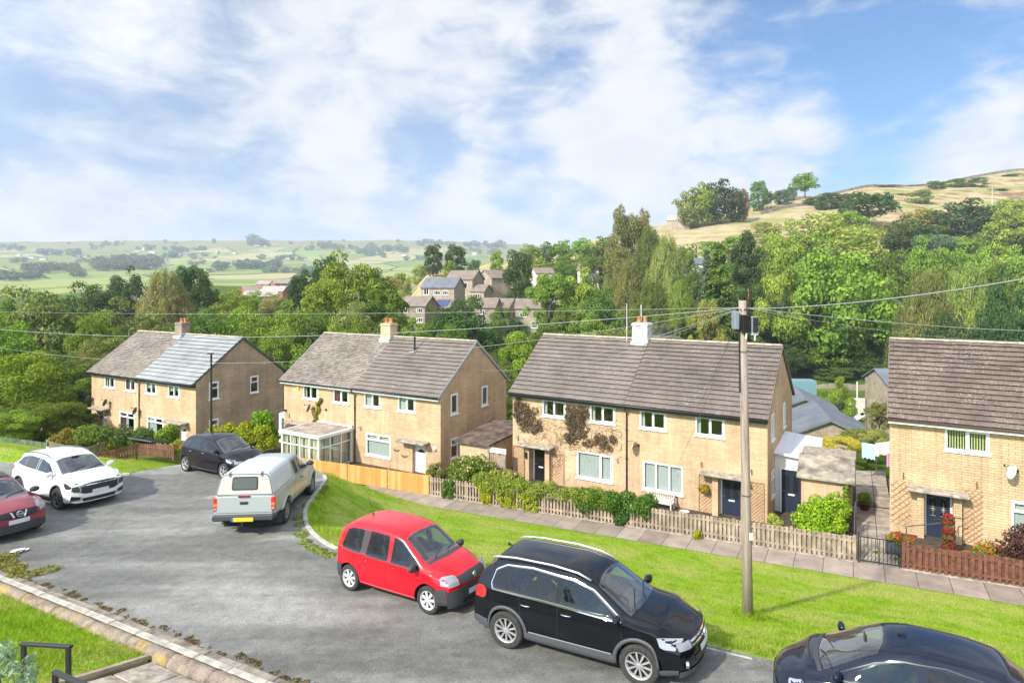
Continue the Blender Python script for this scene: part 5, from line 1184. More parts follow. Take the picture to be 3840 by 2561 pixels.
c.patch('front_side_window',[(-.14,1.09),(.86,1.045),(.80,1.09),(.38,1.335),(.0,1.435),(-.12,1.44)],m_carglass,qas,off=.007,r=.02)
c.patch('rear_side_window',[(-1.10,1.13),(-.26,1.10),(-.24,1.45),(-.80,1.465),(-1.1,1.44)],m_carglass,qas,off=.007,r=.02)
c.patch('windscreen',[(1.14,-.68),(1.22,-.34),(1.24,0),(1.22,.34),(1.14,.68),(.47,.58),(.40,.3),(.39,0),(.40,-.3),(.47,-.58)],m_screen,qas,mode='top',off=.006,cell=.08)
c.patch('glass_roof',[(.30,-.55),(.34,0),(.30,.55),(-1.3,.53),(-1.3,-.53)],m_carglass,qas,mode='top',off=.006,cell=.1)
c.patch('grille',[(-.44,.66),(-.52,.83),(0,.86),(.52,.83),(.44,.66),(0,.63)],m_black,qas,mode='front',off=.008,r=.02)
for sg in (1,-1):
 c.patch('headlight',[(sg * .55,.70),(sg * .57,.83),(sg * .79,.90),(sg * .80,.72)],m_lampc,qas,mode='front',off=.01,r=.02)
 c.patch('grille_trim',[(sg * .10,.66),(sg * .17,.83),(sg * .22,.83),(sg * .14,.64)],m_chrome,qas,mode='front',off=.02)
c.patch('headlight_side',[(1.72,.86),(1.66,.94),(1.80,.935),(2.13,.88),(2.14,.71),(1.95,.72)],m_lampc,qas,off=.008,r=.03)
bd = MB(); Mb = Matrix.Translation((c.xf + .012,0,.765)) @ Matrix.Rotation(R(90),4,'Y'); bd.lathe([(.062,.0),(.062,.03),(.082,.03),(.085,0)],Mb,26); bd.box(c.xf + .01,c.xf + .045,-.10,.10,.75,.78); bd.build('badge',m_chrome,qas)
c.patch('number_plate',[(-.26,.50),(-.26,.62),(.26,.62),(.26,.50)],m_plate,qas,mode='front',off=.03,smooth=False)
c.patch('lower_bumper',[(-.78,.25),(-.78,.42),(-.45,.50),(.45,.50),(.78,.42),(.78,.25)],m_plast,qas,mode='front',off=.01)
c.patch('bumper_corner',[(1.72,.24),(1.72,.34),(2.0,.42),(2.15,.44),(2.15,.26)],m_plast,qas,off=.012)
c.arch(.39,.44,m_plast,qas,off=.008); c.patch('sill_cladding',[(-.86,.24),(-.88,.34),(.86,.34),(.84,.23)],m_plast,qas,off=.012)
for xx in (-.20,1.0): c.line([(xx,.36),(xx,1.08 if xx < 0 else 1.0)],.007,B,qas)
for sg in (1,-1): c.line([(1.25,sg * .60),(1.7,sg * .52),(2.05,sg * .36)],.01,principled('wine_dark',(.10,.006,.015),.3,coat=1),qas,'bonnet_crease',mode='top')
c.patch('pillar',[(-.24,1.10),(-.16,1.09),(-.13,1.44),(-.22,1.45)],B,qas,off=.004)
c.hollow(-1.5,1.08,qas)
mirrors(c,qas,.92,1.09,m_plast); handles(c,qas,(0,-.95),.93,pq,.2); wipers(c,qas,1.18,(-.5,.05),.62)
# ---- silver pickup with hard canopy
sp = dict(W=1.78,xf=2.42,xr=-2.72,wx=(-1.53,1.55),rw=.375,rr=.225,ra=.43,kf=.18,kr=.02,zm=.74,spokes=6,wstyle='five',rim=principled('dull_alloy',(.30,.26,.22),.6,metal=.4),tw=.25,win=.13,
  curves=dict(top=[(-2.72,1.18),(-.78,1.18),(-.70,1.20),(-.66,1.62),(-.60,1.72),(-.2,1.77),(.25,1.75),(.42,1.69),(.8,1.45),(1.15,1.24),(1.35,1.20),(1.9,1.15),(2.25,1.06),(2.42,.96)],
   dr=[(-2.72,.02),(-.74,.02),(-.6,.06),(.3,.08),(.8,.09),(1.2,.09),(1.6,.07),(2.42,.05)],
   wr=[(-2.72,.835),(-.74,.835),(-.64,.62),(-.4,.61),(.3,.61),(.8,.66),(1.15,.73),(1.6,.72),(2.1,.66),(2.42,.54)],
   belt=[(-2.72,1.12),(-.74,1.12),(-.6,1.16),(.9,1.12),(1.3,1.07),(1.9,1.0),(2.42,.84)],
   wb=[(-2.72,.855),(-.7,.855),(1.0,.855),(1.6,.84),(2.1,.79),(2.42,.72)],
   wm=[(-2.72,.865),(-2.2,.875),(1.0,.875),(1.6,.885),(2.1,.85),(2.42,.78)],zb=[(-2.72,.56),(-2.0,.50),(-1.0,.42),(1.8,.36),(2.42,.40)]),
  nose=[(0,.05),(.5,0),(.8,.02),(1.0,.12),(1.2,.25)],tail=[(0,.0),(.5,0),(1.3,.0)])
ps = paint('silver_paint',(.44,.48,.465),.35,.42,.6)
pwc = principled('canopy_gel_coat',(.62,.66,.70),.35,coat=.5)
p1 = on_road(1075 / KD,1960 / KD); p2 = on_road(1172 / KD,1850 / KD)
hil,c = std_car('pickup_truck',sp,ps,'silver pickup truck with a white hard canopy over its load bed, seen from behind','pickup truck',p1,p2)
# canopy shell over the bed
m = MB(); xs = [-2.70,-2.66,-2.2,-1.7,-1.2,-.80,-.74]; prof = [(.80,1.185),(.805,1.25),(.755,1.45),(.70,1.66),(.65,1.745),(.56,1.79),(.30,1.825),(0,1.835)]
def cansec(x):
 s_ = [(y * (1 if x > -2.69 else .995),z + (.02 * math.sin((x + 2.7) / 2 * math.pi) if z > 1.3 else 0)) for y,z in prof]; return s_ + [(-y,z) for y,z in s_[-2::-1]]
rows = [[(x + (.10 * (q[1] - 1.185) / .65 if x < -2.6 else 0),q[0],q[1]) for q in cansec(x)] for x in xs]; n = len(rows[0])
for r_ in rows: m.v += r_
m.f += [(i * n + j,i * n + j + 1,(i + 1) * n + j + 1,(i + 1) * n + j) for i in range(len(xs) - 1) for j in range(n - 1)]
m.f += [tuple(range(n)),tuple((len(xs) - 1) * n + j for j in range(n))]
cn = m.build('canopy',pwc,hil,smooth=True); 
try: cn.data.set_sharp_from_angle(angle=R(40))
except Exception: pass
def rearface(name,pts,mat,off,par=hil,xbase=-2.70,thick=.012):
 mm = MB(); V = [(xbase - off + .10 * max(0,(z - 1.185)) / .65,y,z) for y,z in pts]; mm.prism(V,(-thick,0,0)); return mm.build(name,mat,par)
rearface('canopy_seal',[(-.79,1.195),(-.795,1.25),(-.745,1.45),(-.69,1.66),(-.635,1.735),(-.55,1.775),(.55,1.775),(.635,1.735),(.69,1.66),(.745,1.45),(.795,1.25),(.79,1.195)],m_black,.0,thick=.004)
rearface('canopy_door',[(-.77,1.215),(-.77,1.26),(-.725,1.45),(-.672,1.65),(-.62,1.718),(-.54,1.755),(.54,1.755),(.62,1.718),(.672,1.65),(.725,1.45),(.77,1.26),(.77,1.215)],principled('canopy_door',(.46,.45,.41),.5),.004)
rearface('window_seal',roundpoly([(-.37,1.33),(.37,1.33),(.36,1.70),(-.36,1.70)],.07),m_black,.017,thick=.006)
rearface('rear_window',roundpoly([(-.335,1.36),(.335,1.36),(.33,1.67),(-.33,1.67)],.06),principled('pickup_rear_glass',(.06,.065,.04),.08,coat=1),.024,thick=.004)
for y in (-.45,.45): MB().box(-2.66,-2.52,y - .02,y + .02,1.79,1.83).box(-2.68,-2.64,y - .012,y + .012,1.72,1.82).build('canopy_hinge',m_steel,hil)
MB().box(-2.745,-2.72,-.80,.80,.62,1.16).build('tailgate',ps,hil,bevel=.012)
MB().box(-2.752,-2.744,-.78,.78,.70,.71).box(-2.750,-2.744,-.12,.12,.93,1.02).build('tailgate_recess',m_plastg,hil)
MB().box(-2.765,-2.75,-.085,.085,.955,1.0).build('tailgate_handle',m_black,hil,bevel=.005)
MB().box(-2.78,-2.70,-.16,.16,1.145,1.185).build('brake_light',principled('dark_red_lens',(.22,.02,.02),.2),hil)
for sg in (1,-1):
 tl = MB().box(-2.748,-2.60,sg * .74,sg * .872,.74,1.14).build('tail_light',m_red,hil,bevel=.02)
 MB().box(-2.753,-2.70,sg * .755,sg * .865,.90,.97).build('indicator',m_amber,tl); MB().box(-2.753,-2.70,sg * .755,sg * .865,.79,.85).build('reverse_light',m_lampc,tl)
MB().box(-2.86,-2.68,-.86,.86,.50,.66).box(-2.84,-2.5,-.875,-.80,.50,.64).box(-2.84,-2.5,.80,.875,.50,.64).build('rear_bumper',m_plast,hil,bevel=.03)
MB().box(-2.872,-2.86,-.30,.26,.49,.60).build('number_plate',m_yplate,hil); MB().box(-2.874,-2.86,-.30,-.35 + .02,.49,.60).box(-2.8745,-2.86,-.36,-.30,.49,.60).build('plate_band',m_blueband,hil) if 0 else None
MB().box(-2.874,-2.86,.262,.33,.49,.60).build('plate_band',m_blueband,hil)
MB().box(-2.80,-2.60,-.05,.05,.34,.50).box(-2.92,-2.78,-.03,.03,.36,.42).lathe([(.001,.06),(.025,.05),(.03,.03),(.02,.0)],Matrix.Translation((-2.90,0,.42)),10).build('tow_bar',m_under,hil)
for sg in (1,-1): MB().box(-2.10,-2.07,sg * .60,sg * .87,.18,.50).build('mud_flap',m_plast,hil)
c.patch('side_window_trim',[(.02,1.17),(1.02,1.13),(.97,1.20),(.46,1.56),(.04,1.63)],B,hil,off=.003,r=.03); c.patch('side_window_trim',[(-.50,1.18),(-.06,1.17),(-.04,1.63),(-.42,1.64)],B,hil,off=.003,r=.03)
c.patch('front_side_window',[(.06,1.195),(.93,1.155),(.88,1.21),(.44,1.54),(.08,1.60)],m_carglass,hil,off=.007,r=.03); c.patch('rear_side_window',[(-.46,1.205),(-.10,1.195),(-.08,1.60),(-.39,1.61)],m_carglass,hil,off=.007,r=.03)
c.patch('windscreen',[(1.15,-.66),(1.22,0),(1.15,.66),(.48,.56),(.42,0),(.48,-.56)],m_screen,hil,mode='top',off=.006,cell=.08)
c.arch(.425,.50,ps,hil,off=.045); 
for xx in (-.02,1.08): c.line([(xx,.50),(xx,1.16 if xx < .5 else 1.1)],.008,B,hil)
c.line([(-.66,.50),(-.66,1.15)],.016,B,hil); c.line([(-.55,.60),(-.55,1.17)],.006,B,hil)
c.hollow(-.58,1.08,hil)
mirrors(c,hil,1.0,1.22,m_plast); handles(c,hil,(.12,),.98,m_black,.18)
# ------------------------------------------------------------------ foliage
def leaf_mat(name,trans=.35,rvar=.35):
 m,t,b = custom(name); t.n.remove(b)
 oi = t.new('ShaderNodeObjectInfo'); ri = t.new('ShaderNodeNewGeometry').outputs['Random Per Island']
 co = t.new('ShaderNodeTexCoord').outputs['Object']; n = t.noise(co,3.2,3,.6)
 c = t.mix(1.0,oi.outputs['Color'],t.ramp(ri,[(0,(1 - rvar * 1.1,1 - rvar,1 - rvar * 1.3)),(.5,(1,1,1)),(.9,(1 + rvar,1 + rvar * .8,1 + rvar * .2)),(1,(1.9,1.6,.9))]),'MULTIPLY')
 c = t.mix(1.0,c,t.ramp(n,[(.35,(.78,.82,.85)),(.65,(1.2,1.15,1.0))]),'MULTIPLY')
 d = t.new('ShaderNodeBsdfDiffuse',inp={0: c}); tr = t.new('ShaderNodeBsdfTranslucent',inp={0: t.mix(1.0,c,(1.05,1.15,.62),'MULTIPLY')})
 x = t.new('ShaderNodeMixShader',inp={0: trans,1: d.outputs[0],2: tr.outputs[0]})
 t.l.new(x.outputs[0],t.n['Material Output'].inputs[0]); return m
m_leaf = leaf_mat('foliage'); m_leaf2 = leaf_mat('foliage_dull',.15,.3)
m_bark = principled('bark',(.13,.10,.075),.95,var=.4,vscale=4); m_barkpale = principled('pale_bark',(.42,.38,.32),.9,var=.4,vscale=6); m_barkred = principled('pine_bark',(.33,.16,.10),.9,var=.3,vscale=4)
def leaves_at(P,N,size,r,flat=.0,aspect=1.6):
 """quads at points P with outward normals N"""
 n = len(P); u = r.normal(size=(n,3)); nn = N + r.normal(scale=.55,size=(n,3)); nn /= np.linalg.norm(nn,axis=1)[:,None] + 1e-9
 a = np.cross(nn,u); a /= np.linalg.norm(a,axis=1)[:,None] + 1e-9; b = np.cross(nn,a)
 sz = size * r.uniform(.6,1.35,n)[:,None]
 if flat: b[:,2] -= flat; a *= .6
 A = a * sz * .5; Bv = b * sz * .5 * aspect
 Q = np.stack([P - Bv,P + A,P + Bv * (1.0),P - A],1); return Q
def crown_pts(kind,n,seed):
 r = np.random.default_rng(seed)
 def sph(k): v = r.normal(size=(k,3)); return v / np.linalg.norm(v,axis=1)[:,None]
 if kind in ('broad','oak','tall','bush','loose'):
  nb = dict(broad=70,oak=46,tall=60,bush=40,loose=34)[kind]; cx = dict(broad=(.40,.40,.42,.50),oak=(.42,.42,.36,.56),tall=(.33,.33,.44,.50),bush=(.42,.42,.44,.40),loose=(.42,.42,.42,.52))[kind]
  C = sph(nb) * r.uniform(.55,1.0,nb)[:,None] ** .6; C[:,2] = np.where(C[:,2] < (-.9 if kind in ('bush','broad','tall') else -.6),-C[:,2] * .6,C[:,2])
  lob = 1 + .16 * np.sin(3 * np.arctan2(C[:,1],C[:,0]) + seed) + .12 * np.sin(5 * C[:,2] + seed * 2)
  C = C * np.array(cx[:3]) * lob[:,None]; C[:,2] += cx[3]
  rad = r.uniform(.07,.15,nb) * (1.15 if kind in ('oak','bush') else 1)
  if kind == 'loose': rad *= .95
  w = rad ** 2; idx = r.choice(nb,n,p=w / w.sum()); d = sph(n); d[:,2] = np.abs(d[:,2]) * np.where(r.random(n) < .72,1,-1)
  rr = rad[idx] * r.uniform(.65,1.08,n); squash = np.array([1.15,1.15,.75]); P = C[idx] + d * rr[:,None] * squash; return P,d,r
 if kind == 'weep':
  ns = 300; a = r.uniform(0,2 * np.pi,ns); t = r.random(ns) ** .8; z0 = .30 + .68 * (1 - t); rad = (.08 + .36 * t ** .7) * r.uniform(.5,1.1,ns); L = r.uniform(.10,.32,ns)
  idx = r.integers(0,ns,n); q = r.random(n); P = np.stack([rad[idx] * np.cos(a[idx]),rad[idx] * np.sin(a[idx]),z0[idx] - L[idx] * q ** 1.2],-1)
  P[:,:2] *= (1 + .25 * q)[:,None]; P += r.normal(scale=(.022,.022,.015),size=(n,3)); d = np.stack([np.cos(a[idx]),np.sin(a[idx]),.4 + 0 * q],-1); return P,d,r
 if kind in ('spruce','pine'):
  if kind == 'spruce': nbr = 150; t = r.random(nbr) ** .75; z0 = .06 + .92 * t; L = (.30 * (1 - t) + .03) * r.uniform(.75,1.15,nbr)
  else: nbr = 46; t = r.random(nbr); z0 = .50 + .44 * t; L = (.10 + .26 * np.sin(np.pi * np.clip(t + .15,0,1))) * r.uniform(.7,1.15,nbr)
  a = r.uniform(0,2 * np.pi,nbr); idx = r.integers(0,nbr,n); q = r.random(n) ** .6
  droop = -.10 if kind == 'spruce' else .06
  P = np.stack([L[idx] * q * np.cos(a[idx]),L[idx] * q * np.sin(a[idx]),z0[idx] + droop * q * (L[idx] / .3) + 0 * q],-1); sd = .016 if kind == 'spruce' else .03
  P += r.normal(scale=(sd * 1.3,sd * 1.3,sd * .7),size=(n,3)); d = np.stack([np.cos(a[idx]) * .5,np.sin(a[idx]) * .5,np.ones(n)],-1); return P,d,r
def tree_proto(kind,n,size,seed,parts=True,thin=1.0):
 root = empty('tree_source',(0,0,0)); P,d,r = crown_pts(kind,n,seed)
 Q = leaves_at(P,d,size,r,flat=.8 if kind == 'weep' else 0,aspect=2.0 if kind in ('weep','spruce','pine') else 1.5)
 cr = raw_mesh('crown',Q.reshape(-1,3),n,4,m_leaf,root)
 if parts:
  m = MB(); rt = random.Random(seed); R0 = .018 if kind in ('weep','spruce','pine') else .026
  if kind == 'bush': m.tube([(0,0,-.05),(0.01,0,.3)],R0 * .6,5)
  else:
   top = .92 if kind in ('spruce','pine') else .66; pts = [(0,0,-.08)] + [(rt.uniform(-.02,.02) * i,rt.uniform(-.02,.02) * i,top * i / 5) for i in range(6)]
   m.tube(pts,[R0 * 1.3] + [R0 * (1 - .15 * i) for i in range(6)],7)
   if kind not in ('spruce','pine'):
    for k in range(9):
     a = k * 2.4 + rt.random(); z = rt.uniform(.25,.6); L = rt.uniform(.2,.34)
     p0 = Vector((0,0,z)); pts = [p0,p0 + Vector((math.cos(a) * L * .5,math.sin(a) * L * .5,.07)),p0 + Vector((math.cos(a) * L,math.sin(a) * L,.22))]; m.tube([tuple(p) for p in pts],[R0 * .55,R0 * .35,R0 * .12],5)
   elif kind == 'pine':
    for k in range(12):
     a = k * 2.4; z = rt.uniform(.18,.5); L = rt.uniform(.06,.16); m.tube([(0,0,z),(math.cos(a) * L,math.sin(a) * L,z + .02)],[R0 * .3,R0 * .1],4)
  m.build('trunk',dict(pine=m_barkred,weep=m_barkpale).get(kind,m_bark),root,smooth=True)
 root.hide_render = True
 return root
PROTO = {}
def proto(kind,lod):
 k = (kind,lod)
 if k not in PROTO:
  n,s_ = {'near': (26000,.0155),'mid': (13000,.021),'far': (4200,.036),'tiny': (420,.085)}[lod]
  if kind in ('weep',): s_ *= .66; n = int(n * 2.1)
  if kind in ('spruce',): s_ *= .8; n = int(n * 1.25)
  if kind == 'pine': s_ *= .85; n = int(n * .6)
  PROTO[k] = [tree_proto(kind,n,s_,11 + 7 * i + len(kind),lod != 'tiny') for i in range(2 if lod in ('mid','near') else 1)]
 return rnd.choice(PROTO[k])
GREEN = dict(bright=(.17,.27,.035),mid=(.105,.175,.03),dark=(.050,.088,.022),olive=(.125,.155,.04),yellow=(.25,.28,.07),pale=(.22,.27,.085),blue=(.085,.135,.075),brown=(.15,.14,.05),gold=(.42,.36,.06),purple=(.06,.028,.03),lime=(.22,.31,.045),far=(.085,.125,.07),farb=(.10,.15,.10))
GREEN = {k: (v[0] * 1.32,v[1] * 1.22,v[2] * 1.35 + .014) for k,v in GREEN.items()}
def jitter(c,a=.12): return tuple(max(0,x * (1 + rnd.uniform(-a,a))) for x in c) + (1,)
def put_tree(kind,lod,loc,h,w,col,name,label,cat='tree',group=None,sink=.0):
 src = proto(kind,lod); o = copy_tree(src); o.hide_render = False; o.name = name
 o.location = (loc[0],loc[1],loc[2] - sink); o.rotation_euler = (0,0,rnd.uniform(0,6.28)); o.scale = (w,w,h)
 tag(o,label,cat,group); c = jitter(col if col[1] > .21 else tuple(q * 1.25 for q in col))
 for ch in o.children:
  ch.hide_render = False
  if ch.name.startswith('crown'): ch.color = c
 return o
def finish_protos():
 for L in PROTO.values():
  for r_ in L:
   for ch in list(r_.children): bpy.data.objects.remove(ch)
   bpy.data.objects.remove(r_)
# u centre, v of the top, width in picture px, distance, kind, colour, species-name, label
TREES = [
 (28,775,215,47,'bush','bright','ash_tree','light green ash tree with drooping sprays behind the left end of the grey-green fence'),
 (125,800,170,60,'broad','mid','tree','mid green tree just left of the leftmost house, below the dark olive dome'),
 (205,800,120,66,'broad','olive','tree','olive tree rising directly behind the left gable of the leftmost house'),
 (85,645,205,88,'broad','olive','tree','big olive-green domed tree at the left edge under the far hill'),
 (5,660,80,105,'broad','mid','tree','mid green tree cut by the left edge beside the big olive dome'),
 (15,712,110,75,'broad','bright','tree','light green rounded tree at the left edge above the overhead wires'),
 (205,638,110,150,'broad','dark','tree','wide dark green tree between the big olive dome and the round dark tree'),
 (287,612,84,170,'broad','dark','tree','round dark green tree with a yellowish rim, right of the wide dark tree'),
 (380,612,115,118,'weep','pale','birch_tree','pale feathery weeping tree beneath the tall oak at the left'),
 (447,600,80,160,'oak','dark','oak_tree','tall dark oak with an open crown above the red-roofed houses'),
 (489,642,42,165,'bush','mid','small_tree','small round tree just right of the tall dark oak'),
 (300,686,190,92,'broad','olive','tree','large olive tree with upright sprays above the leftmost roof'),
 (215,700,110,84,'broad','bright','tree','soft light green tree left of the olive tree with sprays'),
 (250,735,130,72,'bush','olive','tree','olive mass of a tree behind the left half of the leftmost roof'),
 (350,735,120,70,'loose','olive','tree','rough olive tree behind the leftmost chimney'),
 (535,655,95,135,'broad','bright','tree','bright round tree in front of the bungalow roofs'),
 (470,700,150,82,'broad','mid','tree','dense green tree behind the pale grey half roof'),
 (560,693,140,86,'broad','bright','tree','bright green bumpy tree between the first and second houses, rear row'),
 (650,690,130,90,'broad','bright','tree','bright green bumpy tree left above the second roof'),
 (545,745,140,70,'broad','mid','tree','dark-bottomed green tree filling the gap between the first two houses'),
 (635,742,130,68,'broad','bright','tree','bright leafy tree right behind the left end of the second roof'),
 (720,705,130,78,'broad','mid','tree','mid green tree behind the middle of the second roof'),
 (800,718,130,72,'broad','bright','tree','bright green domed tree left of the second chimney'),
 (690,610,68,130,'tall','dark','tree','dark narrow tree at the left of the great bright tree'),
 (752,577,80,150,'oak','dark','tree','dark tree top peeping over the great bright tree'),
 (795,578,165,112,'broad','bright','tree','great bright green tree in the middle of the valley'),
 (852,598,110,116,'broad','mid','tree','rounded green tree joined to the right side of the great bright tree'),
 (750,640,120,100,'tall','bright','tree','light green tree in front of the great bright tree'),
 (875,655,120,92,'loose','mid','tree','green tree left of the nearest stone house with white windows'),
 (810,672,100,88,'broad','pale','tree','pale yellow-green tree below the great bright tree'),
 (900,700,90,84,'broad','mid','tree','low green tree beside the second chimney on its right'),
 (957,728,90,80,'loose','bright','small_tree','light airy tree just right of the second chimney'),
 (1075,672,145,105,'broad','dark','tree','dense dark tree standing in front of the stone houses'),
 (1040,735,100,82,'broad','mid','tree','green tree at the foot of the dense dark tree'),
 (1180,752,115,70,'loose','bright','tree','bright green bushy tree in the gap between the second and third roofs'),
 (1150,790,90,62,'bush','mid','small_tree','low green tree by the rear corner of the second house'),
 (995,560,44,290,'tall','dark','tree','left one of two tall dark trees on the straw-coloured knoll'),
 (1045,562,52,295,'tall','dark','tree','right one of two tall dark trees on the straw-coloured knoll'),
 (1088,588,34,290,'bush','blue','conifer','small dark blue-green conifer right of the two tall trees'),
 (1030,590,30,285,'bush','bright','small_tree','light bush between the two tall trees on the knoll'),
 (1140,575,32,300,'tall','bright','tree','slim light tree right of the small dark conifer'),
 (925,612,44,300,'bush','yellow','small_tree','yellow-green scrub tree on the left end of the knoll'),
 (960,600,38,320,'bush','yellow','small_tree','yellow-green scrub tree left of the two tall trees'),
 (890,618,50,260,'bush','yellow','small_tree','yellow scrub tree between the great bright tree and the knoll'),
 (1192,572,72,190,'tall','dark','tree','tall dense dark green tree above the middle stone houses'),
 (1262,620,105,138,'loose','bright','tree','yellow-green open tree in front of the white-windowed stone terrace'),
 (1340,612,115,142,'loose','lime','tree','lime green spreading tree in the middle of the stone terrace'),
 (1385,650,90,135,'broad','mid','tree','mid green tree at the right of the stone terrace'),
 (1300,700,90,128,'loose','mid','tree','low tree with a bare pale stem below the lime tree'),
 (1400,735,110,120,'bush','olive','small_tree','reddish olive garden tree left of the third chimney'),
 (1340,742,80,110,'bush','pale','small_tree','pale shrubby tree behind the ridge of the third roof'),
 (1450,745,70,110,'bush','mid','small_tree','dark garden bush left beside the third chimney'),
 (1215,557,50,330,'broad','bright','tree','light green tree leftmost on the skyline of the wooded slope'),
 (1255,553,50,335,'broad','mid','tree','green skyline tree second from the left on the wooded slope'),
 (1295,548,52,330,'broad','bright','tree','yellow-green skyline tree third from the left on the wooded slope'),
 (1340,543,55,325,'broad','bright','tree','light skyline tree left of the brownish tall tree'),
 (1385,540,55,300,'broad','mid','tree','darker skyline tree touching the brownish tall tree'),
 (1240,585,60,260,'broad','bright','tree','light tree right behind the tall dense dark tree'),
 (1300,590,70,240,'broad','mid','tree','green tree on the slope above the lime tree'),
 (1365,585,70,230,'loose','mid','tree','green tree left below the brownish tall tree'),
 (1430,472,70,235,'oak','brown','tree','tall brownish tree with gaps against the sky, left of the barn'),
 (1475,478,50,240,'oak','brown','tree','tall bronze-topped tree right next to the brownish tall tree'),
 (1420,545,75,200,'broad','olive','tree','autumn-tinted tree below the brownish tall tree'),
 (1490,515,75,205,'weep','mid','birch_tree','blue-green weeping birch right below the bronze-topped tree'),
 (1530,535,80,196,'weep','pale','birch_tree','pale weeping birch left of the dark spruce'),
 (1440,590,80,178,'weep','olive','birch_tree','olive weeping birch leaning behind the stone terrace'),
 (1572,560,50,215,'tall','bright','tree','slim light green tree right of the pale birch'),
 (1500,640,80,160,'weep','mid','birch_tree','drooping birch above the stretch of grey road'),
 (1560,640,70,156,'weep','bright','birch_tree','bright drooping birch left of the spruce foot'),
 (1650,555,95,158,'spruce','mid','spruce_tree','dark green spruce with layered boughs left of the red-stemmed pine'),
 (1622,575,50,165,'spruce','blue','spruce_tree','bluish spruce half hidden by the dark green spruce'),
 (1716,528,80,165,'pine','dark','pine_tree','pine with a bare reddish stem above the telegraph pole'),
 (1583,428,70,395,'broad','pale','tree','pale green tree at the left end of the hilltop clump behind the barn'),
 (1612,415,65,395,'broad','bright','tree','light green tree second in the hilltop clump'),
 (1648,408,88,395,'broad','dark','tree','biggest dark tree of the hilltop clump'),
 (1690,440,40,395,'tall','dark','tree','dark tree filling the right of the hilltop clump'),
 (1708,432,30,395,'tall','brown','tree','coppery tree at the right of the hilltop clump'),
 (1743,414,42,435,'tall','mid','tree','upright green tree right of the coppery one on the hilltop'),
 (1770,440,26,440,'oak','mid','tree','thin gappy tree right of the upright one on the hilltop'),
 (1800,430,40,450,'bush','blue','small_tree','small blue-green hilltop tree'),
 (1848,397,58,470,'oak','bright','tree','light open-crowned tree highest on the hill against the sky'),
 (1815,425,36,465,'bush','mid','small_tree','low green tree under the light open-crowned hilltop tree'),
 (1900,437,56,420,'bush','dark','small_tree','dark scrub left of the wide dark oak on the hill'),
 (1935,440,50,420,'bush','dark','small_tree','dark scrub adjoining the wide dark oak on the hill'),
 (1995,440,122,350,'oak','dark','oak_tree','wide dark oak halfway up the open hill'),
 (2212,453,128,312,'broad','dark','oak_tree','rounded dark oak on the right of the open hill'),
 (2110,430,50,430,'bush','olive','small_tree','olive bush on the open hill right of the wide dark oak'),
 (2150,412,40,500,'bush','mid','small_tree','green gorse clump high on the right hill, left one'),
 (2190,407,46,505,'bush','mid','small_tree','green gorse clump high on the right hill, middle one'),
 (2245,405,44,500,'bush','mid','small_tree','green gorse clump high on the right hill, right one'),
 (2330,450,120,255,'loose','yellow','tree','yellow-green tree at the right edge against the hill'),
 (1880,482,260,215,'broad','yellow','sycamore_tree','broad yellow-green sycamore crown below the wide dark oak'),
 (1800,505,110,205,'broad','lime','tree','lime green tree at the left of the broad sycamore'),
 (2085,500,110,270,'broad','dark','tree','dusky green tree right of the broad sycamore'),
 (2150,515,100,255,'bush','blue','tree','grey-green tree in front of the rounded dark oak'),
 (1905,538,230,150,'broad','bright','sycamore_tree','huge bumpy green sycamore right of the pine'),
 (1790,570,110,150,'loose','lime','tree','light lime tree between the pine and the huge sycamore'),
 (2040,560,130,165,'broad','mid','tree','green tree at the right shoulder of the huge sycamore'),
 (2130,545,120,190,'broad','bright','tree','bright tree on the slope under the grey-green tree'),
 (2225,550,120,185,'broad','bright','tree','bright light tree under the rounded dark oak'),
 (2310,545,120,180,'broad','lime','tree','lime green tree at the right edge below the yellow-green one'),
 (2180,560,110,165,'broad','mid','tree','mid green tree behind the two weeping birches'),
 (2270,590,110,150,'tall','mid','tree','mid green tree behind the right weeping birch'),
 (2125,610,125,118,'weep','olive','birch_tree','olive weeping birch with a pale stem, left one of two'),
 (2220,600,130,122,'weep','pale','birch_tree','pale olive weeping birch with a pale stem, right one of two'),
 (2330,610,130,108,'broad','dark','tree','deep green shady tree at the right edge above the lichened roof'),
 (2270,690,120,98,'broad','dark','tree','deep green tree low behind the lichened roof'),
 (2170,700,120,96,'broad','dark','tree','dark understorey tree below the two weeping birches'),
 (2020,640,130,162,'broad','mid','tree','mid green tree in front of the huge sycamore, right side'),
 (1840,650,130,164,'broad','mid','tree','mid green tree in front of the huge sycamore, left side'),
 (1920,660,120,160,'weep','olive','birch_tree','small olive birch in front of the huge sycamore'),
 (1775,690,110,162,'broad','dark','tree','shady dark tree just right of the pole boxes'),
 (1690,690,90,395,'loose','bright','tree','light tree behind the top of the telegraph pole'),
 (1625,680,70,120,'loose','yellow','small_tree','thin yellow sapling left of the telegraph pole'),
 (1870,762,120,150,'broad','bright','tree','bright green bushy tree behind the gable of the third house'),
 (1950,772,110,152,'broad','bright','tree','bright green bushy tree right of the one behind the third gable'),
 (2030,735,110,155,'broad','mid','tree','green tree left behind the lichened roof'),
 (1810,790,90,146,'broad','dark','tree','dark low tree against the third gable'),
 (2000,810,110,149,'broad','dark','tree','dark shrubby tree above the yard wall'),
 (1905,835,100,147,'bush','mid','small_tree','low green tree above the blue container'),
 (1925,862,66,88,'loose','bright','small_tree','light green small tree in the yard behind the slate roofs'),
 (1890,890,56,82,'loose','bright','small_tree','yellowish small tree right behind the slate roof'),
 (2020,920,60,60,'loose','olive','small_tree','olive fruit tree against the left edge of the lichened house'),
 (1985,965,100,44,'bush','olive','shrub','olive shrub mass behind the golden shrub'),
 (2012,985,70,41,'loose','yellow','shrub','yellow-green shrub beside the wall of the lichened house'),
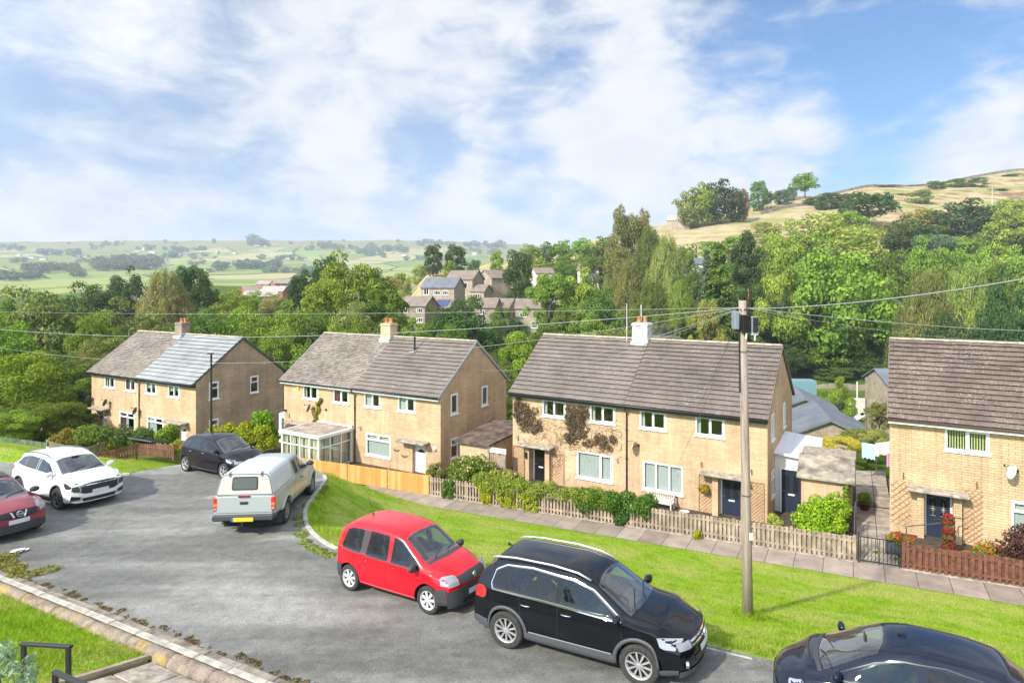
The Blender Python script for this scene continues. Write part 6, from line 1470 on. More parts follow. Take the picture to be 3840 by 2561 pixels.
 (1925,988,92,38.5,'bush','gold','shrub','golden yellow shrub behind the brick outhouse'),
 (1990,1065,60,34,'bush','mid','shrub','green shrub behind the washing line'),
 (165,940,110,46,'bush','dark','holly_bush','dark evergreen bush left of the leftmost house'),
 (2065,500,95,300,'bush','olive','tree','olive hillside tree right of the broad sycamore top'),
 (2125,508,90,300,'bush','mid','tree','mid green hillside tree left of the rounded dark oak'),
 (2290,508,105,290,'bush','bright','tree','light hillside tree right of the rounded dark oak'),
 (2010,520,95,285,'bush','yellow','tree','yellowish hillside tree touching the broad sycamore'),
 (2190,530,110,270,'bush','bright','tree','light green tree at the foot of the rounded dark oak'),
 (1602,600,62,190,'broad','mid','tree','green tree before the white slate-roofed house'),
 (1570,618,60,195,'broad','pale','tree','pale tree left of the white slate-roofed house'),
 (1960,475,90,330,'bush','bright','tree','light green tree in front of the wide dark oak'),
 (2105,470,90,335,'bush','yellow','tree','pale yellow-green tree between the two dark oaks'),
 (2155,482,70,330,'bush','mid','tree','green tree touching the left of the rounded dark oak'),
 (2265,475,80,325,'bush','bright','tree','green tree touching the right of the rounded dark oak'),
 (1760,500,70,330,'bush','yellow','tree','pale tree at the left foot of the hillside wall'),
 (1690,535,60,300,'bush','bright','tree','small light tree at the lower edge of the straw field'),
 (1630,545,60,290,'bush','lime','tree','small lime tree below the barn field'),
 (1290,640,70,200,'broad','mid','tree','round green tree right below the pale-roofed house on the slope'),
 (1225,655,50,195,'broad','bright','tree','light tree between the tall dense dark tree and the lime tree'),
 (1150,690,45,165,'bush','mid','small_tree','green garden tree among the roofs of the stone houses'),
 (1095,665,40,190,'bush','yellow','small_tree','yellowish garden bush below the balcony house'),
 (975,672,40,165,'bush','gold','small_tree','golden bush left of the slate-roofed gable house'),
 (2385,520,120,270,'broad','mid','tree','green tree leaving the frame at the right below the yellow-green one'),
 (1760,540,80,230,'broad','lime','tree','lime tree between the pine top and the broad sycamore'),
 (1700,580,80,190,'broad','mid','tree','green tree behind the pine stem'),
 (585,664,60,190,'broad','bright','tree','light tree in front of the valley estate, left one'),
 (628,668,60,180,'broad','pale','tree','pale tree in front of the valley estate, right one'),
 (1005,720,60,130,'broad','mid','tree','green tree between the nearest stone house and the dense dark tree'),
 (1140,715,50,135,'broad','mid','small_tree','small tree before the grey stone terrace houses'),
 (1185,720,60,128,'broad','dark','tree','dark tree between the stone terrace and the cream terrace'),
 (1310,660,100,150,'broad','bright','tree','leafy tree hiding the middle of the cream terrace'),
 (1250,730,80,120,'broad','mid','tree','low green tree below the cream terrace'),
 (1350,705,90,125,'broad','bright','tree','light green tree below the right end of the terrace'),
 (900,690,70,110,'broad','mid','tree','green tree at the left wall of the nearest stone house'),
 (420,655,60,175,'broad','mid','tree','green tree between the pale birch and the dark oak'),
 (505,672,60,170,'broad','mid','tree','green tree below the small round tree of the estate'),
 (95,900,150,44,'bush','mid','shrub','green shrubbery under the drooping ash at the left'),
 (20,930,130,41,'bush','bright','shrub','bright bushes at the left edge behind the green fence'),
 (200,850,130,56,'bush','mid','tree','dense green tree filling below the olive tree left of the first house'),
 (140,870,110,52,'bush','dark','tree','dark thicket behind the dark evergreen bush'),
 (2040,430,46,520,'bush','olive','shrub','gorse bush on the hill right above the wide dark oak'),
 (2085,445,60,470,'bush','yellow','shrub','yellowish gorse on the open hill, centre'),
 (2105,430,40,540,'bush','mid','shrub','green gorse on the open hill below the clump row'),
 (2290,440,40,480,'bush','olive','shrub','low scrub by the thin hill pole'),
 (2320,418,40,560,'bush','brown','shrub','brown heathery bush high at the right edge of the hill'),
 (1870,452,50,440,'bush','mid','shrub','green scrub left end of the hillside scrub row'),
 (1965,455,40,430,'bush','olive','shrub','small scrub bush in front of the hillside wall'),
]
def place_trees():
 for (u,v,w,d,kind,col,nm,lab) in TREES:
  x,y,z = at_depth(u,d); zt = ztop(v,d); h = max(zt - z,1.0); W = w * KD / F * d
  if kind in ('broad','oak','loose'): h = max(h,W * .62); z = zt - h if h > zt - z else z
  lod = 'near' if d < 75 else ('mid' if d < 260 else 'far')
  cat = 'bush' if nm in ('shrub','holly_bush') else 'tree'
  put_tree(kind,lod,(x,y,z),h,W * dict(broad=1.08,bush=1.08,tall=1.2,weep=1.42,spruce=2.1,pine=1.6).get(kind,1.12),GREEN[col],nm,lab,cat)
place_trees()
# undergrowth filling the woods where single crowns cannot be told apart
def undergrowth(n,name,seed,ulo,uhi,ylo,yhi,sz,col,hmax):
 r = np.random.default_rng(seed); u = r.uniform(ulo,uhi,n); y = r.uniform(ylo,yhi,n); x = (u * KD - 1920) / F * y; z = gz(x,y)
 hh = hmax * (.35 + .65 * vnoise(x,y,.22,seed)) * r.random(n) ** .6
 P = np.stack([x,y,z + hh],-1); d = np.tile([0,-.5,.9],(n,1)); Q = leaves_at(P,d,sz,r)
 o = raw_mesh(name,Q.reshape(-1,3),n,4,m_leaf); o.color = col + (1,); tag(o,kind='stuff'); return o
undergrowth(60000,'woodland_undergrowth',21,1560,2500,150,262,.85,(.075,.12,.025),5.5)
undergrowth(30000,'valley_undergrowth',22,-100,1250,52,140,.6,(.085,.13,.028),3.0)
undergrowth(12000,'slope_undergrowth',23,1180,1600,185,330,.9,(.10,.15,.03),4.5)
# the far side of the valley: copses, hedgerow trees and farms
def far_trees():
 g1 = 'dark trees of the long wood on the far hillside'; g2 = 'trees scattered over the far fields'; lst = []
 S = ((222,612,375,600,34,24,1,'upper edge of the long dark wood at the left'),(222,618,375,612,20,20,1,'lower edge of the long dark wood at the left'),(60,622,175,618,14,20,1,'dark copse left of the long wood'),(170,632,215,630,4,18,1,'small round copse below the long wood'),(492,616,640,612,26,19,1,'dark wood right of the tall oak'),(0,640,120,640,9,16,1,'tree row low at the left edge'),
         (570,556,615,562,8,26,2,'big clump breaking the far skyline'),(0,566,60,570,8,16,2,'copse high at the left edge'),(86,578,180,582,13,17,2,'tree belt above the leftmost farms'),(300,566,470,574,22,14,2,'scattered row under the left skyline'),(375,586,480,590,10,15,2,'trees round the farms above the oak'),(215,566,270,560,6,14,2,'few trees high on the left field'),(725,566,930,574,30,18,2,'long belt in the middle of the far hill'),(815,580,900,586,12,15,2,'trees under the middle belt'),
         (960,560,1160,566,22,20,2,'belt at the right end of the far hill'),(600,592,700,596,10,15,2,'trees below the big skyline clump'),(590,618,720,626,14,14,2,'pale trees above the valley estate'),(700,574,720,570,3,14,2,'three trees left of the middle belt'),(920,592,1000,596,9,15,2,'trees behind the two tall trees'),(180,604,220,600,3,16,2,'three trees left above the long wood'),(430,608,470,604,4,14,2,'four trees right of the long wood'),(20,596,60,600,4,15,2,'trees beside the leftmost farms'),(120,560,560,552,12,10,2,'tiny tree on the left skyline'),(620,553,1150,560,10,10,2,'tiny tree on the right skyline'),(1060,575,1150,580,10,15,2,'trees low at the right end of the far hill'))
 for (u0,v0,u1,v1,n,h,g,lb) in S:
  for i in range(n): t = rnd.random(); lst.append((u0 + (u1 - u0) * t,v0 + (v1 - v0) * t + rnd.uniform(-4,4),h * rnd.uniform(.75,1.2),g,'hazy far tree, ' + lb))
 for (u,v,h,g,lb) in lst:
  x,y,z = at_ground(u,v + 3,550,3400)
  if y > 3200 or y < 500: continue
  hh = h * (1.15 if y < 2000 else 1.4)
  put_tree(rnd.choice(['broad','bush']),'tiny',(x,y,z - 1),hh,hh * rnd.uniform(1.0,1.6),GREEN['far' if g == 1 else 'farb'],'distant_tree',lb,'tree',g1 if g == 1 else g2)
far_trees()
def leafmass(name,label,cat,pts,rads,n,size,col,mat=None,group=None,zfloor=None,aspect=1.5,sq=(1,1,.85),flat=0,stems=True):
 """one plant made of leaf clumps round the given centres"""
 r = np.random.default_rng(len(label) * 13 + n % 97); C = np.array(pts,float); rad = np.array(rads,float)
 org = C.mean(0); org[2] = C[:,2].min() - rad.max() * .6; e = empty(name,tuple(org),0,label,cat,group)
 w = rad ** 2; idx = r.choice(len(C),n,p=w / w.sum()); d = r.normal(size=(n,3)); d /= np.linalg.norm(d,axis=1)[:,None]
 P = C[idx] - org + d * (rad[idx] * r.uniform(.55,1.05,n) ** .7)[:,None] * np.array(sq)
 Q = leaves_at(P,d,size,r,aspect=aspect,flat=flat); f = raw_mesh('foliage',Q.reshape(-1,3),n,4,mat or m_leaf,e); f.color = tuple(col) + (1,)
 if stems:
  m = MB(); k = 0
  for i in r.choice(len(C),min(len(C),7),replace=False):
   p = C[i] - org; b = (p[0] * .75,p[1] * .75,-.15); m.tube([b,((b[0] + p[0]) / 2 + .02,(b[1] + p[1]) / 2,p[2] * .55),tuple(p)],[.018,.012,.004],5)
  m.build('stems',m_bark,e)
 return e
def clump(c,R_,n,seed=1,sq=(1,1,.8),r0=.28,r1=.5):
 """n centres inside an ellipsoid of radii R_ (tuple) about c"""
 rr = random.Random(seed); out = []; rad = []
 for i in range(n):
  while True:
   p = [rr.uniform(-1,1) for _ in range(3)]
   if p[0] ** 2 + p[1] ** 2 + p[2] ** 2 < 1: break
  out.append((c[0] + p[0] * R_[0],c[1] + p[1] * R_[1],c[2] + abs(p[2]) * R_[2])); rad.append(rr.uniform(r0,r1))
 return out,rad
HAZE = 0.00019
# ------------------------------------------------------------------ kerbs and walls
def pt(s,n,dz=0.0):
 x,y = xy(s,n); return Vector((x,y,float(near_z(np.array(x),np.array(y))) + dz))
def ribbon(name,pts,w,h,mat,label=None,cat=None,kind=None,seg=.9,gap=.012,z0=-.12,bevel=.012,lab_kw={}):
 """a row of kerb stones along a path of 3-D points"""
 m = MB(); P = [Vector(p) for p in pts]; acc = []
 for a,b in zip(P[:-1],P[1:]):
  L = (b - a).length; n = max(1,round(L / seg)); d = (b - a) / n
  for i in range(n):
   p = a + d * i; q = p + d * (1 - gap / max(d.length,.01)); s = Vector((-d.y,d.x,0)).normalized() * w / 2; j = rnd.uniform(-.006,.006)
   vs = [p - s,q - s,q + s,p + s]; m.add([v + Vector((0,0,z0)) for v in vs] + [v + Vector((0,0,h + j)) for v in vs],[(0,3,2,1),(4,5,6,7),(0,1,5,4),(1,2,6,5),(2,3,7,6),(3,0,4,7)])
 o = m.build(name,mat,bevel=bevel); tag(o,label,cat,kind=kind); return o
m_kerb = principled('kerb_stone',(.40,.37,.31),.9,var=.4,vscale=4,bump=.4,bscale=30)
m_sett = principled('gutter_sett',(.25,.215,.17),.95,var=.5,vscale=3,bump=.5)
m_kerbpale = principled('pale_kerb',(.42,.395,.335),.9,var=.3,vscale=4,bump=.3)
m_moss,t,b = custom('mossy_stone'); co = t.new('ShaderNodeTexCoord').outputs['Object']
c = t.ramp(t.noise(co,3.5,6,.7),[(.3,(.17,.13,.10)),(.5,(.30,.24,.185)),(.7,(.42,.36,.28))])
sx = t.new('ShaderNodeSeparateXYZ',inp={0: co}).outputs[0]
mf = t.math('MULTIPLY',t.smooth(t.noise(co,4.5,6,.75),.52,.60),t.smooth(sx,-5.6,-6.6)); c = t.mix(t.math('MULTIPLY',mf,.85),c,t.ramp(t.noise(co,25,3,.7),[(.3,(.34,.20,.02)),(.7,(.62,.42,.06))]))
c = t.mix(1.0,c,t.ramp(t.noise(co,30,4,.7),[(.3,.65),(.7,1.2)]),'MULTIPLY'); t.l.new(c,b.inputs['Base Color']); b.inputs['Roughness'].default_value = .97
bp = t.new('ShaderNodeBump',inp={'Height': t.noise(co,22,5,.75),'Strength': .9,'Distance': .03}); t.l.new(bp.outputs[0],b.inputs['Normal'])
curve = [on_road(*p) for p in ((775,1264),(752,1253),(735,1241),(718,1226),(706,1210),(701,1195),(700,1180),(705,1163),(715,1149),(728,1131),(740,1115),(748,1102),(744,1092))]
ribbon('kerb',curve,.13,.075,m_kerbpale,'curved pale stone kerb bending round the grass beside the pickup','kerb',seg=.6)
far = [on_road(u,v) for u,v in ((235,1094),(265,1093),(300,1090))]
ribbon('kerb',far,.13,.08,m_kerb,'short stone kerb at the back of the turning head beside the white car','kerb',seg=.8)
pk = [pt(s,12.02 + (12.2 - 12.0) * 0,.0) for s in np.arange(-11,40,.9)]
pk = [Vector((xy(s,float(n_edge(s)) - .02)[0],xy(s,float(n_edge(s)) - .02)[1],0)) for s in np.arange(-10.6,40,.9)]
for p in pk: p.z = z_road(p.x,p.y)
ribbon('kerb',pk,.12,.035,m_kerb,'low sunken kerb between the road and the grass verge behind the black cars','kerb',seg=.9)
# our side of the road: gutter setts, pale kerb, rounded mossy coping
for n_,w,h,mt,lb,dz in ((7.60,.17,.03,m_sett,'row of worn gutter setts along the near edge of the road',.0),(7.40,.15,.09,m_kerbpale,'straight pale kerb stones along the near edge of the road',.0)):
 P = [Vector((xy(s,n_)[0],xy(s,n_)[1],0)) for s in np.arange(-30,3,.92)]
 for p in P: p.z = z_road(p.x,p.y)
 ribbon('kerb',P,w,h,mt,lb,'kerb',seg=.92)
m = MB(); s = -30.0; rr_ = random.Random(3)
while s < 3:
 L = 1.25; L *= rr_.uniform(.85,1.2); K = 9; J = 8; k0 = len(m.v)
 for j in range(J + 1):
  f = j / J; e = 1 - .035 * (abs(2 * f - 1) ** 10); ss_ = s + (L - .015) * f; cx_,cy_ = xy(ss_,7.10); base = z_road(cx_,cy_)
  for k in range(K + 1):
   an = math.pi * k / K; rad = (.20 * e) * (1 + .05 * math.sin(ss_ * 7 + k) + .035 * math.sin(ss_ * 17 + k * 2.3)); nn = 7.10 - rad * math.cos(an); x_,y_ = xy(ss_,nn); m.v.append((x_,y_,base - .10 + .30 * e * math.sin(an) + (.0 if k not in (0,K) else -.25)))
 m.f += [(k0 + j * (K + 1) + k,k0 + (j + 1) * (K + 1) + k,k0 + (j + 1) * (K + 1) + k + 1,k0 + j * (K + 1) + k + 1) for j in range(J) for k in range(K)]
 m.f += [tuple(k0 + k for k in range(K + 1)),tuple(k0 + J * (K + 1) + k for k in range(K + 1))]
 s += L
m.build('stone_wall',m_moss,smooth=True,label='low garden wall with rounded mossy coping stones above the lawn',cat='garden wall')
# weeds and litter along the near gutter
pts = []; rr_ = random.Random(5)
for i in range(90): s_ = -22 + 15 * i / 90 + rr_.uniform(-.1,.1); p = pt(s_,7.74 + rr_.uniform(-.06,.10) + .05 * math.sin(s_ * 3)); pts.append((p.x,p.y,p.z + .0))
leafmass('gutter_weeds','brown dead weeds and leaf litter along the near gutter','weeds',pts,[.03 + .075 * abs(math.sin(i * .37)) for i in range(90)],4200,.035,(.20,.15,.085),sq=(1,1,.2),stems=False)
pts = []
for i in range(34): p = pt(rr_.uniform(-23,-17.6),7.72 + rr_.random() ** 2 * .55); pts.append((p.x,p.y,p.z + .02))
leafmass('roadside_weeds','yellowing weeds growing on the tarmac in the lower left','weeds',pts,[.12 + .18 * abs(math.sin(i * 1.3)) for i in range(34)],7000,.04,(.27,.27,.09),sq=(1,1,.22),stems=False)
pts = []; 
for u,v in ((690,1225),(700,1245),(715,1258),(735,1266),(755,1275),(690,1205),(686,1190),(695,1230),(742,1120),(735,1130),(720,1145),(706,1160)):
 p = on_road(u,v); pts.append((p.x,p.y,p.z + .01))
leafmass('roadside_weeds','yellow-green weeds in the gutter outside the curved kerb','weeds',pts,[.20] * 12,3600,.04,(.25,.31,.09),sq=(1,1,.3),stems=False)
# steps and slab path from the wall down to our house, timber edging
m = MB(); 
for i,(n0,n1) in enumerate(((6.88,6.2),(6.18,5.3),(5.28,4.3),(4.28,3.2),(3.18,2.0))):
 for (sa,sb) in ((-11.25,-10.4),(-10.38,-9.5),(-9.48,-8.7)):
  m.prism([tuple(pt(a,c,-.3)) for a,c in ((sa,n0),(sb,n0),(sb,n1),(sa,n1))],(0,0,.29))
m.build('garden_steps',m_conc,bevel=.015,label='brown stone slab path and steps at the bottom beside the lawn',cat='steps')
q0_,q1_ = pt(-11.45,6.85),pt(-11.5,3.0); m = MB(); [m.bar(pt(-11.42,a,-.0),pt(-11.42,a - .5,-.0),.09,.12) for a in np.arange(6.9,2.6,-.5)]; m.build('timber_edging',m_wood,label='grey timber edging board between the lawn and the slab path',cat='edging')
# black handrails in front of the camera's house
def hand(name,label,A,B,h,mat=m_black,far=None):
 m = MB(); A = Vector(A); B = Vector(B); m.bar(A,B,.045,.03); e = empty(name,tuple((A + B) / 2 - Vector((0,0,h))),0,label,'handrail')
 off = e.location
 mm = MB(); mm.bar(A - off,B - off,.06,.04); mm.build('rail',mat,e,bevel=.006)
 for p in (A,B):
  d = (B - A).normalized() * .05; q = p + (d if p == A else -d)
  MB().bar(q - off - Vector((0,0,.02)),q - off - Vector((0,0,h)),.05).build('post',mat,e)
 return e
def P3(u,v,y): return Vector(((u * KD - 1920) / F * y,y,-(v * KD - Y0) / F * y))
hand('handrail','black metal handrail hoop standing on the lawn at the lower left',P3(48,1477,8.6),P3(164,1484,8.4),1.2)
hand('handrail','black sloping handrail cut off by the bottom edge at the left',P3(124,1541,7.6),P3(235,1590,6.6),1.2)
pts,rad = clump((-5.0,6.0,-4.35),(.42,.45,.95),110,3,r0=.03,r1=.09)
leafmass('garden_shrub','blue-green small-leaved shrub in the bottom left corner behind the handrail','bush',pts,rad,2400,.026,(.34,.46,.36),aspect=2.6)
# dropped litter, inspection covers
p = on_road(33,1270); m = MB()
for i in range(7):
 a = i * .9; q = p + Vector((.12 * math.cos(a) * (i % 3),.07 * math.sin(a) * (i % 2 + 1),.01 + .012 * i)); m.add([q,q + Vector((.16,.03,.02)),q + Vector((.18,.10,.05)),q + Vector((.02,.11,.01))],[(0,1,2,3)])
m.build('litter',m_upvc,label='crumpled white litter on the tarmac near the wine red car',cat='litter')
p = on_road(500,1141); m = MB(); m.lathe([(.001,.006),(.36,.006),(.38,-.02)],Matrix.Translation(p) @ Matrix.Diagonal((1.15,.75,1,1)),24)
m.build('road_patch',principled('pinkish_patch',(.34,.25,.21),.9,var=.4,vscale=7),label='worn pinkish patch in the tarmac left of the pickup',cat='road patch')
x,y,z = at_ground(2268,1230); m = MB(); M = Matrix.Translation((x,y,z + .02)) @ Matrix.Rotation(R(-28.6),4,'Z'); m.box(-.16,.16,-.10,.10,0,.012,M)
m.build('drain_cover',m_under,label='small dark drain cover set in the pavement at the right',cat='drain cover')
# ------------------------------------------------------------------ fences along the pavement
FO = Vector((-4.2,31.8,-10.66)); FD = Vector((.878,-.479,.033)); FN = Vector((-.479,-.878,0))   # FN points to the camera
def FP(t,off=0.0,dz=0.0): return FO + FD * t + FN * off + Vector((0,0,dz))
def picket_fence(name,label,t0,t1,mat,pw,pitch,h,group=None,both=True,post_every=2.2,kerb=True,PF=FP,r_=random.Random(9)):
 base = PF(t0); e = empty(name,tuple(base),0,label,'fence',group); L0 = base
 def add(m,a,b,z0,z1,o0,o1):
  p = [PF(a,o0,z0),PF(b,o0,z0),PF(b,o1,z0),PF(a,o1,z0),PF(a,o0,z1),PF(b,o0,z1),PF(b,o1,z1),PF(a,o1,z1)]
  m.add([q - L0 for q in p],[(0,3,2,1),(4,5,6,7),(0,1,5,4),(1,2,6,5),(2,3,7,6),(3,0,4,7)])
 n = max(1,round((t1 - t0) / post_every)); bay = (t1 - t0) / n
 for i in range(n + 1):
  tp = t0 + bay * i; m = MB(); add(m,tp - .05,tp + .05,-.1,h + .02,-.06,.035); m.build('post',mat,e)
  if i == n: break
  m = MB(); t = tp + .08; f = 1
  while t < tp + bay - .06:
   j = r_.uniform(-.012,.012); dj = r_.uniform(-.02,.015)
   add(m,t,t + pw,.06,h + dj,.035 + j * .3,.055 + j * .3); t += pitch
  if both:
   t = tp + .08 + pitch * .5
   while t < tp + bay - .06: add(m,t,t + pw,.08,h - .03 + r_.uniform(-.02,.01),-.055,-.035); t += pitch
  add(m,tp + .05,tp + bay - .05,.18,.26,-.034,.034); add(m,tp + .05,tp + bay - .05,h - .22,h - .14,-.034,.034)
  m.build('fence_panel',mat,e)
 if kerb: m = MB(); add(m,t0 - .1,t1 + .1,-.15,.05,-.07,.10); m.build('gravel_board',m_conc,e)
 return e
gp = 'wooden fences along the pavement'
picket_fence('picket_fence','weathered grey-brown picket fence running from the orange fence to the metal gate',0.1,18.95,m_wood,.085,.165,.93,gp)
picket_fence('picket_fence','dark brown stained picket fence right of the metal gate',20.45,38,m_woodbr,.10,.185,.93,gp)
# new orange close-boarded fence
m_neww,t,b = custom('new_orange_timber'); uv = t.new('ShaderNodeTexCoord').outputs['Object']; ri = t.new('ShaderNodeNewGeometry').outputs['Random Per Island']
c = t.ramp(ri,[(0,(.52,.235,.06)),(.5,(.60,.30,.085)),(1,(.68,.37,.13))]); c = t.mix(1.0,c,t.ramp(t.noise(t.mapping(uv,(1,1,.12)),14,4,.7),[(.3,.82),(.7,1.1)]),'MULTIPLY'); t.l.new(c,b.inputs['Base Color']); b.inputs['Roughness'].default_value = .75
e = empty('board_fence',tuple(FP(-8)),0,'new orange close-boarded timber fence beside the pickup','fence',gp); L0 = FP(-8)
def fbox(m,a,b,z0,z1,o0,o1,PF=FP,L=None):
 p = [PF(a,o0,z0),PF(b,o0,z0),PF(b,o1,z0),PF(a,o1,z0),PF(a,o0,z1),PF(b,o0,z1),PF(b,o1,z1),PF(a,o1,z1)]
 m.add([q - (L if L is not None else L0) for q in p],[(0,3,2,1),(4,5,6,7),(0,1,5,4),(1,2,6,5),(2,3,7,6),(3,0,4,7)])
for (a,b_) in ((-12.0,-8.35),(-8.35,-5.5),(-5.5,-2.7),(-2.7,0.0)):
 m = MB(); t_ = a + .03
 while t_ < b_ - .05: fbox(m,t_,min(t_ + .118,b_ - .02),.02,.99 + rnd.uniform(-.008,.008),.02,.038 + rnd.uniform(0,.006)); t_ += .122
 fbox(m,a,b_,.2,.27,-.03,.019); fbox(m,a,b_,.7,.77,-.03,.019); m.build('fence_panel',m_neww,e)
for a in (-8.35,-5.5,-2.7,-.02): m = MB(); fbox(m,a - .04,a + .04,-.1,1.0,-.09,-.031); m.build('post',m_neww,e)
# metal gate and its posts
e = empty('garden_gate',tuple(FP(19.7)),0,'black metal bar gate between the two picket fences','gate'); L0 = FP(19.7); m = MB()
for zz in (.08,.93): fbox(m,19.12,20.32,zz,zz + .03,-.015,.015)
for a in (19.12,20.29): fbox(m,a,a + .03,.08,.96,-.016,.016)
m.build('gate_frame',m_black,e); m = MB()
for i in range(1,10): a = 19.12 + i * .12; fbox(m,a,a + .02,.1,.94,-.01,.01)
m.build('bars',m_black,e)
for a in (19.05,20.36): m = MB(); fbox(m,a,a + .05,-.1,1.1,-.025,.025); m.build('gate_post',m_black,e)
def rail3(name,label,pts,r=.02,posts=()):
 P = [Vector(p) for p in pts]; e = empty(name,tuple(P[0]),0,label,'handrail'); MB().tube([p - P[0] for p in P],r,8).build('rail',m_dkgrey,e)
 for p,h in posts: p = Vector(p) - P[0]; MB().tube([p,p - Vector((0,0,h))],r * .9,8).build('post',m_dkgrey,e)
 return e
rail3('handrail','black handrail from the gate to the porch of the lichen-roofed house',[FP(20.5,-.1,1.45),FP(20.6,-.1,1.5),FP(21.6,-1.0,1.45),FP(22.2,-2.3,1.32),FP(22.5,-2.4,1.28)],.02,[(FP(20.55,-.1,1.48),1.5),(FP(22.2,-2.3,1.32),1.3)])
rail3('handrail','black handrail rising along the left side of the path between the houses',[FP(18.95,-.1,1.1),FP(18.95,-.4,1.25),FP(18.95,-1.8,1.35),FP(19.0,-2.6,1.4)],.02,[(FP(18.95,-.4,1.22),1.3),(FP(19.0,-2.6,1.4),1.4)])
# path between the houses with its step
m = MB()
for (na,nb,h) in ((25.95,32.2,.03),(32.2,38,.22)):
 for k in range(int((nb - na) / .75)):
  a = na + k * .75
  for (sa,sb) in ((.10,.80),(.82,1.42)): m.prism([tuple(pt(sa,a,-.25)),tuple(pt(sb,a,-.25)),tuple(pt(sb,a + .735,-.25)),tuple(pt(sa,a + .735,-.25))],(0,0,.25 + h))
m.build('garden_path',principled('grey_slabs',(.30,.26,.21),.9,var=.4,vscale=2.5,bump=.3),bevel=.012,kind='structure')
# ------------------------------------------------------------------ things on the house fronts
def dish(name,label,k,x,z,facing=-1,r=.27,mat=m_dkgrey,arm=.30,tilt=0):
 o = HL(k,x,.33,z); a = HS[k][3]; e = empty(name,tuple(o),a,label,'satellite dish','satellite dishes on the house fronts')
 m = MB(); m.tube([(0,0,-.02),(0,-arm * .7,0),(facing * .10,-arm,.02)],.018,6).box(-.05,.05,-.02,0,-.07,.07).build('bracket',m_black,e)
 M = Matrix.Translation((facing * .16,-arm,.03)) @ Matrix.Rotation(R(-62 * facing * -1),4,'Z') @ Matrix.Rotation(R(90 - 18),4,'X')
 m = MB(); m.lathe([(.001,.0),(r * .4,.008),(r * .75,.03),(r,.06),(r * .99,.066),(r * .7,.04),(.001,.012)],M @ Matrix.Diagonal((.9,1.05,1,1)),20).build('dish',mat,e,smooth=True)
 c = M @ Vector((0,.1,.34)); m = MB(); m.tube([M @ Vector((0,r * .9,.05)),c],.010,5).tube([c,c + Vector((.0,.0,.07))],.03,6).build('feed_arm',m_black,e)
 return e
dish('satellite_dish','dark satellite dish at the left corner above the first white door',1,.35,2.45,-1)
dish('satellite_dish','dark satellite dish between the first canopy and the lower left window',1,2.75,2.38,-1)
dish('satellite_dish','dark satellite dish in front of the central downpipe of the leftmost houses',1,6.62,2.15,-1,mat=m_dkgrey)
dish('satellite_dish','dark satellite dish beside the climber above the conservatory',2,2.95,2.92,-1)
dish('satellite_dish','buff-backed satellite dish right of the central downpipe of the creeper house',3,7.15,2.62,-1,mat=m_buffrend)
dish('satellite_dish','white satellite dish on a long pole near the right edge of the photo',4,4.05,3.0,-1,mat=m_upvc2,arm=.35)
for k,x,z,lb in ((2,11.9,1.35,'round white alarm dome beside the second house door'),):
 m = MB(); o = HL(k,12.55,.33,1.62); m.lathe([(.16,0),(.15,.05),(.08,.09),(.001,.10)],Matrix.Translation(o) @ Matrix.Rotation(HS[k][3],4,'Z') @ Matrix.Rotation(R(90),4,'X'),18); m.build('wall_dome',m_concpale,smooth=True,label='round pale dome fixed right of the arched white door',cat='wall fitting')
def wallbox(k,x,z,w,h,d,mat,name,label,cat,yy=.33):
 m = MB(); m.box(x - w / 2,x + w / 2,yy - d,yy - .001,z - h / 2,z + h / 2); hx,hy,hz,a = HS[k]
 return m.build(name,mat,xf=Matrix.Translation((hx,hy,hz - EH)) @ Matrix.Rotation(a,4,'Z'),bevel=.008,label=label,cat=cat)
wallbox(2,1.45,4.15,.22,.28,.08,principled('yellow_alarm',(.75,.50,.10),.5),'alarm_box','yellow alarm box at the top left of the second house front','alarm box')
wallbox(2,4.0,2.95,.08,.12,.1,m_black,'wall_light','small black lamp on the second house above the conservatory','wall light')
wallbox(2,.25,2.55,.14,.10,.16,m_black,'wall_light','small black floodlight at the left corner of the second house','wall light')
wallbox(3,1.03,1.35,.12,.30,.14,m_black,'wall_lantern','black lantern left of the black front door','wall light',yy=.11)
def brackets(k,x,z,label):
 m = MB(); m.box(x - .012,x + .012,.30,.329,z - .14,z + .14).bar((x,.31,z + .12),(x,.02,z + .12),.014).bar((x,.31,z - .08),(x,.08,z + .11),.012); hx,hy,hz,a = HS[k]
 m.build('basket_bracket',m_brown,xf=Matrix.Translation((hx,hy,hz - EH)) @ Matrix.Rotation(a,4,'Z'),label=label,cat='bracket',group='iron hanging basket brackets')
for k,x,z,lb in ((4,.52,2.25,'rusty bracket at the left corner of the lichen-roofed house'),(4,2.86,2.27,'rusty bracket right of the lichened house canopy'),(3,10.15,2.15,'rusty bracket above the left trellis of the navy door'),(3,12.3,2.15,'rusty bracket above the right trellis of the navy door'),
     (3,.42,2.1,'iron bracket left of the black door canopy'),(3,6.1,1.72,'iron bracket left of the central downpipe of the creeper house'),(2,6.95,2.1,'iron bracket right of the central downpipe of the second house'),(2,.6,2.2,'iron bracket at the left of the second house')):
 brackets(k,x,z,lb)
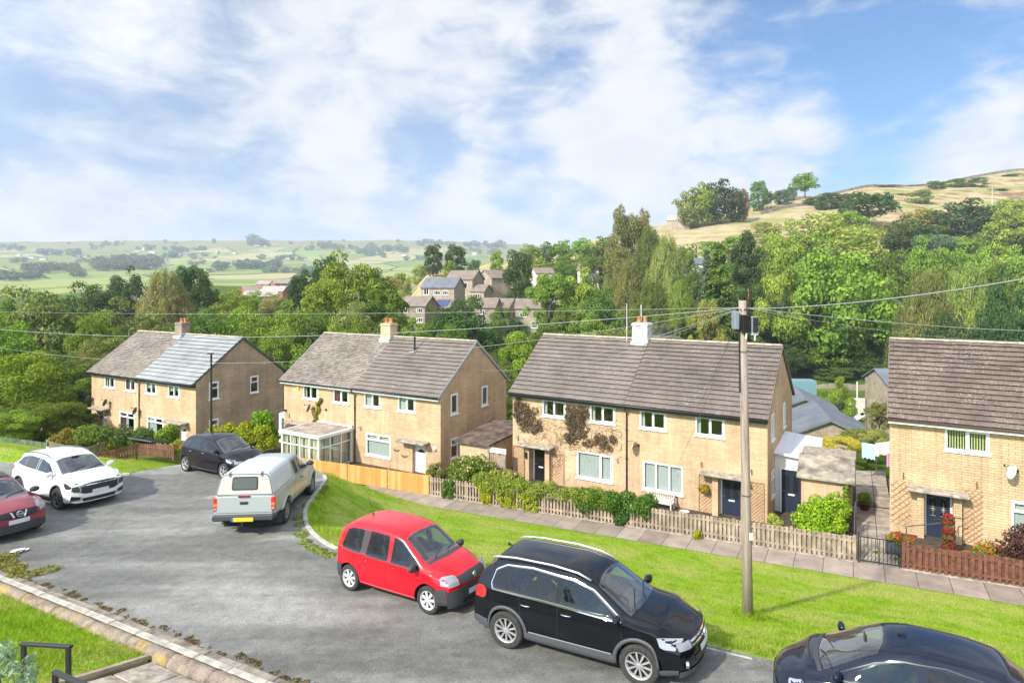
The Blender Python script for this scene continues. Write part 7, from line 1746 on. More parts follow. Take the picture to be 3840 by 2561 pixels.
def trellis(k,x0,x1,z0,z1,label,step=.17,mat=m_woodtrel,yy=.30,frame=True,name='trellis',w=.011):
 m = MB(); d = step
 def clip(a,sgn):
  out = []
  for t_ in np.linspace(0,1,2): pass
  # line z = z0 + sgn*(x-a)
  P = []
  for X in (x0,x1):
   Z = z0 + sgn * (X - a)
   if z0 - 1e-6 <= Z <= z1 + 1e-6: P.append((X,Z))
  for Z in (z0,z1):
   X = a + sgn * (Z - z0)
   if x0 < X < x1: P.append((X,Z))
  P = sorted(set((round(p[0],4),round(p[1],4)) for p in P))
  return (P[0],P[-1]) if len(P) >= 2 else None
 H_ = z1 - z0; a = x0 - H_
 while a < x1 + H_:
  for sg,yo in ((1,0),(-1,.014)):
   c_ = clip(a,sg)
   if c_: m.bar((c_[0][0],yy + yo,c_[0][1]),(c_[1][0],yy + yo,c_[1][1]),w,.012,up=(0,1,0))
  a += d
 if frame:
  for A,B_ in (((x0,z0),(x0,z1)),((x1,z0),(x1,z1)),((x0,z1),(x1,z1)),((x0,z0),(x1,z0))): m.bar((A[0],yy - .01,A[1]),(B_[0],yy - .01,B_[1]),.03,.03,up=(0,1,0))
 hx,hy,hz,a_ = HS[k]
 return m.build(name,mat,xf=Matrix.Translation((hx,hy,hz - EH)) @ Matrix.Rotation(a_,4,'Z'),label=label,cat='trellis',group='wooden trellises on the walls')
trellis(3,.12,.80,-.05,1.68,'grey-pink trellis left of the black door'); trellis(3,2.45,3.15,-.05,1.6,'trellis right of the black door matted with orange dead stems')
trellis(3,10.02,10.62,-.15,1.75,'trellis left of the navy door carrying a hanging basket'); trellis(3,12.12,12.80,-.15,1.75,'trellis right of the navy door behind the telegraph pole',.15)
trellis(4,.1,.74,.3,2.05,'open diamond trellis left of the leaded navy door',.24,frame=False,w=.022); trellis(4,2.42,3.05,.1,2.1,'open diamond trellis right of the leaded navy door',.20,frame=False,w=.022)
# planters on the second house wall
for i,(x,z) in enumerate(((9.75,1.22),(10.35,.95))):
 m = MB(); m.tube([(x - .28 + .56 * t / 8,.33 - .12 * math.sin(math.pi * t / 8),z) for t in range(9)],.012,5)
 for t in range(1,8): m.bar((x - .28 + .56 * t / 8,.33 - .12 * math.sin(math.pi * t / 8),z),(x - .15 + .30 * t / 8,.32,z - .14),.01)
 hx,hy,hz,a = HS[2]; m.build('wall_basket',m_brown,xf=Matrix.Translation((hx,hy,hz - EH)) @ Matrix.Rotation(a,4,'Z'),label=('upper' if i == 0 else 'lower') + ' empty wire wall basket between the window and the arched door',cat='wall basket')
# dead creeper on the third house
def creeper():
 r = np.random.default_rng(4); C = []; rad = []
 rr = random.Random(12)
 def blobs(x0,x1,z0,z1,n,a,b):
  for _ in range(n): C.append((rr.uniform(x0,x1),rr.uniform(z0,z1))); rad.append(rr.uniform(a,b))
 blobs(.35,1.5,3.0,4.0,26,.14,.26); blobs(.7,1.75,2.45,3.2,15,.12,.2); blobs(3.3,4.45,3.1,4.05,28,.14,.26); blobs(3.2,4.3,2.4,3.1,18,.12,.22); blobs(4.3,5.9,2.2,2.9,18,.10,.2); blobs(.2,.5,3.2,4.2,6,.08,.16)
 hx,hy,hz,a = HS[3]; M = Matrix.Translation((hx,hy,hz - EH)) @ Matrix.Rotation(a,4,'Z'); e = empty('wall_creeper',(0,0,0),0,'dead purple-brown creeper sprawling over the third house between its upper windows','climbing plant'); e.matrix_world = M
 C = np.array(C); rad = np.array(rad); n = 6500; idx = r.choice(len(C),n,p=rad ** 2 / (rad ** 2).sum()); an = r.uniform(0,6.28,n); q = np.sqrt(r.random(n)) * rad[idx] * 1.15
 P = np.stack([C[idx,0] + q * np.cos(an),.31 - r.random(n) * (rad[idx] * 1.1) * (1 - .6 * q / rad[idx]),C[idx,1] + q * np.sin(an)],-1); ok = ~((P[:,0] > 1.95) & (P[:,0] < 3.2) & (P[:,2] > 3.5)); P = P[ok]; n = len(P)
 Q = leaves_at(P,np.tile([0,-1,.3],(n,1)),.055,r); f = raw_mesh('foliage',Q.reshape(-1,3),n,4,m_leaf2,e); f.color = (.125,.095,.07,1)
 m = MB()
 for i in range(330):
  x,z = (rr.uniform(.3,6.2),rr.uniform(1.9,3.9)) if i < 290 else (rr.uniform(2.4,3.2),rr.uniform(.2,2.2)); p = [(x,.315,z)]; d = rr.uniform(-1.2,1.2) + (math.pi / 2 if i >= 290 else -.2)
  for _ in range(rr.randint(3,7)): d += rr.uniform(-.7,.7); x += .10 * math.cos(d); z += .10 * math.sin(d); x = min(max(x,.15),6.3); p.append((x,.315 - rr.random() * .03,z))
  m.tube(p,.006,3,cap=False)
 m.build('stems',principled('dry_stems',(.20,.12,.08),.9),e)
creeper()
# hanging basket on the trellis, bench
o = HL(3,10.3,.16,1.05); pts,rad = clump(tuple(o),(.22,.16,.22),14,4,r0=.1,r1=.17); leafmass('hanging_basket','hanging basket with yellow and green foliage on the trellis left of the navy door','hanging basket',pts,rad,1500,.05,(.40,.30,.05),stems=False)
hx,hy,hz,a = HS[3]; e = empty('garden_bench',tuple(HL(3,8.35,-.15,-.12)),a,'pale grey slatted garden bench under the three-light window','bench'); mb = principled('pale_painted_wood',(.58,.58,.52),.7,var=.2)
m = MB(); m.box(-.62,.62,.18,.22,.78,.84).box(-.62,.62,.18,.22,.46,.50)
for i in range(14): x = -.57 + i * .088; m.box(x - .018,x + .018,.19,.21,.50,.78)
m.build('backrest',mb,e)
m = MB()
for i in range(5): m.box(-.62,.62,-.28 + i * .095,-.28 + i * .095 + .07,.42,.445)
m.build('seat',mb,e)
for x in (-.60,.60):
 for y in (-.26,.18): MB().box(x - .03,x + .03,y - .03,y + .03,0,.62 if y < 0 else .84).build('leg',mb,e)
 MB().box(x - .035,x + .035,-.30,.2,.62,.65).build('armrest',mb,e)
p = HL(3,7.35,-.2,-.1); m = MB(); m.tube([p + Vector((-.28,0,.35)),p + Vector((.28,0,.35))],.03,6).box(-.35,.35,-.3,.3,.33,.37,Matrix.Translation(p)).box(-.05,.05,-.05,.05,0,.33,Matrix.Translation(p)).build('garden_table',m_wood,label='small grey garden table left of the pale bench',cat='table')
p = HL(3,9.55,-.35,-.1); m = MB(); m.lathe([(.001,0),(.16,0),(.22,.22),(.24,.24),(.20,.24),(.18,.2),(.001,.2)],Matrix.Translation(p),16).build('plant_bowl',m_concpale,smooth=True,label='pale stone bowl right of the garden bench',cat='plant pot')
# conservatory on the second house
def conservatory():
 hx,hy,hz,a = HS[2]; e = empty('conservatory',tuple(HL(2,4.6,-1,0)),a,'white flat-roofed conservatory on the front of the second house','conservatory'); off = Vector((4.6,-1,0))
 def M0(x,y): return Matrix.Translation(Vector((x,y,0)) - off)
 I = Matrix.Translation(-off); x0,x1,y0,y1 = 3.0,6.2,-2.3,.32; zt = 1.92; m = MB(); m.box(x0 - .12,x1 + .12,y0 - .12,y1,zt,zt + .17,I).build('fascia',m_upvc,e,bevel=.02)
 MB().box(x0 + .04,x1 - .04,y0 + .04,y1 - .08,zt + .171,zt + .19,I).build('flat_roof',principled('roof_felt',(.34,.28,.22),.95,var=.4,vscale=1.5),e); MB().box(x0 - .1,x1 + .1,y1 - .1,y1,zt + .172,zt + .30,I).build('flashing',m_lead,e)
 MB().box(x0,x1,y0,y1,-1.2,.02,I).build('base_wall',m_brickA,e)
 for (A,Bp,n) in (((x0,y0),(x1,y0),4),((x1,y0),(x1,y1),3),((x0,y1),(x0,y0),3)):
  A = Vector(A + (0,)); Bp = Vector(Bp + (0,)); L = (Bp - A).length; ex = (Bp - A) / L; ey = Vector((-ex.y,ex.x,0)); M = frame_M(A - off + Vector((0,0,.02)),ex,ey); fr_ = MB(); w = L / n; H_ = zt - .02
  fr_.box(0,L,0,.06,0,.06,M).box(0,L,0,.06,H_ - .07,H_,M).box(0,L,-.004,.055,H_ * .70 - .03,H_ * .70 + .03,M)
  for i in range(n + 1): X = min(max(w * i,.05),L - .05); tw_ = .06 if 0 < i < n else .10; fr_.box(X - tw_ / 2 - .0,X + tw_ / 2,-.006,.062,.0,H_,M)
  o = fr_.build('window',m_upvc,e); MB().box(.05,L - .05,.028,.034,.05,H_ - .06,M).build('pane',m_glass,o)
  m = MB(); k = 0
  for j in range(int(L / .13)):
   if j % 5 == 3: continue
   X = .08 + j * .13; m.box(X,X + .09,.14,.146,.08,H_ - .1,M)
  m.build('blind',principled('cream_blind',(.62,.58,.48),.9),o)
 MB().tube([(x1 + .15 - off.x,y1 - .15 - off.y,zt),(x1 + .15 - off.x,y1 - .15 - off.y,-.6)],.03,8).build('downpipe',m_upvc,e)
conservatory()
pts = []
for i in range(15): t_ = i / 14; q = HL(2,3.0 + .5 * t_ + .1 * math.sin(i),.25,2.1 + 1.45 * t_); pts.append(tuple(q))
leafmass('wall_climber','thin yellow-green climber growing up above the conservatory','climbing plant',pts,[.13] * 15,1500,.07,(.30,.31,.06),stems=False)
# side buildings between the houses (street coordinates)
def sbox(m,s0,s1,n0,n1,z0,z1,z1b=None,L=Vector((0,0,0))):
 """box in street coordinates; z1b = top height at the far side"""
 z1b = z1 if z1b is None else z1b; c = [xy(s0,n0),xy(s1,n0),xy(s1,n1),xy(s0,n1)]
 m.add([Vector((q[0],q[1],z0)) - L for q in c] + [Vector((c[0][0],c[0][1],z1)) - L,Vector((c[1][0],c[1][1],z1)) - L,Vector((c[2][0],c[2][1],z1b)) - L,Vector((c[3][0],c[3][1],z1b)) - L],[(0,3,2,1),(4,5,6,7),(0,1,5,4),(1,2,6,5),(2,3,7,6),(3,0,4,7)]); return m
A_ST = math.atan2(DY,DX)
# brick outhouse between third and fourth houses
L = pt(-1,29); e = empty('outhouse',tuple(L),0,'small brick outhouse with a mossy concrete slab roof between the third and fourth houses','outhouse')
sbox(MB(),-1.92,-.08,28.7,31.6,-11.2,-7.96,-7.45,L).build('wall',m_brickA,e)
m_slab = principled('mossy_slab',(.30,.26,.20),.95,var=.6,vscale=1.7,bump=.6,bscale=20)
sbox(MB(),-2.08,.06,28.45,30.1,-7.86,-7.78,-7.26,L); m = MB(); c = [xy(-2.08,28.45),xy(.06,28.45),xy(.06,30.15),xy(-2.08,30.15)]
m.add([Vector((c[0][0],c[0][1],-8.00)) - L,Vector((c[1][0],c[1][1],-8.00)) - L,Vector((c[2][0],c[2][1],-7.45)) - L,Vector((c[3][0],c[3][1],-7.45)) - L,Vector((c[0][0],c[0][1],-7.88)) - L,Vector((c[1][0],c[1][1],-7.88)) - L,Vector((c[2][0],c[2][1],-7.33)) - L,Vector((c[3][0],c[3][1],-7.33)) - L],[(0,3,2,1),(4,5,6,7),(0,1,5,4),(1,2,6,5),(2,3,7,6),(3,0,4,7)])
m.build('roof',m_slab,e,bevel=.02); sbox(MB(),-2.0,.10,30.16,32.0,-7.47,-7.35,-7.43,L).build('rear_roof',m_conc,e,bevel=.015)
sbox(MB(),-.16,-.04,28.62,28.72,-10.6,-7.95,None,L).build('corner_post',m_brown,e)
# white clad porch
L = pt(-2.5,31); e = empty('side_porch',tuple(L),0,'white boarded side porch with a navy door and white sheet roof beside the third house','porch')
zt = -7.75; m = MB(); sbox(m,-3.12,-1.6,30.75,33.4,-10.9,zt,zt,L)
o_ = m.build('wall',m_upvc2,e)
m = MB()
for i in range(22): z = -10.3 + i * .118; sbox(m,-3.14,-1.98,30.72,30.76,z,z + .108,None,L)
m.build('cladding',m_upvc,e)
P0 = Vector((*xy(-2.92,30.62),-10.28)) - L; door(e,frame_M(P0,(DX,DY,0),(.479,.878,0)),.95,2.05,m_navy,'',True)
m = MB(); c = [xy(-3.22,30.5),xy(-1.3,30.5),xy(-1.3,33.6),xy(-3.22,33.6)]; z_ = [-7.62,-7.80,-7.45,-7.25]
m.add([Vector((c[i][0],c[i][1],z_[i])) - L for i in range(4)] + [Vector((c[i][0],c[i][1],z_[i] + .07)) - L for i in range(4)],[(0,3,2,1),(4,5,6,7),(0,1,5,4),(1,2,6,5),(2,3,7,6),(3,0,4,7)])
for k in range(1,5):
 t_ = k / 5; a = Vector((c[0][0] + (c[1][0] - c[0][0]) * t_,c[0][1] + (c[1][1] - c[0][1]) * t_,z_[0] + (z_[1] - z_[0]) * t_ + .075)) - L; b_ = Vector((c[3][0] + (c[2][0] - c[3][0]) * t_,c[3][1] + (c[2][1] - c[3][1]) * t_,z_[3] + (z_[2] - z_[3]) * t_ + .075)) - L; m.bar(a,b_,.03,.02)
m.build('roof',principled('white_roof_sheet',(.78,.80,.84),.3),e)
# flat-roofed outhouse, timber gate and trellis between second and third houses
L = pt(-18,29.5); e = empty('outhouse',tuple(L),0,'low rendered outhouse with a dark brown felt roof between the second and third houses','outhouse')
sbox(MB(),-19.0,-17.1,28.85,33,-12,-8.62,-8.3,L).build('wall',m_buffrend,e)
m = MB(); c = [xy(-19.25,28.6),xy(-17.0,28.6),xy(-16.45,33),xy(-19.25,33)]; z_ = [-8.62,-8.62,-8.25,-8.25]
m.add([Vector((c[i][0],c[i][1],z_[i])) - L for i in range(4)] + [Vector((c[i][0],c[i][1],z_[i] + .12)) - L for i in range(4)],[(0,3,2,1),(4,5,6,7),(0,1,5,4),(1,2,6,5),(2,3,7,6),(3,0,4,7)])
m.build('roof',principled('brown_felt',(.12,.085,.065),.9,var=.6,vscale=2,bump=.4),e)
L = pt(-16.7,28.8); e = empty('side_gate',tuple(L),0,'tall weathered timber side gate with a cream beam over it','gate'); m = MB()
for i in range(8): s_ = -17.05 + i * .115; sbox(m,s_,s_ + .10,28.78,28.81,-10.9 + .05,-8.95 - .03 * (i % 3),None,L)
m.build('gate_boards',m_wood,e); sbox(MB(),-17.1,-16.05,28.74,28.84,-8.92,-8.66,None,L).build('beam',m_upvc2,e); sbox(MB(),-17.14,-17.05,28.7,28.84,-11.1,-8.62,None,L).build('gate_post',m_wood,e); sbox(MB(),-16.14,-16.05,28.7,28.84,-11.1,-8.92,None,L).build('gate_post',m_wood,e)
# white lean-to between first and second houses
L = pt(-34,30.5); e = empty('lean_to',tuple(L),0,'white lean-to with pale green glazed doors left of the second house','lean-to')
m = MB(); c = [xy(-34.9,30.3),xy(-33.3,30.3),xy(-33.3,34),xy(-34.9,34)]; tz = [-8.75,-8.28,-8.28,-8.75]
m.add([Vector((q[0],q[1],-11.5)) - L for q in c] + [Vector((c[i][0],c[i][1],tz[i])) - L for i in range(4)],[(0,3,2,1),(4,5,6,7),(0,1,5,4),(1,2,6,5),(2,3,7,6),(3,0,4,7)]); m.build('wall',m_upvc,e)
m = MB(); c = [xy(-35.1,30.1),xy(-33.25,30.1),xy(-33.25,34.1),xy(-35.1,34.1)]; tz = [-8.77,-8.22,-8.22,-8.77]
m.add([Vector((c[i][0],c[i][1],tz[i])) - L for i in range(4)] + [Vector((c[i][0],c[i][1],tz[i] + .08)) - L for i in range(4)],[(0,3,2,1),(4,5,6,7),(0,1,5,4),(1,2,6,5),(2,3,7,6),(3,0,4,7)]); m.build('roof',m_dkgrey,e)
for k in (0,1):
 P0 = Vector((*xy(-34.72 + k * .68,30.27),-10.95)) - L; M = frame_M(P0,(DX,DY,0),(.479,.878,0)); md_ = principled('pale_green_door',(.50,.60,.54),.5)
 o_ = MB().box(0,.12,0,.05,0,1.9,M).box(.52,.64,0,.05,0,1.9,M).box(.12,.52,0,.05,0,.14,M).box(.12,.52,0,.05,1.78,1.9,M).build('door',md_,e); MB().box(.12,.52,.02,.03,.14,1.78,M).build('pane',principled('dim_glass',(.10,.13,.12),.1),o_)
# pot plants, washing line, flower tower
def pot(name,label,p,r,h,mat,col,lh,n=700,size=.06,cat='plant pot'):
 e = empty(name,tuple(p),0,label,cat); MB().lathe([(.001,0),(r * .7,0),(r,h),(r * 1.08,h),(r * 1.05,h + .03),(r * .9,h + .02),(.001,h * .9)],None,16).build('pot',mat,e,smooth=True)
 rr = np.random.default_rng(len(label)); d = rr.normal(size=(n,3)); d /= np.linalg.norm(d,axis=1)[:,None]; P = d * np.array([r * 1.3,r * 1.3,lh * .55]) * (rr.random((n,1)) ** .5) + [0,0,h + lh * .45]; f = raw_mesh('foliage',leaves_at(P,d,size,rr).reshape(-1,3),n,4,m_leaf,e); f.color = tuple(col) + (1,); return e
pot('potted_plant','green plant in a dark brown pot at the step of the path between the houses',pt(.42,31.6,.03),.24,.30,principled('brown_glaze',(.12,.045,.03),.4),(.20,.28,.06),.45)
L = pt(1.0,36.2,.3); e = empty('rotary_washing_line',tuple(L),0,'rotary washing line with pale and pink laundry left of the lichened house','washing line'); MB().tube([(0,0,0),(0,0,2.0)],.022,8).build('pole',m_steel,e)
m = MB()
for k in range(4): a = k * math.pi / 2 + .5; m.tube([(0,0,1.25),(1.25 * math.cos(a),1.25 * math.sin(a),1.95)],.012,5)
m.build('arms',m_steel,e)
def cloth(par,A,B,drop,mat,nm='towel',wav=.03):
 m = MB(); A = Vector(A); B = Vector(B); n = 10; vs = []
 for i in range(n + 1):
  p = A.lerp(B,i / n); s_ = Vector((B.y - A.y,A.x - B.x,0)).normalized() * wav * math.sin(i * 1.5); vs += [p,p + s_ - Vector((0,0,drop * .5)),p + s_ * 1.6 - Vector((0,0,drop * (1 + .06 * math.sin(i * 2))))]
 m.add(vs,[(3 * i + j,3 * i + 3 + j,3 * i + 4 + j,3 * i + 1 + j) for i in range(n) for j in (0,1)]); return m.build(nm,mat,par,smooth=True,fixn=False)
def wl(name,label,A,B,drop,mat): o = cloth(None,Vector(A) + L,Vector(B) + L,drop,mat,name); tag(o,label,'laundry')
wl('towel','pale blue towel hanging on the washing line',(-1.0,-.5,1.80),(-.55,-.85,1.78),.75,principled('pale_blue_cloth',(.42,.68,.72),.9))
wl('sheet','white sheet hanging on the washing line',(-.55,-.85,1.85),(.7,-.7,1.95),.62,principled('white_cloth',(.80,.80,.82),.9))
wl('shirt','pink and white shirt hanging below the white sheet',(-.05,-.95,1.30),(.42,-.95,1.30),.55,principled('pink_cloth',(.72,.30,.62),.9))
def flowers(name,label,pts,rads,n,size,gcol,fcol,nf,cat='flowers',fs=None):
 e = leafmass(name,label,cat,pts,rads,n,size,gcol,stems=False); org = e.location; r = np.random.default_rng(nf); C = np.array(pts); rad = np.array(rads); idx = r.integers(0,len(C),nf); d = r.normal(size=(nf,3)); d /= np.linalg.norm(d,axis=1)[:,None]; d[:,2] = np.abs(d[:,2])
 P = C[idx] - np.array(org) + d * rad[idx][:,None] * 1.0; f = raw_mesh('blossoms',leaves_at(P,d,fs or size * 1.1,r,aspect=1.0).reshape(-1,3),nf,4,m_leaf,e); f.color = tuple(fcol) + (1,); return e
c0 = FP(20.35,-1.15,.55); pts,rad = clump(tuple(c0),(.45,.2,.25),16,5,r0=.1,r1=.2); flowers('trough_flowers','red and green flowers spilling from the grey trough behind the brown fence',pts,rad,1300,.05,(.20,.28,.05),(.62,.05,.05),420)
m = MB(); M = Matrix.Translation(FP(20.4,-1.15,.1)) @ Matrix.Rotation(A_ST,4,'Z'); m.box(-.45,.45,-.18,.18,0,.42,M).build('flower_trough',m_dkgrey,bevel=.02,label='dark grey flower trough just right of the metal gate',cat='planter')
e_ = None
pts = [tuple(FP(21.9,-1.2,h)) for h in (.45,.62,.95,1.15,1.45,1.62)]; flowers('flower_tower','tall tiered planter of crimson flowers in front of the leaded navy door',pts,[.24,.22,.21,.20,.18,.16],1300,.05,(.13,.17,.05),(.40,.02,.05),620)
pts,rad = clump(tuple(FP(22.9,-1.0,.3)),(.9,.4,.5),34,7,r0=.15,r1=.28); flowers('flowering_shrub','green shrub with orange-red flowers behind the brown fence',pts,rad,4200,.055,(.20,.28,.05),(.70,.14,.05),600,'bush')
pts,rad = clump(tuple(FP(24.2,-1.3,.3)),(1.1,.6,1.35),60,8,r0=.16,r1=.34); leafmass('purple_shrub','dark purple-leaved shrub at the right edge behind the brown fence','bush',pts,rad,9000,.05,(.095,.05,.05),mat=m_leaf2)
pts,rad = clump(tuple(FP(23.6,-.8,.1)),(.7,.4,.55),24,28,r0=.16,r1=.28); leafmass('shrub','low green shrub at the foot of the dark purple shrub','bush',pts,rad,4200,.05,(.17,.26,.04))
pts,rad = clump(tuple(FP(17.95,-.95,.75)),(.98,.6,1.2),60,9,r0=.22,r1=.4); leafmass('round_shrub','bright lime-green rounded shrub in front of the brick outhouse','bush',pts,rad,15000,.062,(.27,.42,.04))
pts,rad = clump(tuple(FP(16.2,-1.1,.35)),(.35,.3,.6),16,10,r0=.12,r1=.22); leafmass('fern','pale yellow-green ferny plant left of the lime-green shrub','plant',pts,rad,2200,.05,(.34,.38,.08),aspect=3)
pts,rad = clump(tuple(FP(18.7,-.6,.2)),(.2,.3,.6),12,11,r0=.12,r1=.2); leafmass('shrub','dark reddish plant between the lime shrub and the gate','plant',pts,rad,1500,.05,(.10,.06,.04))
o = pt(-.25,28.6,.0); pts = [(o.x,o.y,-8.1 - .18 * i) for i in range(9)]; leafmass('wall_climber','thin climber on the corner of the small brick outhouse','climbing plant',pts,[.14] * 9,900,.06,(.17,.26,.05),stems=False)
# hedge and plants behind the weathered fence
def hedge_line(name,label,t0,t1,off,z,R_,n,size,col,seed,k,cat='hedge',**kw):
 rr = random.Random(seed); pts = []; rad = []
 for i in range(k): t_ = rr.uniform(t0,t1); pts.append(tuple(FP(t_,off + rr.uniform(-R_[0],R_[0]),z + rr.uniform(-R_[1],R_[1])))); rad.append(rr.uniform(.22,.42))
 return leafmass(name,label,cat,pts,rad,n,size,col,**kw)
hedge_line('hedge','straggling yellow-green hedge hanging over the weathered picket fence',2.6,9.6,-.15,.95,(.28,.18),27000,.048,(.255,.32,.065),1,72)
hedge_line('hedge','darker green end of the hedge below the garden table',8.2,11.4,-.25,.85,(.4,.25),14000,.065,(.10,.20,.04),2,48)
for i,(a,b_,lb,cl) in enumerate(((3.0,3.7,'yellow climber hanging down the picket fence, leftmost of the yellow ones',(.42,.44,.05)),(4.1,5.0,'yellow climber on the picket fence, second of the yellow ones',(.38,.42,.05)),(5.2,6.1,'green-yellow climber on the picket fence right of the yellow ones',(.36,.42,.05)),(.95,1.5,'green climber round the first picket fence post',(.13,.21,.05)),(9.9,10.4,'small dark climber on the picket fence below the dark hedge',(.09,.17,.05)))):
 rr = random.Random(i); pts = [tuple(FP(rr.uniform(a,b_),rr.uniform(.02,.14),rr.uniform(.05,.85))) for _ in range(26)]; leafmass('fence_climber',lb,'climbing plant',pts,[.14] * 26,2300,.055,cl,stems=False)
pts,rad = clump(tuple(FP(1.7,-1.6,.45)),(1.2,.8,1.25),70,14,r0=.22,r1=.42); flowers('hydrangea','hydrangea bush with faded pink-cream heads left of the timber side gate',pts,rad,12000,.07,(.15,.24,.045),(.60,.44,.30),1500,'bush',.07)
pts,rad = clump(tuple(FP(3.6,-1.2,.45)),(1.1,.6,.75),50,15,r0=.2,r1=.36); flowers('hydrangea','lower yellowing hydrangea right of the taller pink-cream one',pts,rad,8000,.065,(.27,.31,.06),(.55,.42,.26),900,'bush',.07)
pts,rad = clump(tuple(FP(-.4,-1.6,.3)),(.9,.5,.8),24,16,r0=.15,r1=.28); leafmass('rose_bush','sparse rose bush by the arched white door','bush',pts,rad,2600,.06,(.20,.22,.07))
pts,rad = clump(tuple(FP(13.4,.25,.0)),(.15,.06,.35),8,18,r0=.08,r1=.14); leafmass('weed','yellow-green weed against the picket fence left of the telegraph pole','weeds',pts,rad,500,.06,(.38,.40,.04),stems=False)
for (u,v,sd) in ((1555,1158,1),(1585,1165,2),(2010,1270,3),(2060,1285,4),(1880,1238,5),(2310,1325,6)):
 x,y,z = at_ground(u,v); leafmass('pavement_weed','little green weed in a pavement joint','weeds',[(x,y,z + .03),(x + .1,y,z + .03)],[.09,.07],120,.05,(.22,.32,.05),group='small weeds in the pavement joints',stems=False,sq=(1,1,.5))
# planting by the first house
def blob_at(name,label,u,v,y,R_,k,n,size,col,cat='bush',seed=1,r0=.25,r1=.45,mat=None,**kw):
 x = (u * KD - 1920) / F * y; z = ztop(v,y); pts,rad = clump((x,y,z - R_[2] * 1.0),R_,k,seed,r0=r0,r1=r1); return leafmass(name,label,cat,pts,rad,n,size,col,mat=mat,**kw)
blob_at('hedge','golden-topped hedge between the first house and the white lean-to',548,975,38.8,(2.3,.8,1.3),95,16000,.085,(.33,.37,.04),'hedge',31)
blob_at('ivy','bright ivy climbing over the wall end beside the white lean-to',603,945,40.0,(.75,.7,1.9),60,9000,.10,(.18,.33,.04),'climbing plant',32)
blob_at('hedge','small clipped yellow-green hedge end left of the black hatchback',411,1010,36.6,(.45,.5,.9),26,4500,.06,(.30,.36,.05),'hedge',33,r0=.2,r1=.32)
for i,(u,v,w,cl,lb) in enumerate(((165,990,1.5,(.23,.20,.06),'brownish shrub behind the grey-green fence, left one'),(265,985,1.2,(.15,.20,.07),'olive shrub in the middle behind the grey-green fence'),(330,988,.8,(.12,.18,.06),'dark shrub left of the golden cushion shrub'),(215,978,1.1,(.17,.24,.06),'light shrub between the brownish and olive shrubs'),(262,1000,.5,(.42,.42,.05),'golden cushion shrub by the first white door'),(385,985,.3,(.2,.3,.05),'wisp of green by the first house corner'))):
 blob_at('shrub',lb,u,v,38.5,(w,.7,.75),26,4200,.08,cl,'bush',40 + i)
# fences in front of the first house
def line_fence(name,label,pix,h,mat,pw,pitch,closed=False,drop=0.0,H0=None,cat='fence'):
 P = [Vector(p) for p in pix]; cum = [0]
 for a,b_ in zip(P[:-1],P[1:]): cum.append(cum[-1] + (b_ - a).length)
 def PF(t_,off=0.0,dz=0.0):
  i = 0
  while i < len(P) - 2 and t_ > cum[i + 1]: i += 1
  d = (P[i + 1] - P[i]).normalized(); nn = Vector((d.y,-d.x,0)).normalized(); return P[i] + d * (t_ - cum[i]) + nn * off + Vector((0,0,dz))
 return picket_fence(name,label,0.0,cum[-1],mat,pw,pitch,h,None,both=False,post_every=2.0,kerb=False,PF=PF)
def gp3(u,vtop,y,h): x = (u * KD - 1920) / F * y; return (x,y,ztop(vtop,y) - h)
m_woodgreen = principled('green_stained_timber',(.12,.17,.10),.9,var=.4,vscale=3)
line_fence('fence','weathered brown-grey board fence sloping up to the first house',[gp3(108,1010,36.5,1.15),gp3(185,1030,36,1.15),gp3(218,1020,37,1.15),gp3(317,986,41,1.15)],1.15,principled('grey_brown_timber',(.25,.20,.12),.9,var=.4,vscale=3),.12,.135)
line_fence('fence','dark green board fence at the left edge',[gp3(-60,995,38,1.2),gp3(0,1000,37,1.2),gp3(108,1013,36.4,1.2)],1.15,m_woodgreen,.13,.14)
line_fence('fence','red-brown picket fence beyond the grass of the turning head',[gp3(208,1042,34.6,.8),gp3(262,1031,35.2,.8),gp3(320,1017,36,.8),gp3(398,1020,35.8,.8)],.8,principled('redbrown_timber',(.17,.075,.045),.8,var=.4,vscale=4),.10,.135)
x0,y0,z0 = gp3(338,1010,37.5,0); M = Matrix.Translation((x0,y0,z0)) @ Matrix.Rotation(R(-25),4,'Z') @ Matrix.Rotation(R(-14),4,'X'); m = MB().box(-1.1,1.1,-.5,.6,-.03,.03,M)
for i in range(6): m.box(-1.1 + i * .4,-1.06 + i * .4,-.5,.6,.03,.06,M)
m.build('shed_roof',m_dkgrey,label='low grey ribbed shed roof behind the red-brown fence',cat='shed roof')
# sign post at the first house
b0 = at_depth(485,35.5); e = empty('street_post',(b0[0],35.5,b0[2]),0,'tall thin black post with a small cap in front of the first gable','post'); top_ = ztop(813,35.5) - b0[2]
MB().tube([(0,0,-.2),(0,0,top_)],.07,10,r2=.055).build('pole',m_black,e); MB().box(-.22,.14,-.07,.07,top_,top_ + .07).build('cap',m_black,e)
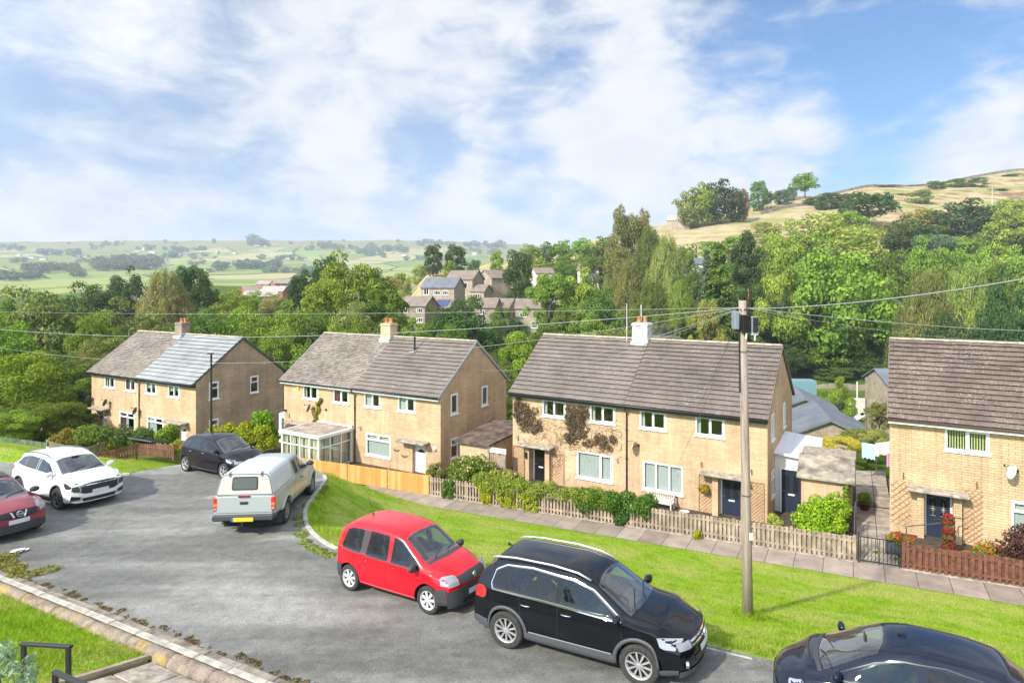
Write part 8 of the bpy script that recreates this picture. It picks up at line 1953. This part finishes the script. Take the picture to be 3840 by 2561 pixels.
# ------------------------------------------------------------------ telegraph pole and its cables
pb_ = Vector((5.47,14.5,float(near_z(np.array(5.47),np.array(14.5))))); ptop = Vector(((1704.5 * KD - 1920) / F * 14.5,14.5,ztop(690,14.5)))
m_pole,t,b = custom('pole_timber'); co = t.new('ShaderNodeTexCoord').outputs['Object']; st = t.mapping(co,(14,14,.8)); c = t.ramp(t.noise(st,1.4,6,.7),[(.25,(.15,.11,.085)),(.5,(.33,.265,.21)),(.75,(.48,.41,.33))])
gx = t.new('ShaderNodeSeparateXYZ',inp={0: co}).outputs[0]; c = t.mix(t.math('MULTIPLY',t.smooth(t.math('ADD',gx,t.math('MULTIPLY',t.noise(co,3,3),.12)),.10,.17),.6),c,(.26,.28,.11)); t.l.new(c,b.inputs['Base Color']); b.inputs['Roughness'].default_value = .95
bp = t.new('ShaderNodeBump',inp={'Height': t.noise(st,3,4,.7),'Strength': .7,'Distance': .02}); t.l.new(bp.outputs[0],b.inputs['Normal'])
e = empty('telegraph_pole',tuple(pb_),0,'tall weathered telegraph pole on the verge with cable boxes at its top','telegraph pole'); tp = ptop - pb_
MB().tube([(0,0,-.3),tuple(tp * .3),tuple(tp * .65),tuple(tp)],[.122,.105,.092,.085],20).build('pole',m_pole,e,smooth=True)
def pz(v): f_ = (ztop(v,14.5) - pb_.z) / tp.z; return tp * f_
q = pz(728); m = MB(); m.box(q.x - .23,q.x - .12,q.y - .14,q.y + .1,q.z - .28,q.z + .14).build('cable_box',principled('grey_box',(.20,.23,.27),.5),e,bevel=.015)
q = pz(735); m = MB(); m.box(q.x - .085,q.x + .10,q.y - .22,q.y - .10,q.z - .27,q.z + .13)
for i in range(4):
 for j in range(7): m.box(q.x - .08 + i * .045,q.x - .05 + i * .045,q.y - .25,q.y - .21,q.z - .25 + j * .055,q.z - .215 + j * .055)
m.build('terminal_block',m_black,e); m = MB(); m.box(q.x + .12,q.x + .29,q.y - .20,q.y - .06,q.z - .34,q.z + .08).build('cable_box',principled('pale_box',(.40,.45,.50),.5),e,bevel=.012)
m = MB()
for i in range(3):
 for j in range(7): m.box(q.x + .15 + i * .045,q.x + .18 + i * .045,q.y - .24,q.y - .2,q.z - .26 + j * .05,q.z - .225 + j * .05)
m.build('terminal_block',m_black,e)
for dx,dz in ((.02,-.30),(.22,-.34)): MB().tube([(q.x + dx,q.y - .18,q.z + dz + .04),(q.x + dx - .01,q.y - .18,q.z + dz - .12)],.022,6).build('cable_tail',m_upvc2,e)
MB().tube([tuple(pz(740) + Vector((-.10,-.06,0))),tuple(pz(800) + Vector((-.115,-.06,0))),tuple(pz(900) + Vector((-.12,-.06,0)))],.016,6).build('cable_duct',m_black,e)
for v in (806,1135): m = MB(); q_ = pz(v); m.tube([(q_.x + .13 * math.cos(k * .52),q_.y + .13 * math.sin(k * .52),q_.z) for k in range(13)],.008,4).build('band',m_black,e)
q_ = pz(1225); m = MB(); m.box(q_.x + .02,q_.x + .10,q_.y - .135,q_.y - .10,q_.z - .10,q_.z + .06).build('pole_tag',m_upvc2,e); q_ = pz(1413); MB().box(q_.x - .11,q_.x + .02,q_.y - .135,q_.y - .115,q_.z - .02,q_.z + .02).build('white_mark',m_upvc,e)
q_ = pz(712)
for k in range(8): a = k * .8; MB().tube([(q_.x,q_.y,q_.z - .02),(q_.x + .17 * math.cos(a),q_.y + .17 * math.sin(a),q_.z + .03)],.014,5).build('cable_hook',m_black,e)
def cable(label,A,B,sag,r,mat=m_wire,group='overhead cables'):
 A = Vector(A); B = Vector(B); pts = [A.lerp(B,i / 24) - Vector((0,0,4 * sag * (i / 24) * (1 - i / 24))) for i in range(25)]; m = MB(); m.tube(pts,r,5); m.build('overhead_cable',mat,label=label,cat='cable',group=group)
T = pb_ + pz(706)
cable('overhead cable running left from the pole to the left edge, topmost one',T,P3(-60,714,30),.15,.005)
cable('thick overhead cable running left over the chimneys',T,P3(-60,751,26),.55,.008)
cable('overhead cable running left across the roofs, lowest one',T,P3(-60,789,24),1.0,.005)
cable('thick overhead cable rising from the pole to the right edge',T + Vector((.1,0,-.03)),P3(2420,628,9.5),.12,.009)
cable('thick overhead cable falling gently from the pole to the right edge',T + Vector((.1,0,0)),P3(2440,762,16),.10,.008)
for i,(v,y,sg_) in enumerate(((788,20,.2),(800,19,.25),(812,21,.25))): cable(['thin overhead cable under the thick one at the right, upper','thin overhead cable under the thick one at the right, middle','thin overhead cable under the thick one at the right, lower'][i],T + Vector((.1,0,-.03)),P3(2440,v,y),sg_,.0045,m_wiredk if i else m_wire)
cable('drop wire from the pole down to the back of the second house',T,HL(2,12.8,4.2,5.6),.5,.007); cable('second drop wire from the pole towards the second house',T,HL(2,12.8,6.8,4.6),.4,.006)
cable('thin brown drop wire crossing the third roof to the front window',T,HL(3,8.9,.25,1.6),.15,.006,principled('brown_wire',(.30,.16,.09),.7)); cable('thin drop wire from the pole to the eaves of the third house',T,HL(3,9.9,-.03,4.45),.12,.005,m_wiredk)
cable('thin drop wire from the pole over the lichened roof',T,HL(4,7.5,2.0,6.1),.2,.007,m_wiredk)
# ------------------------------------------------------------------ houses across the valley
m_wallp = brick_mat('pale_stone_wall',(.50,.42,.30),(.38,.31,.22),(.36,.31,.24),.45,.2,.012,stain=.3); m_wallw = principled('cream_wall',(.62,.57,.46),.9,var=.2,vscale=1)
m_rooft = tile_mat('far_brown_roof',(.23,.18,.15),.3,.3,.1); m_roofs = tile_mat('blue_slate',(.15,.165,.185),.3,.3,.1,.0,.7); m_roofr = tile_mat('far_red_roof',(.36,.29,.25),.3,.3,.1); m_roofp = tile_mat('far_pale_roof',(.42,.37,.32),.3,.3,.1); m_solar = principled('solar_panel',(.02,.05,.13),.15,coat=1)
gs = 'stone houses across the valley'; gb = 'red and pale roofed houses on the valley floor'
def cottage(label,u,v,d,w,dep,h,rh,rz,wm,rm,wins=(),name='house',gable=False,chim=False,group=None,solar=False):
 """house whose nearest ground line is near picture point u,v at distance d; wins: (x,z,w,h) on the front"""
 if group == gs and d < 160: d *= 1.26
 if group == gb: d *= 1.4
 x = (u * KD - 1920) / F * d; z = ztop(v,d); e = empty(name,(x,d,z),R(rz),label,'house',group); a,b_ = w / 2,dep / 2
 m = MB(); H_ = []
 for q in wins: H_.append((q[0] + a,q[0] + a + q[2],q[1],q[1] + q[3]))
 wall_holes(m,(-a,-b_,0),(1,0,0),w,-4,h,H_,.15,(0,1,0)); m.quad((a,-b_,-4),(a,b_,-4),(a,b_,h),(a,-b_,h)); m.quad((a,b_,-4),(-a,b_,-4),(-a,b_,h),(a,b_,h)); m.quad((-a,b_,-4),(-a,-b_,-4),(-a,-b_,h),(-a,b_,h))
 if gable: m.poly([(-a,-b_,h),(a,-b_,h),(0,-b_,h + rh)]); m.poly([(-a,b_,h),(a,b_,h),(0,b_,h + rh)])
 else: m.poly([(a,-b_,h),(a,b_,h),(a,0,h + rh)]); m.poly([(-a,-b_,h),(-a,b_,h),(-a,0,h + rh)])
 m.build('wall',wm,e,fixn=False)
 m = MB(); o = .35
 if gable:
  for sg in (1,-1): m.prism([(sg * (a + o),-b_ - o,h - o * rh / a),(0,-b_ - o,h + rh),(0,-b_ - o,h + rh + .18),(sg * (a + o),-b_ - o,h - o * rh / a + .18)],(0,dep + 2 * o,0))
 else:
  for sg in (1,-1): m.prism([(-a - o,sg * (b_ + o),h - o * rh / b_),(-a - o,0,h + rh),(-a - o,0,h + rh + .18),(-a - o,sg * (b_ + o),h - o * rh / b_ + .18)],(w + 2 * o,0,0))
 r_ = m.build('roof',rm,e)
 if solar: k = math.atan2(rh,b_); M = Matrix.Translation((0,-b_ * .5,h + rh * .5 + .25)) @ Matrix.Rotation(k,4,'X'); MB().box(-a * .75,a * .75,-b_ * .42,b_ * .42,0,.05,M).build('solar_panels',m_solar,r_)
 if chim: MB().box(a - 1.3,a - .5,-.4,.4,h + rh - .6,h + rh + 1.1).build('chimney',wm,r_)
 for i,q in enumerate(wins): window(e,frame_M((q[0],-b_,q[1]),(1,0,0),(0,1,0)),q[2],q[3],'three' if q[2] > 1.5 else 'two','left' if i % 2 else None,t=.10,inset=.03)
 return e
W4 = lambda h=2.7: ((-3.2,.9,1.8,1.2),(1.3,.9,1.8,1.2),(-3.2,3.4,1.8,1.2),(1.3,3.4,1.8,1.2))
gs = 'stone houses across the valley'
cottage('stone house with four white windows and a brown roof above the second chimney',962,746,132,7.6,7,5.2,2.3,-22,m_stone,m_rooft,W4(),group=gs)
cottage('stone house with a dark solar-panelled roof half hidden by the dense dark tree',1022,750,136,5.4,7,5.2,2.2,-20,m_wallp,m_rooft,((-1.6,3.3,2.0,1.2),(-1.8,.6,1.3,2.0)),group=gs,solar=True)
cottage('slate-roofed house with a white gable window on the knoll, upper left',1018,700,178,10,8,5.0,2.6,-18,m_wallp,m_roofs,((-4.2,2.9,1.5,1.8),(-1.2,2.9,2,1.1),(1.6,2.9,1.6,1.1)),group=gs)
cottage('cream house with a balcony and dark roof on the knoll',1068,678,205,9.5,9,5.2,2.8,-22,m_wallp,m_rooft,((-3.4,2.6,6.4,1.5),),group=gs)
cottage('gabled cream house under the knoll crest, partly behind yellow bushes',1135,672,215,8,9,5.0,2.6,35,m_wallp,m_rooft,(),group=gs)
cottage('small bungalow with white windows right of the balcony house',1105,690,200,5,6,3.0,2.0,-25,m_wallp,m_rooft,((-1.4,.9,2.4,1.2),),group=gs)
cottage('grey stone house right of the dense dark tree, left half of the terrace',1122,750,140,5.6,7,5.6,2.4,-14,m_stone,m_rooft,((-1.6,1.0,1.5,1.2),(-1.6,3.6,1.5,1.2)),group=gs)
cottage('stone house with a pale flank left of the pink-blossomed gardens',1158,748,142,5.8,7,5.4,2.3,-24,m_wallp,m_rooft,((-1.0,3.5,1.5,1.2),),group=gs)
cottage('cream terrace house with white windows left of the lime tree',1216,756,138,7.2,7,6.0,2.4,-6,m_wallp,m_rooft,((-2.6,.8,1.4,1.2),(.6,.6,1.7,1.8),(-2.4,3.6,1.8,1.2)),group=gs)
cottage('cream terrace house seen through the lime tree',1290,754,145,8,7,6.0,2.4,-4,m_wallp,m_rooft,W4(),group=gs)
cottage('terrace house with a row of white windows right of the lime tree',1372,750,150,9,7,5.6,2.4,-6,m_wallp,m_rooft,((-3.8,.8,1.4,1.3),(-1.6,.8,3.4,1.3),(-2.0,3.4,1.8,1.2)),group=gs)
cottage('square stone house end at the right of the terrace',1424,738,150,5.4,6.5,6.0,2.2,2,m_stone,m_rooft,((-1.4,3.6,1.8,1.2),),group=gs)
cottage('grey-roofed house half hidden on the wooded slope above the terrace',1355,636,235,8,7,2.6,2.0,-20,m_wallw,m_rooft,((-3,.8,1.4,1.3),),group=gs)
cottage('pale-roofed house left on the wooded slope above the terrace',1245,642,235,7,7,2.4,1.9,15,m_wallw,m_rooft,(),group=gs)
cottage('white house with a slate roof between the birches and the spruce',1595,625,235,10,8,3.0,2.2,10,principled('white_render',(.72,.71,.68),.9),m_roofs,((-3.4,1.5,1.5,1.2),(1.4,1.5,1.5,1.2)),group=gs)
cottage('lonely pale stone barn on the hillside below the hilltop trees',1562,524,405,15,9,5.0,3.2,-32,m_wallp,m_roofp,((2,1.2,1.2,1.4),),'barn')
cottage('small white outbuilding to the right of the lonely barn',1592,520,408,7,6,4,2.5,-20,m_wallw,m_roofp,(),'barn')
gb = 'red and pale roofed houses on the valley floor'
for (u,v,d,w,rz,wm,rm,lb) in ((458,698,190,13,-8,m_wallw,m_roofp,'bungalow with a pale grey roof at the left of the valley estate'),(600,688,205,14,18,m_redbrick,m_roofp,'bungalow with a pale roof in front of the red gable'),(632,676,215,11,-5,m_redbrick,m_roofp,'grey-roofed house with a red chimney in the valley estate'),(572,676,225,8,60,m_redbrick,m_roofr,'red brick gable behind the bungalow roofs'),
                                      (610,656,310,10,-12,m_redbrick,m_roofr,'pale red roof in the middle at the back of the valley estate'),(648,655,290,12,40,m_redbrick,m_roofr,'red brick gable at the back right of the valley estate'),(385,702,180,9,-20,m_stone,m_rooft,'brown roof peeping above the olive trees behind the first house'),(335,700,185,10,10,m_stone,m_rooft,'dull roof between trees left of the pale birch')):
 cottage(lb,u,v + 5,d,w,8,2.6,2.3,rz,wm,rm,((-3,1,1.5,1.2),(1.5,1,1.5,1.2)),group=gb)
# farms scattered over the far hillside
rf = random.Random(5)
for i,(u,v) in enumerate(((60,592),(75,594),(45,590),(100,597),(182,592),(200,592),(175,596),(240,594),(290,582),(315,582),(330,575),(395,590),(410,589),(425,588),(470,586),(498,583),(520,584),(540,583),(610,567),(630,566),(590,568),(660,600),(700,597),(845,572),(860,574),(930,588),(1000,592),(1015,596),(560,600),(1090,585),(380,600),(350,583))):
 x,y,z = at_ground(u,v,560,3300); 
 if y > 3150: continue
 w = rf.uniform(11,24); e = empty('distant_farmhouse',(x,y,z),R(rf.uniform(-40,40)),'tiny pale farmhouse among the far fields','house','farmhouses scattered on the far hillside'); a,b_ = w / 2,5.0
 m = MB().box(-a,a,-b_,b_,-3,5.5); m.add([(a,-b_,5.5),(a,b_,5.5),(a,0,9.5),(-a,-b_,5.5),(-a,b_,5.5),(-a,0,9.5)],[(0,1,2),(4,3,5)]); m.build('wall',rf.choice([m_wallw,m_wallp]),e,fixn=False)
 m = MB()
 for sg in (1,-1): m.prism([(-a - .5,sg * (b_ + .6),5.2),(-a - .5,0,9.6),(-a - .5,0,10.0),(-a - .5,sg * (b_ + .6),5.6)],(w + 1,0,0))
 m.build('roof',rf.choice([m_roofs,m_roofp,m_rooft]),e)
# buildings below, seen between the third and fourth houses
cottage('buff stone house with two grey slate roof slopes behind the side porch',1887.5,1080,53.9,6.6,8.2,3.6,1.5,-18,m_wallp,m_roofs,(),gable=True,chim=False)
cottage('buff gabled building with a dark slate roof beyond the third house',1838,1024,66,6.6,7,4.0,1.5,-18,m_wallp,m_roofs,(),gable=True)
cottage('tall stone building end against the left side of the lichened roof',2068,935,95,7,8,4.0,1.7,-8,m_wallp,m_roofs,((-3.1,1.9,.8,1.3),))
x,y,z = at_depth(1832,108); z = ztop(905,108); M = Matrix.Translation((x,y,z)) @ Matrix.Rotation(R(-5),4,'Z'); m = MB().box(-2.6,2.6,-1.2,1.2,0,2.5,M)
for i in range(20): m.box(-2.6 + i * .27,-2.5 + i * .27,-1.26,-1.2,.1,2.4,M)
m.build('blue_container',principled('pale_blue_metal',(.17,.30,.34),.5),label='pale blue metal container behind the third house',cat='container')
m = MB()
for i in range(12):
 x0_,x1_ = 1842 + i * 16,1842 + (i + 1) * 16; a = at_depth(x0_,138); b_ = at_depth(x1_,138); za = ztop(882 + 2 * math.sin(i),138); m.prism([(a[0],138,a[2] - 3),(b_[0],138,b_[2] - 3),(b_[0],138,za),(a[0],138,za)],(0,.5,0))
m.build('stone_wall',m_wallp,label='rough stone retaining wall at the foot of the wood',cat='wall')
x,y,z = at_depth(1968,96); e = empty('telegraph_pole',(x,y,z - .2),0,'pale slim pole in the yard behind the houses','telegraph pole'); MB().tube([(0,0,0),(0,0,ztop(873,96) - z)],.13,8,r2=.10).build('pole',m_upvc2,e)
x,y,z = at_depth(1998,118); M = Matrix.Translation((x,120,ztop(948,120))) @ Matrix.Rotation(R(-8),4,'Z'); m = MB().box(-2.2,2.2,-1.5,1.5,0,2.6,M).build('shed',m_wallw,label='small flat-roofed shed with a window behind the white parked car',cat='shed')
# simple distant cars with their wheels and windows
def far_car(label,x,y,z,rz,col):
 e = empty('parked_car',(x,y,z),R(rz),label,'car'); bm_ = principled('car_' + label[:6],col,.3,coat=1); prof = [(-2.1,.35),(-2.15,.8),(-1.9,1.0),(-1.5,1.42),(-.4,1.5),(.5,1.42),(1.1,1.0),(1.95,.85),(2.1,.6),(2.05,.35)]
 MB().prism([(a,-.85,b_) for a,b_ in prof],(0,1.7,0)).build('body',bm_,e,bevel=.06)
 w = [(-1.75,1.0),(-1.42,1.36),(-.4,1.43),(.45,1.36),(.9,1.02)]; m = MB()
 for sg in (-.853,.853): m.prism([(a,sg,b_) for a,b_ in w],(0,.004 * (1 if sg > 0 else -1),0))
 m.build('window',m_carglass,e); MB().add([(1.04,-.7,1.05),(1.04,.7,1.05),(.53,.62,1.43),(.53,-.62,1.43)],[(0,1,2,3)]).build('windscreen',m_carglass,e)
 for X in (-1.3,1.3):
  for sg in (-1,1): MB().lathe([(.001,.1),(.2,.1),(.3,.08),(.32,0),(.32,-.1)],Matrix.Translation((X,sg * .78,.32)) @ Matrix.Rotation(R(-90 * sg),4,'X'),16).build('wheel',m_tyre,e)
x,y,z = at_depth(1991,110); far_car('white estate car parked in the yard below',x,110,ztop(967,110),172,(.78,.78,.78))
x,y,z = at_depth(1598,178); far_car('silver-white car parked on the far road',x,178,z,100,(.75,.77,.78))
# the stretch of road beyond the third roof
m = MB(); rows = []
for i in range(15):
 t_ = i / 14; u_ = 1490 + 118 * t_
 a = at_depth(u_,150 + 6 * t_); b_ = at_depth(u_ + 4,186 - 8 * t_)
 for k in range(7): f_ = k / 6; X = a[0] + (b_[0] - a[0]) * f_; Y = a[1] + (b_[1] - a[1]) * f_; rows.append((X,Y,G(X,Y) + .25))
m.add(rows,[(i * 7 + k,(i + 1) * 7 + k,(i + 1) * 7 + k + 1,i * 7 + k + 1) for i in range(14) for k in range(6)]); m.build('far_road',m_road,smooth=True,fixn=False,kind='structure')
# dry-stone walls on the hill
def hillwall(label,pix,d,h=1.3,w=.6):
 m = MB(); P = []
 for u,v in pix:
  x,y,z = at_ground(u,v,d[0],d[1]) if v > 9 else at_depth(u,v * 1000); P.append(Vector((x,y,z)))
 for a,b_ in zip(P[:-1],P[1:]):
  n = max(1,int((b_ - a).length / 6))
  for i in range(n):
   p = a.lerp(b_,i / n); q = a.lerp(b_,(i + 1) / n); p.z = G(p.x,p.y) - .3; q.z = G(q.x,q.y) - .3; s_ = Vector((-(q - p).y,(q - p).x,0)).normalized() * w / 2
   m.add([p - s_,q - s_,q + s_,p + s_] + [r_ + Vector((0,0,h + .3 + rf.uniform(-.12,.12))) for r_ in (p - s_,q - s_,q + s_,p + s_)],[(4,5,6,7),(0,1,5,4),(1,2,6,5),(2,3,7,6),(3,0,4,7)])
 m.build('field_wall',principled('dry_stone',(.26,.22,.17),.95,var=.4,vscale=.3),label=label,cat='field wall')
hillwall('dry-stone wall curving across the hill left of the wide dark oak',[(1745,493),(1800,480),(1850,472),(1900,468),(1950,468)],(260,700),2.2,.8)
hillwall('dry-stone wall along the skyline of the right-hand hill',[(1880,.492),(1950,.505),(2050,.53),(2150,.56),(2250,.58),(2345,.6),(2500,.64)],(300,1200),2.0,.8)
# thin poles far off
for (u,vt,d,lb) in ((2278,430,420,'thin pole on the right-hand hill'),(1472,700,120,'slim white pole left of the third chimney in the far gardens')):
 x,y,z = at_depth(u,d); e = empty('pole',(x,y,z),0,lb,'pole'); MB().tube([(0,0,-1),(0,0,max(3,ztop(vt,d) - z))],.1 if d < 200 else .16,6).build('shaft',m_upvc2,e)
# ------------------------------------------------------------------ haze
hm_ = bpy.data.materials.new('haze'); hm_.use_nodes = True; t = NT(hm_.node_tree); t.n.clear(); out = t.new('ShaderNodeOutputMaterial'); pv = t.new('ShaderNodeVolumePrincipled'); pv.inputs['Color'].default_value = (.80,.88,1,1); pv.inputs['Density'].default_value = HAZE; pv.inputs['Anisotropy'].default_value = .0
t.l.new(pv.outputs[0],out.inputs['Volume'])
if HAZE > 0:
 hz = MB().box(-9500,9500,-9500,9500,-60,290).build('haze',hm_,fixn=True); tag(hz,kind='stuff')
finish_protos()
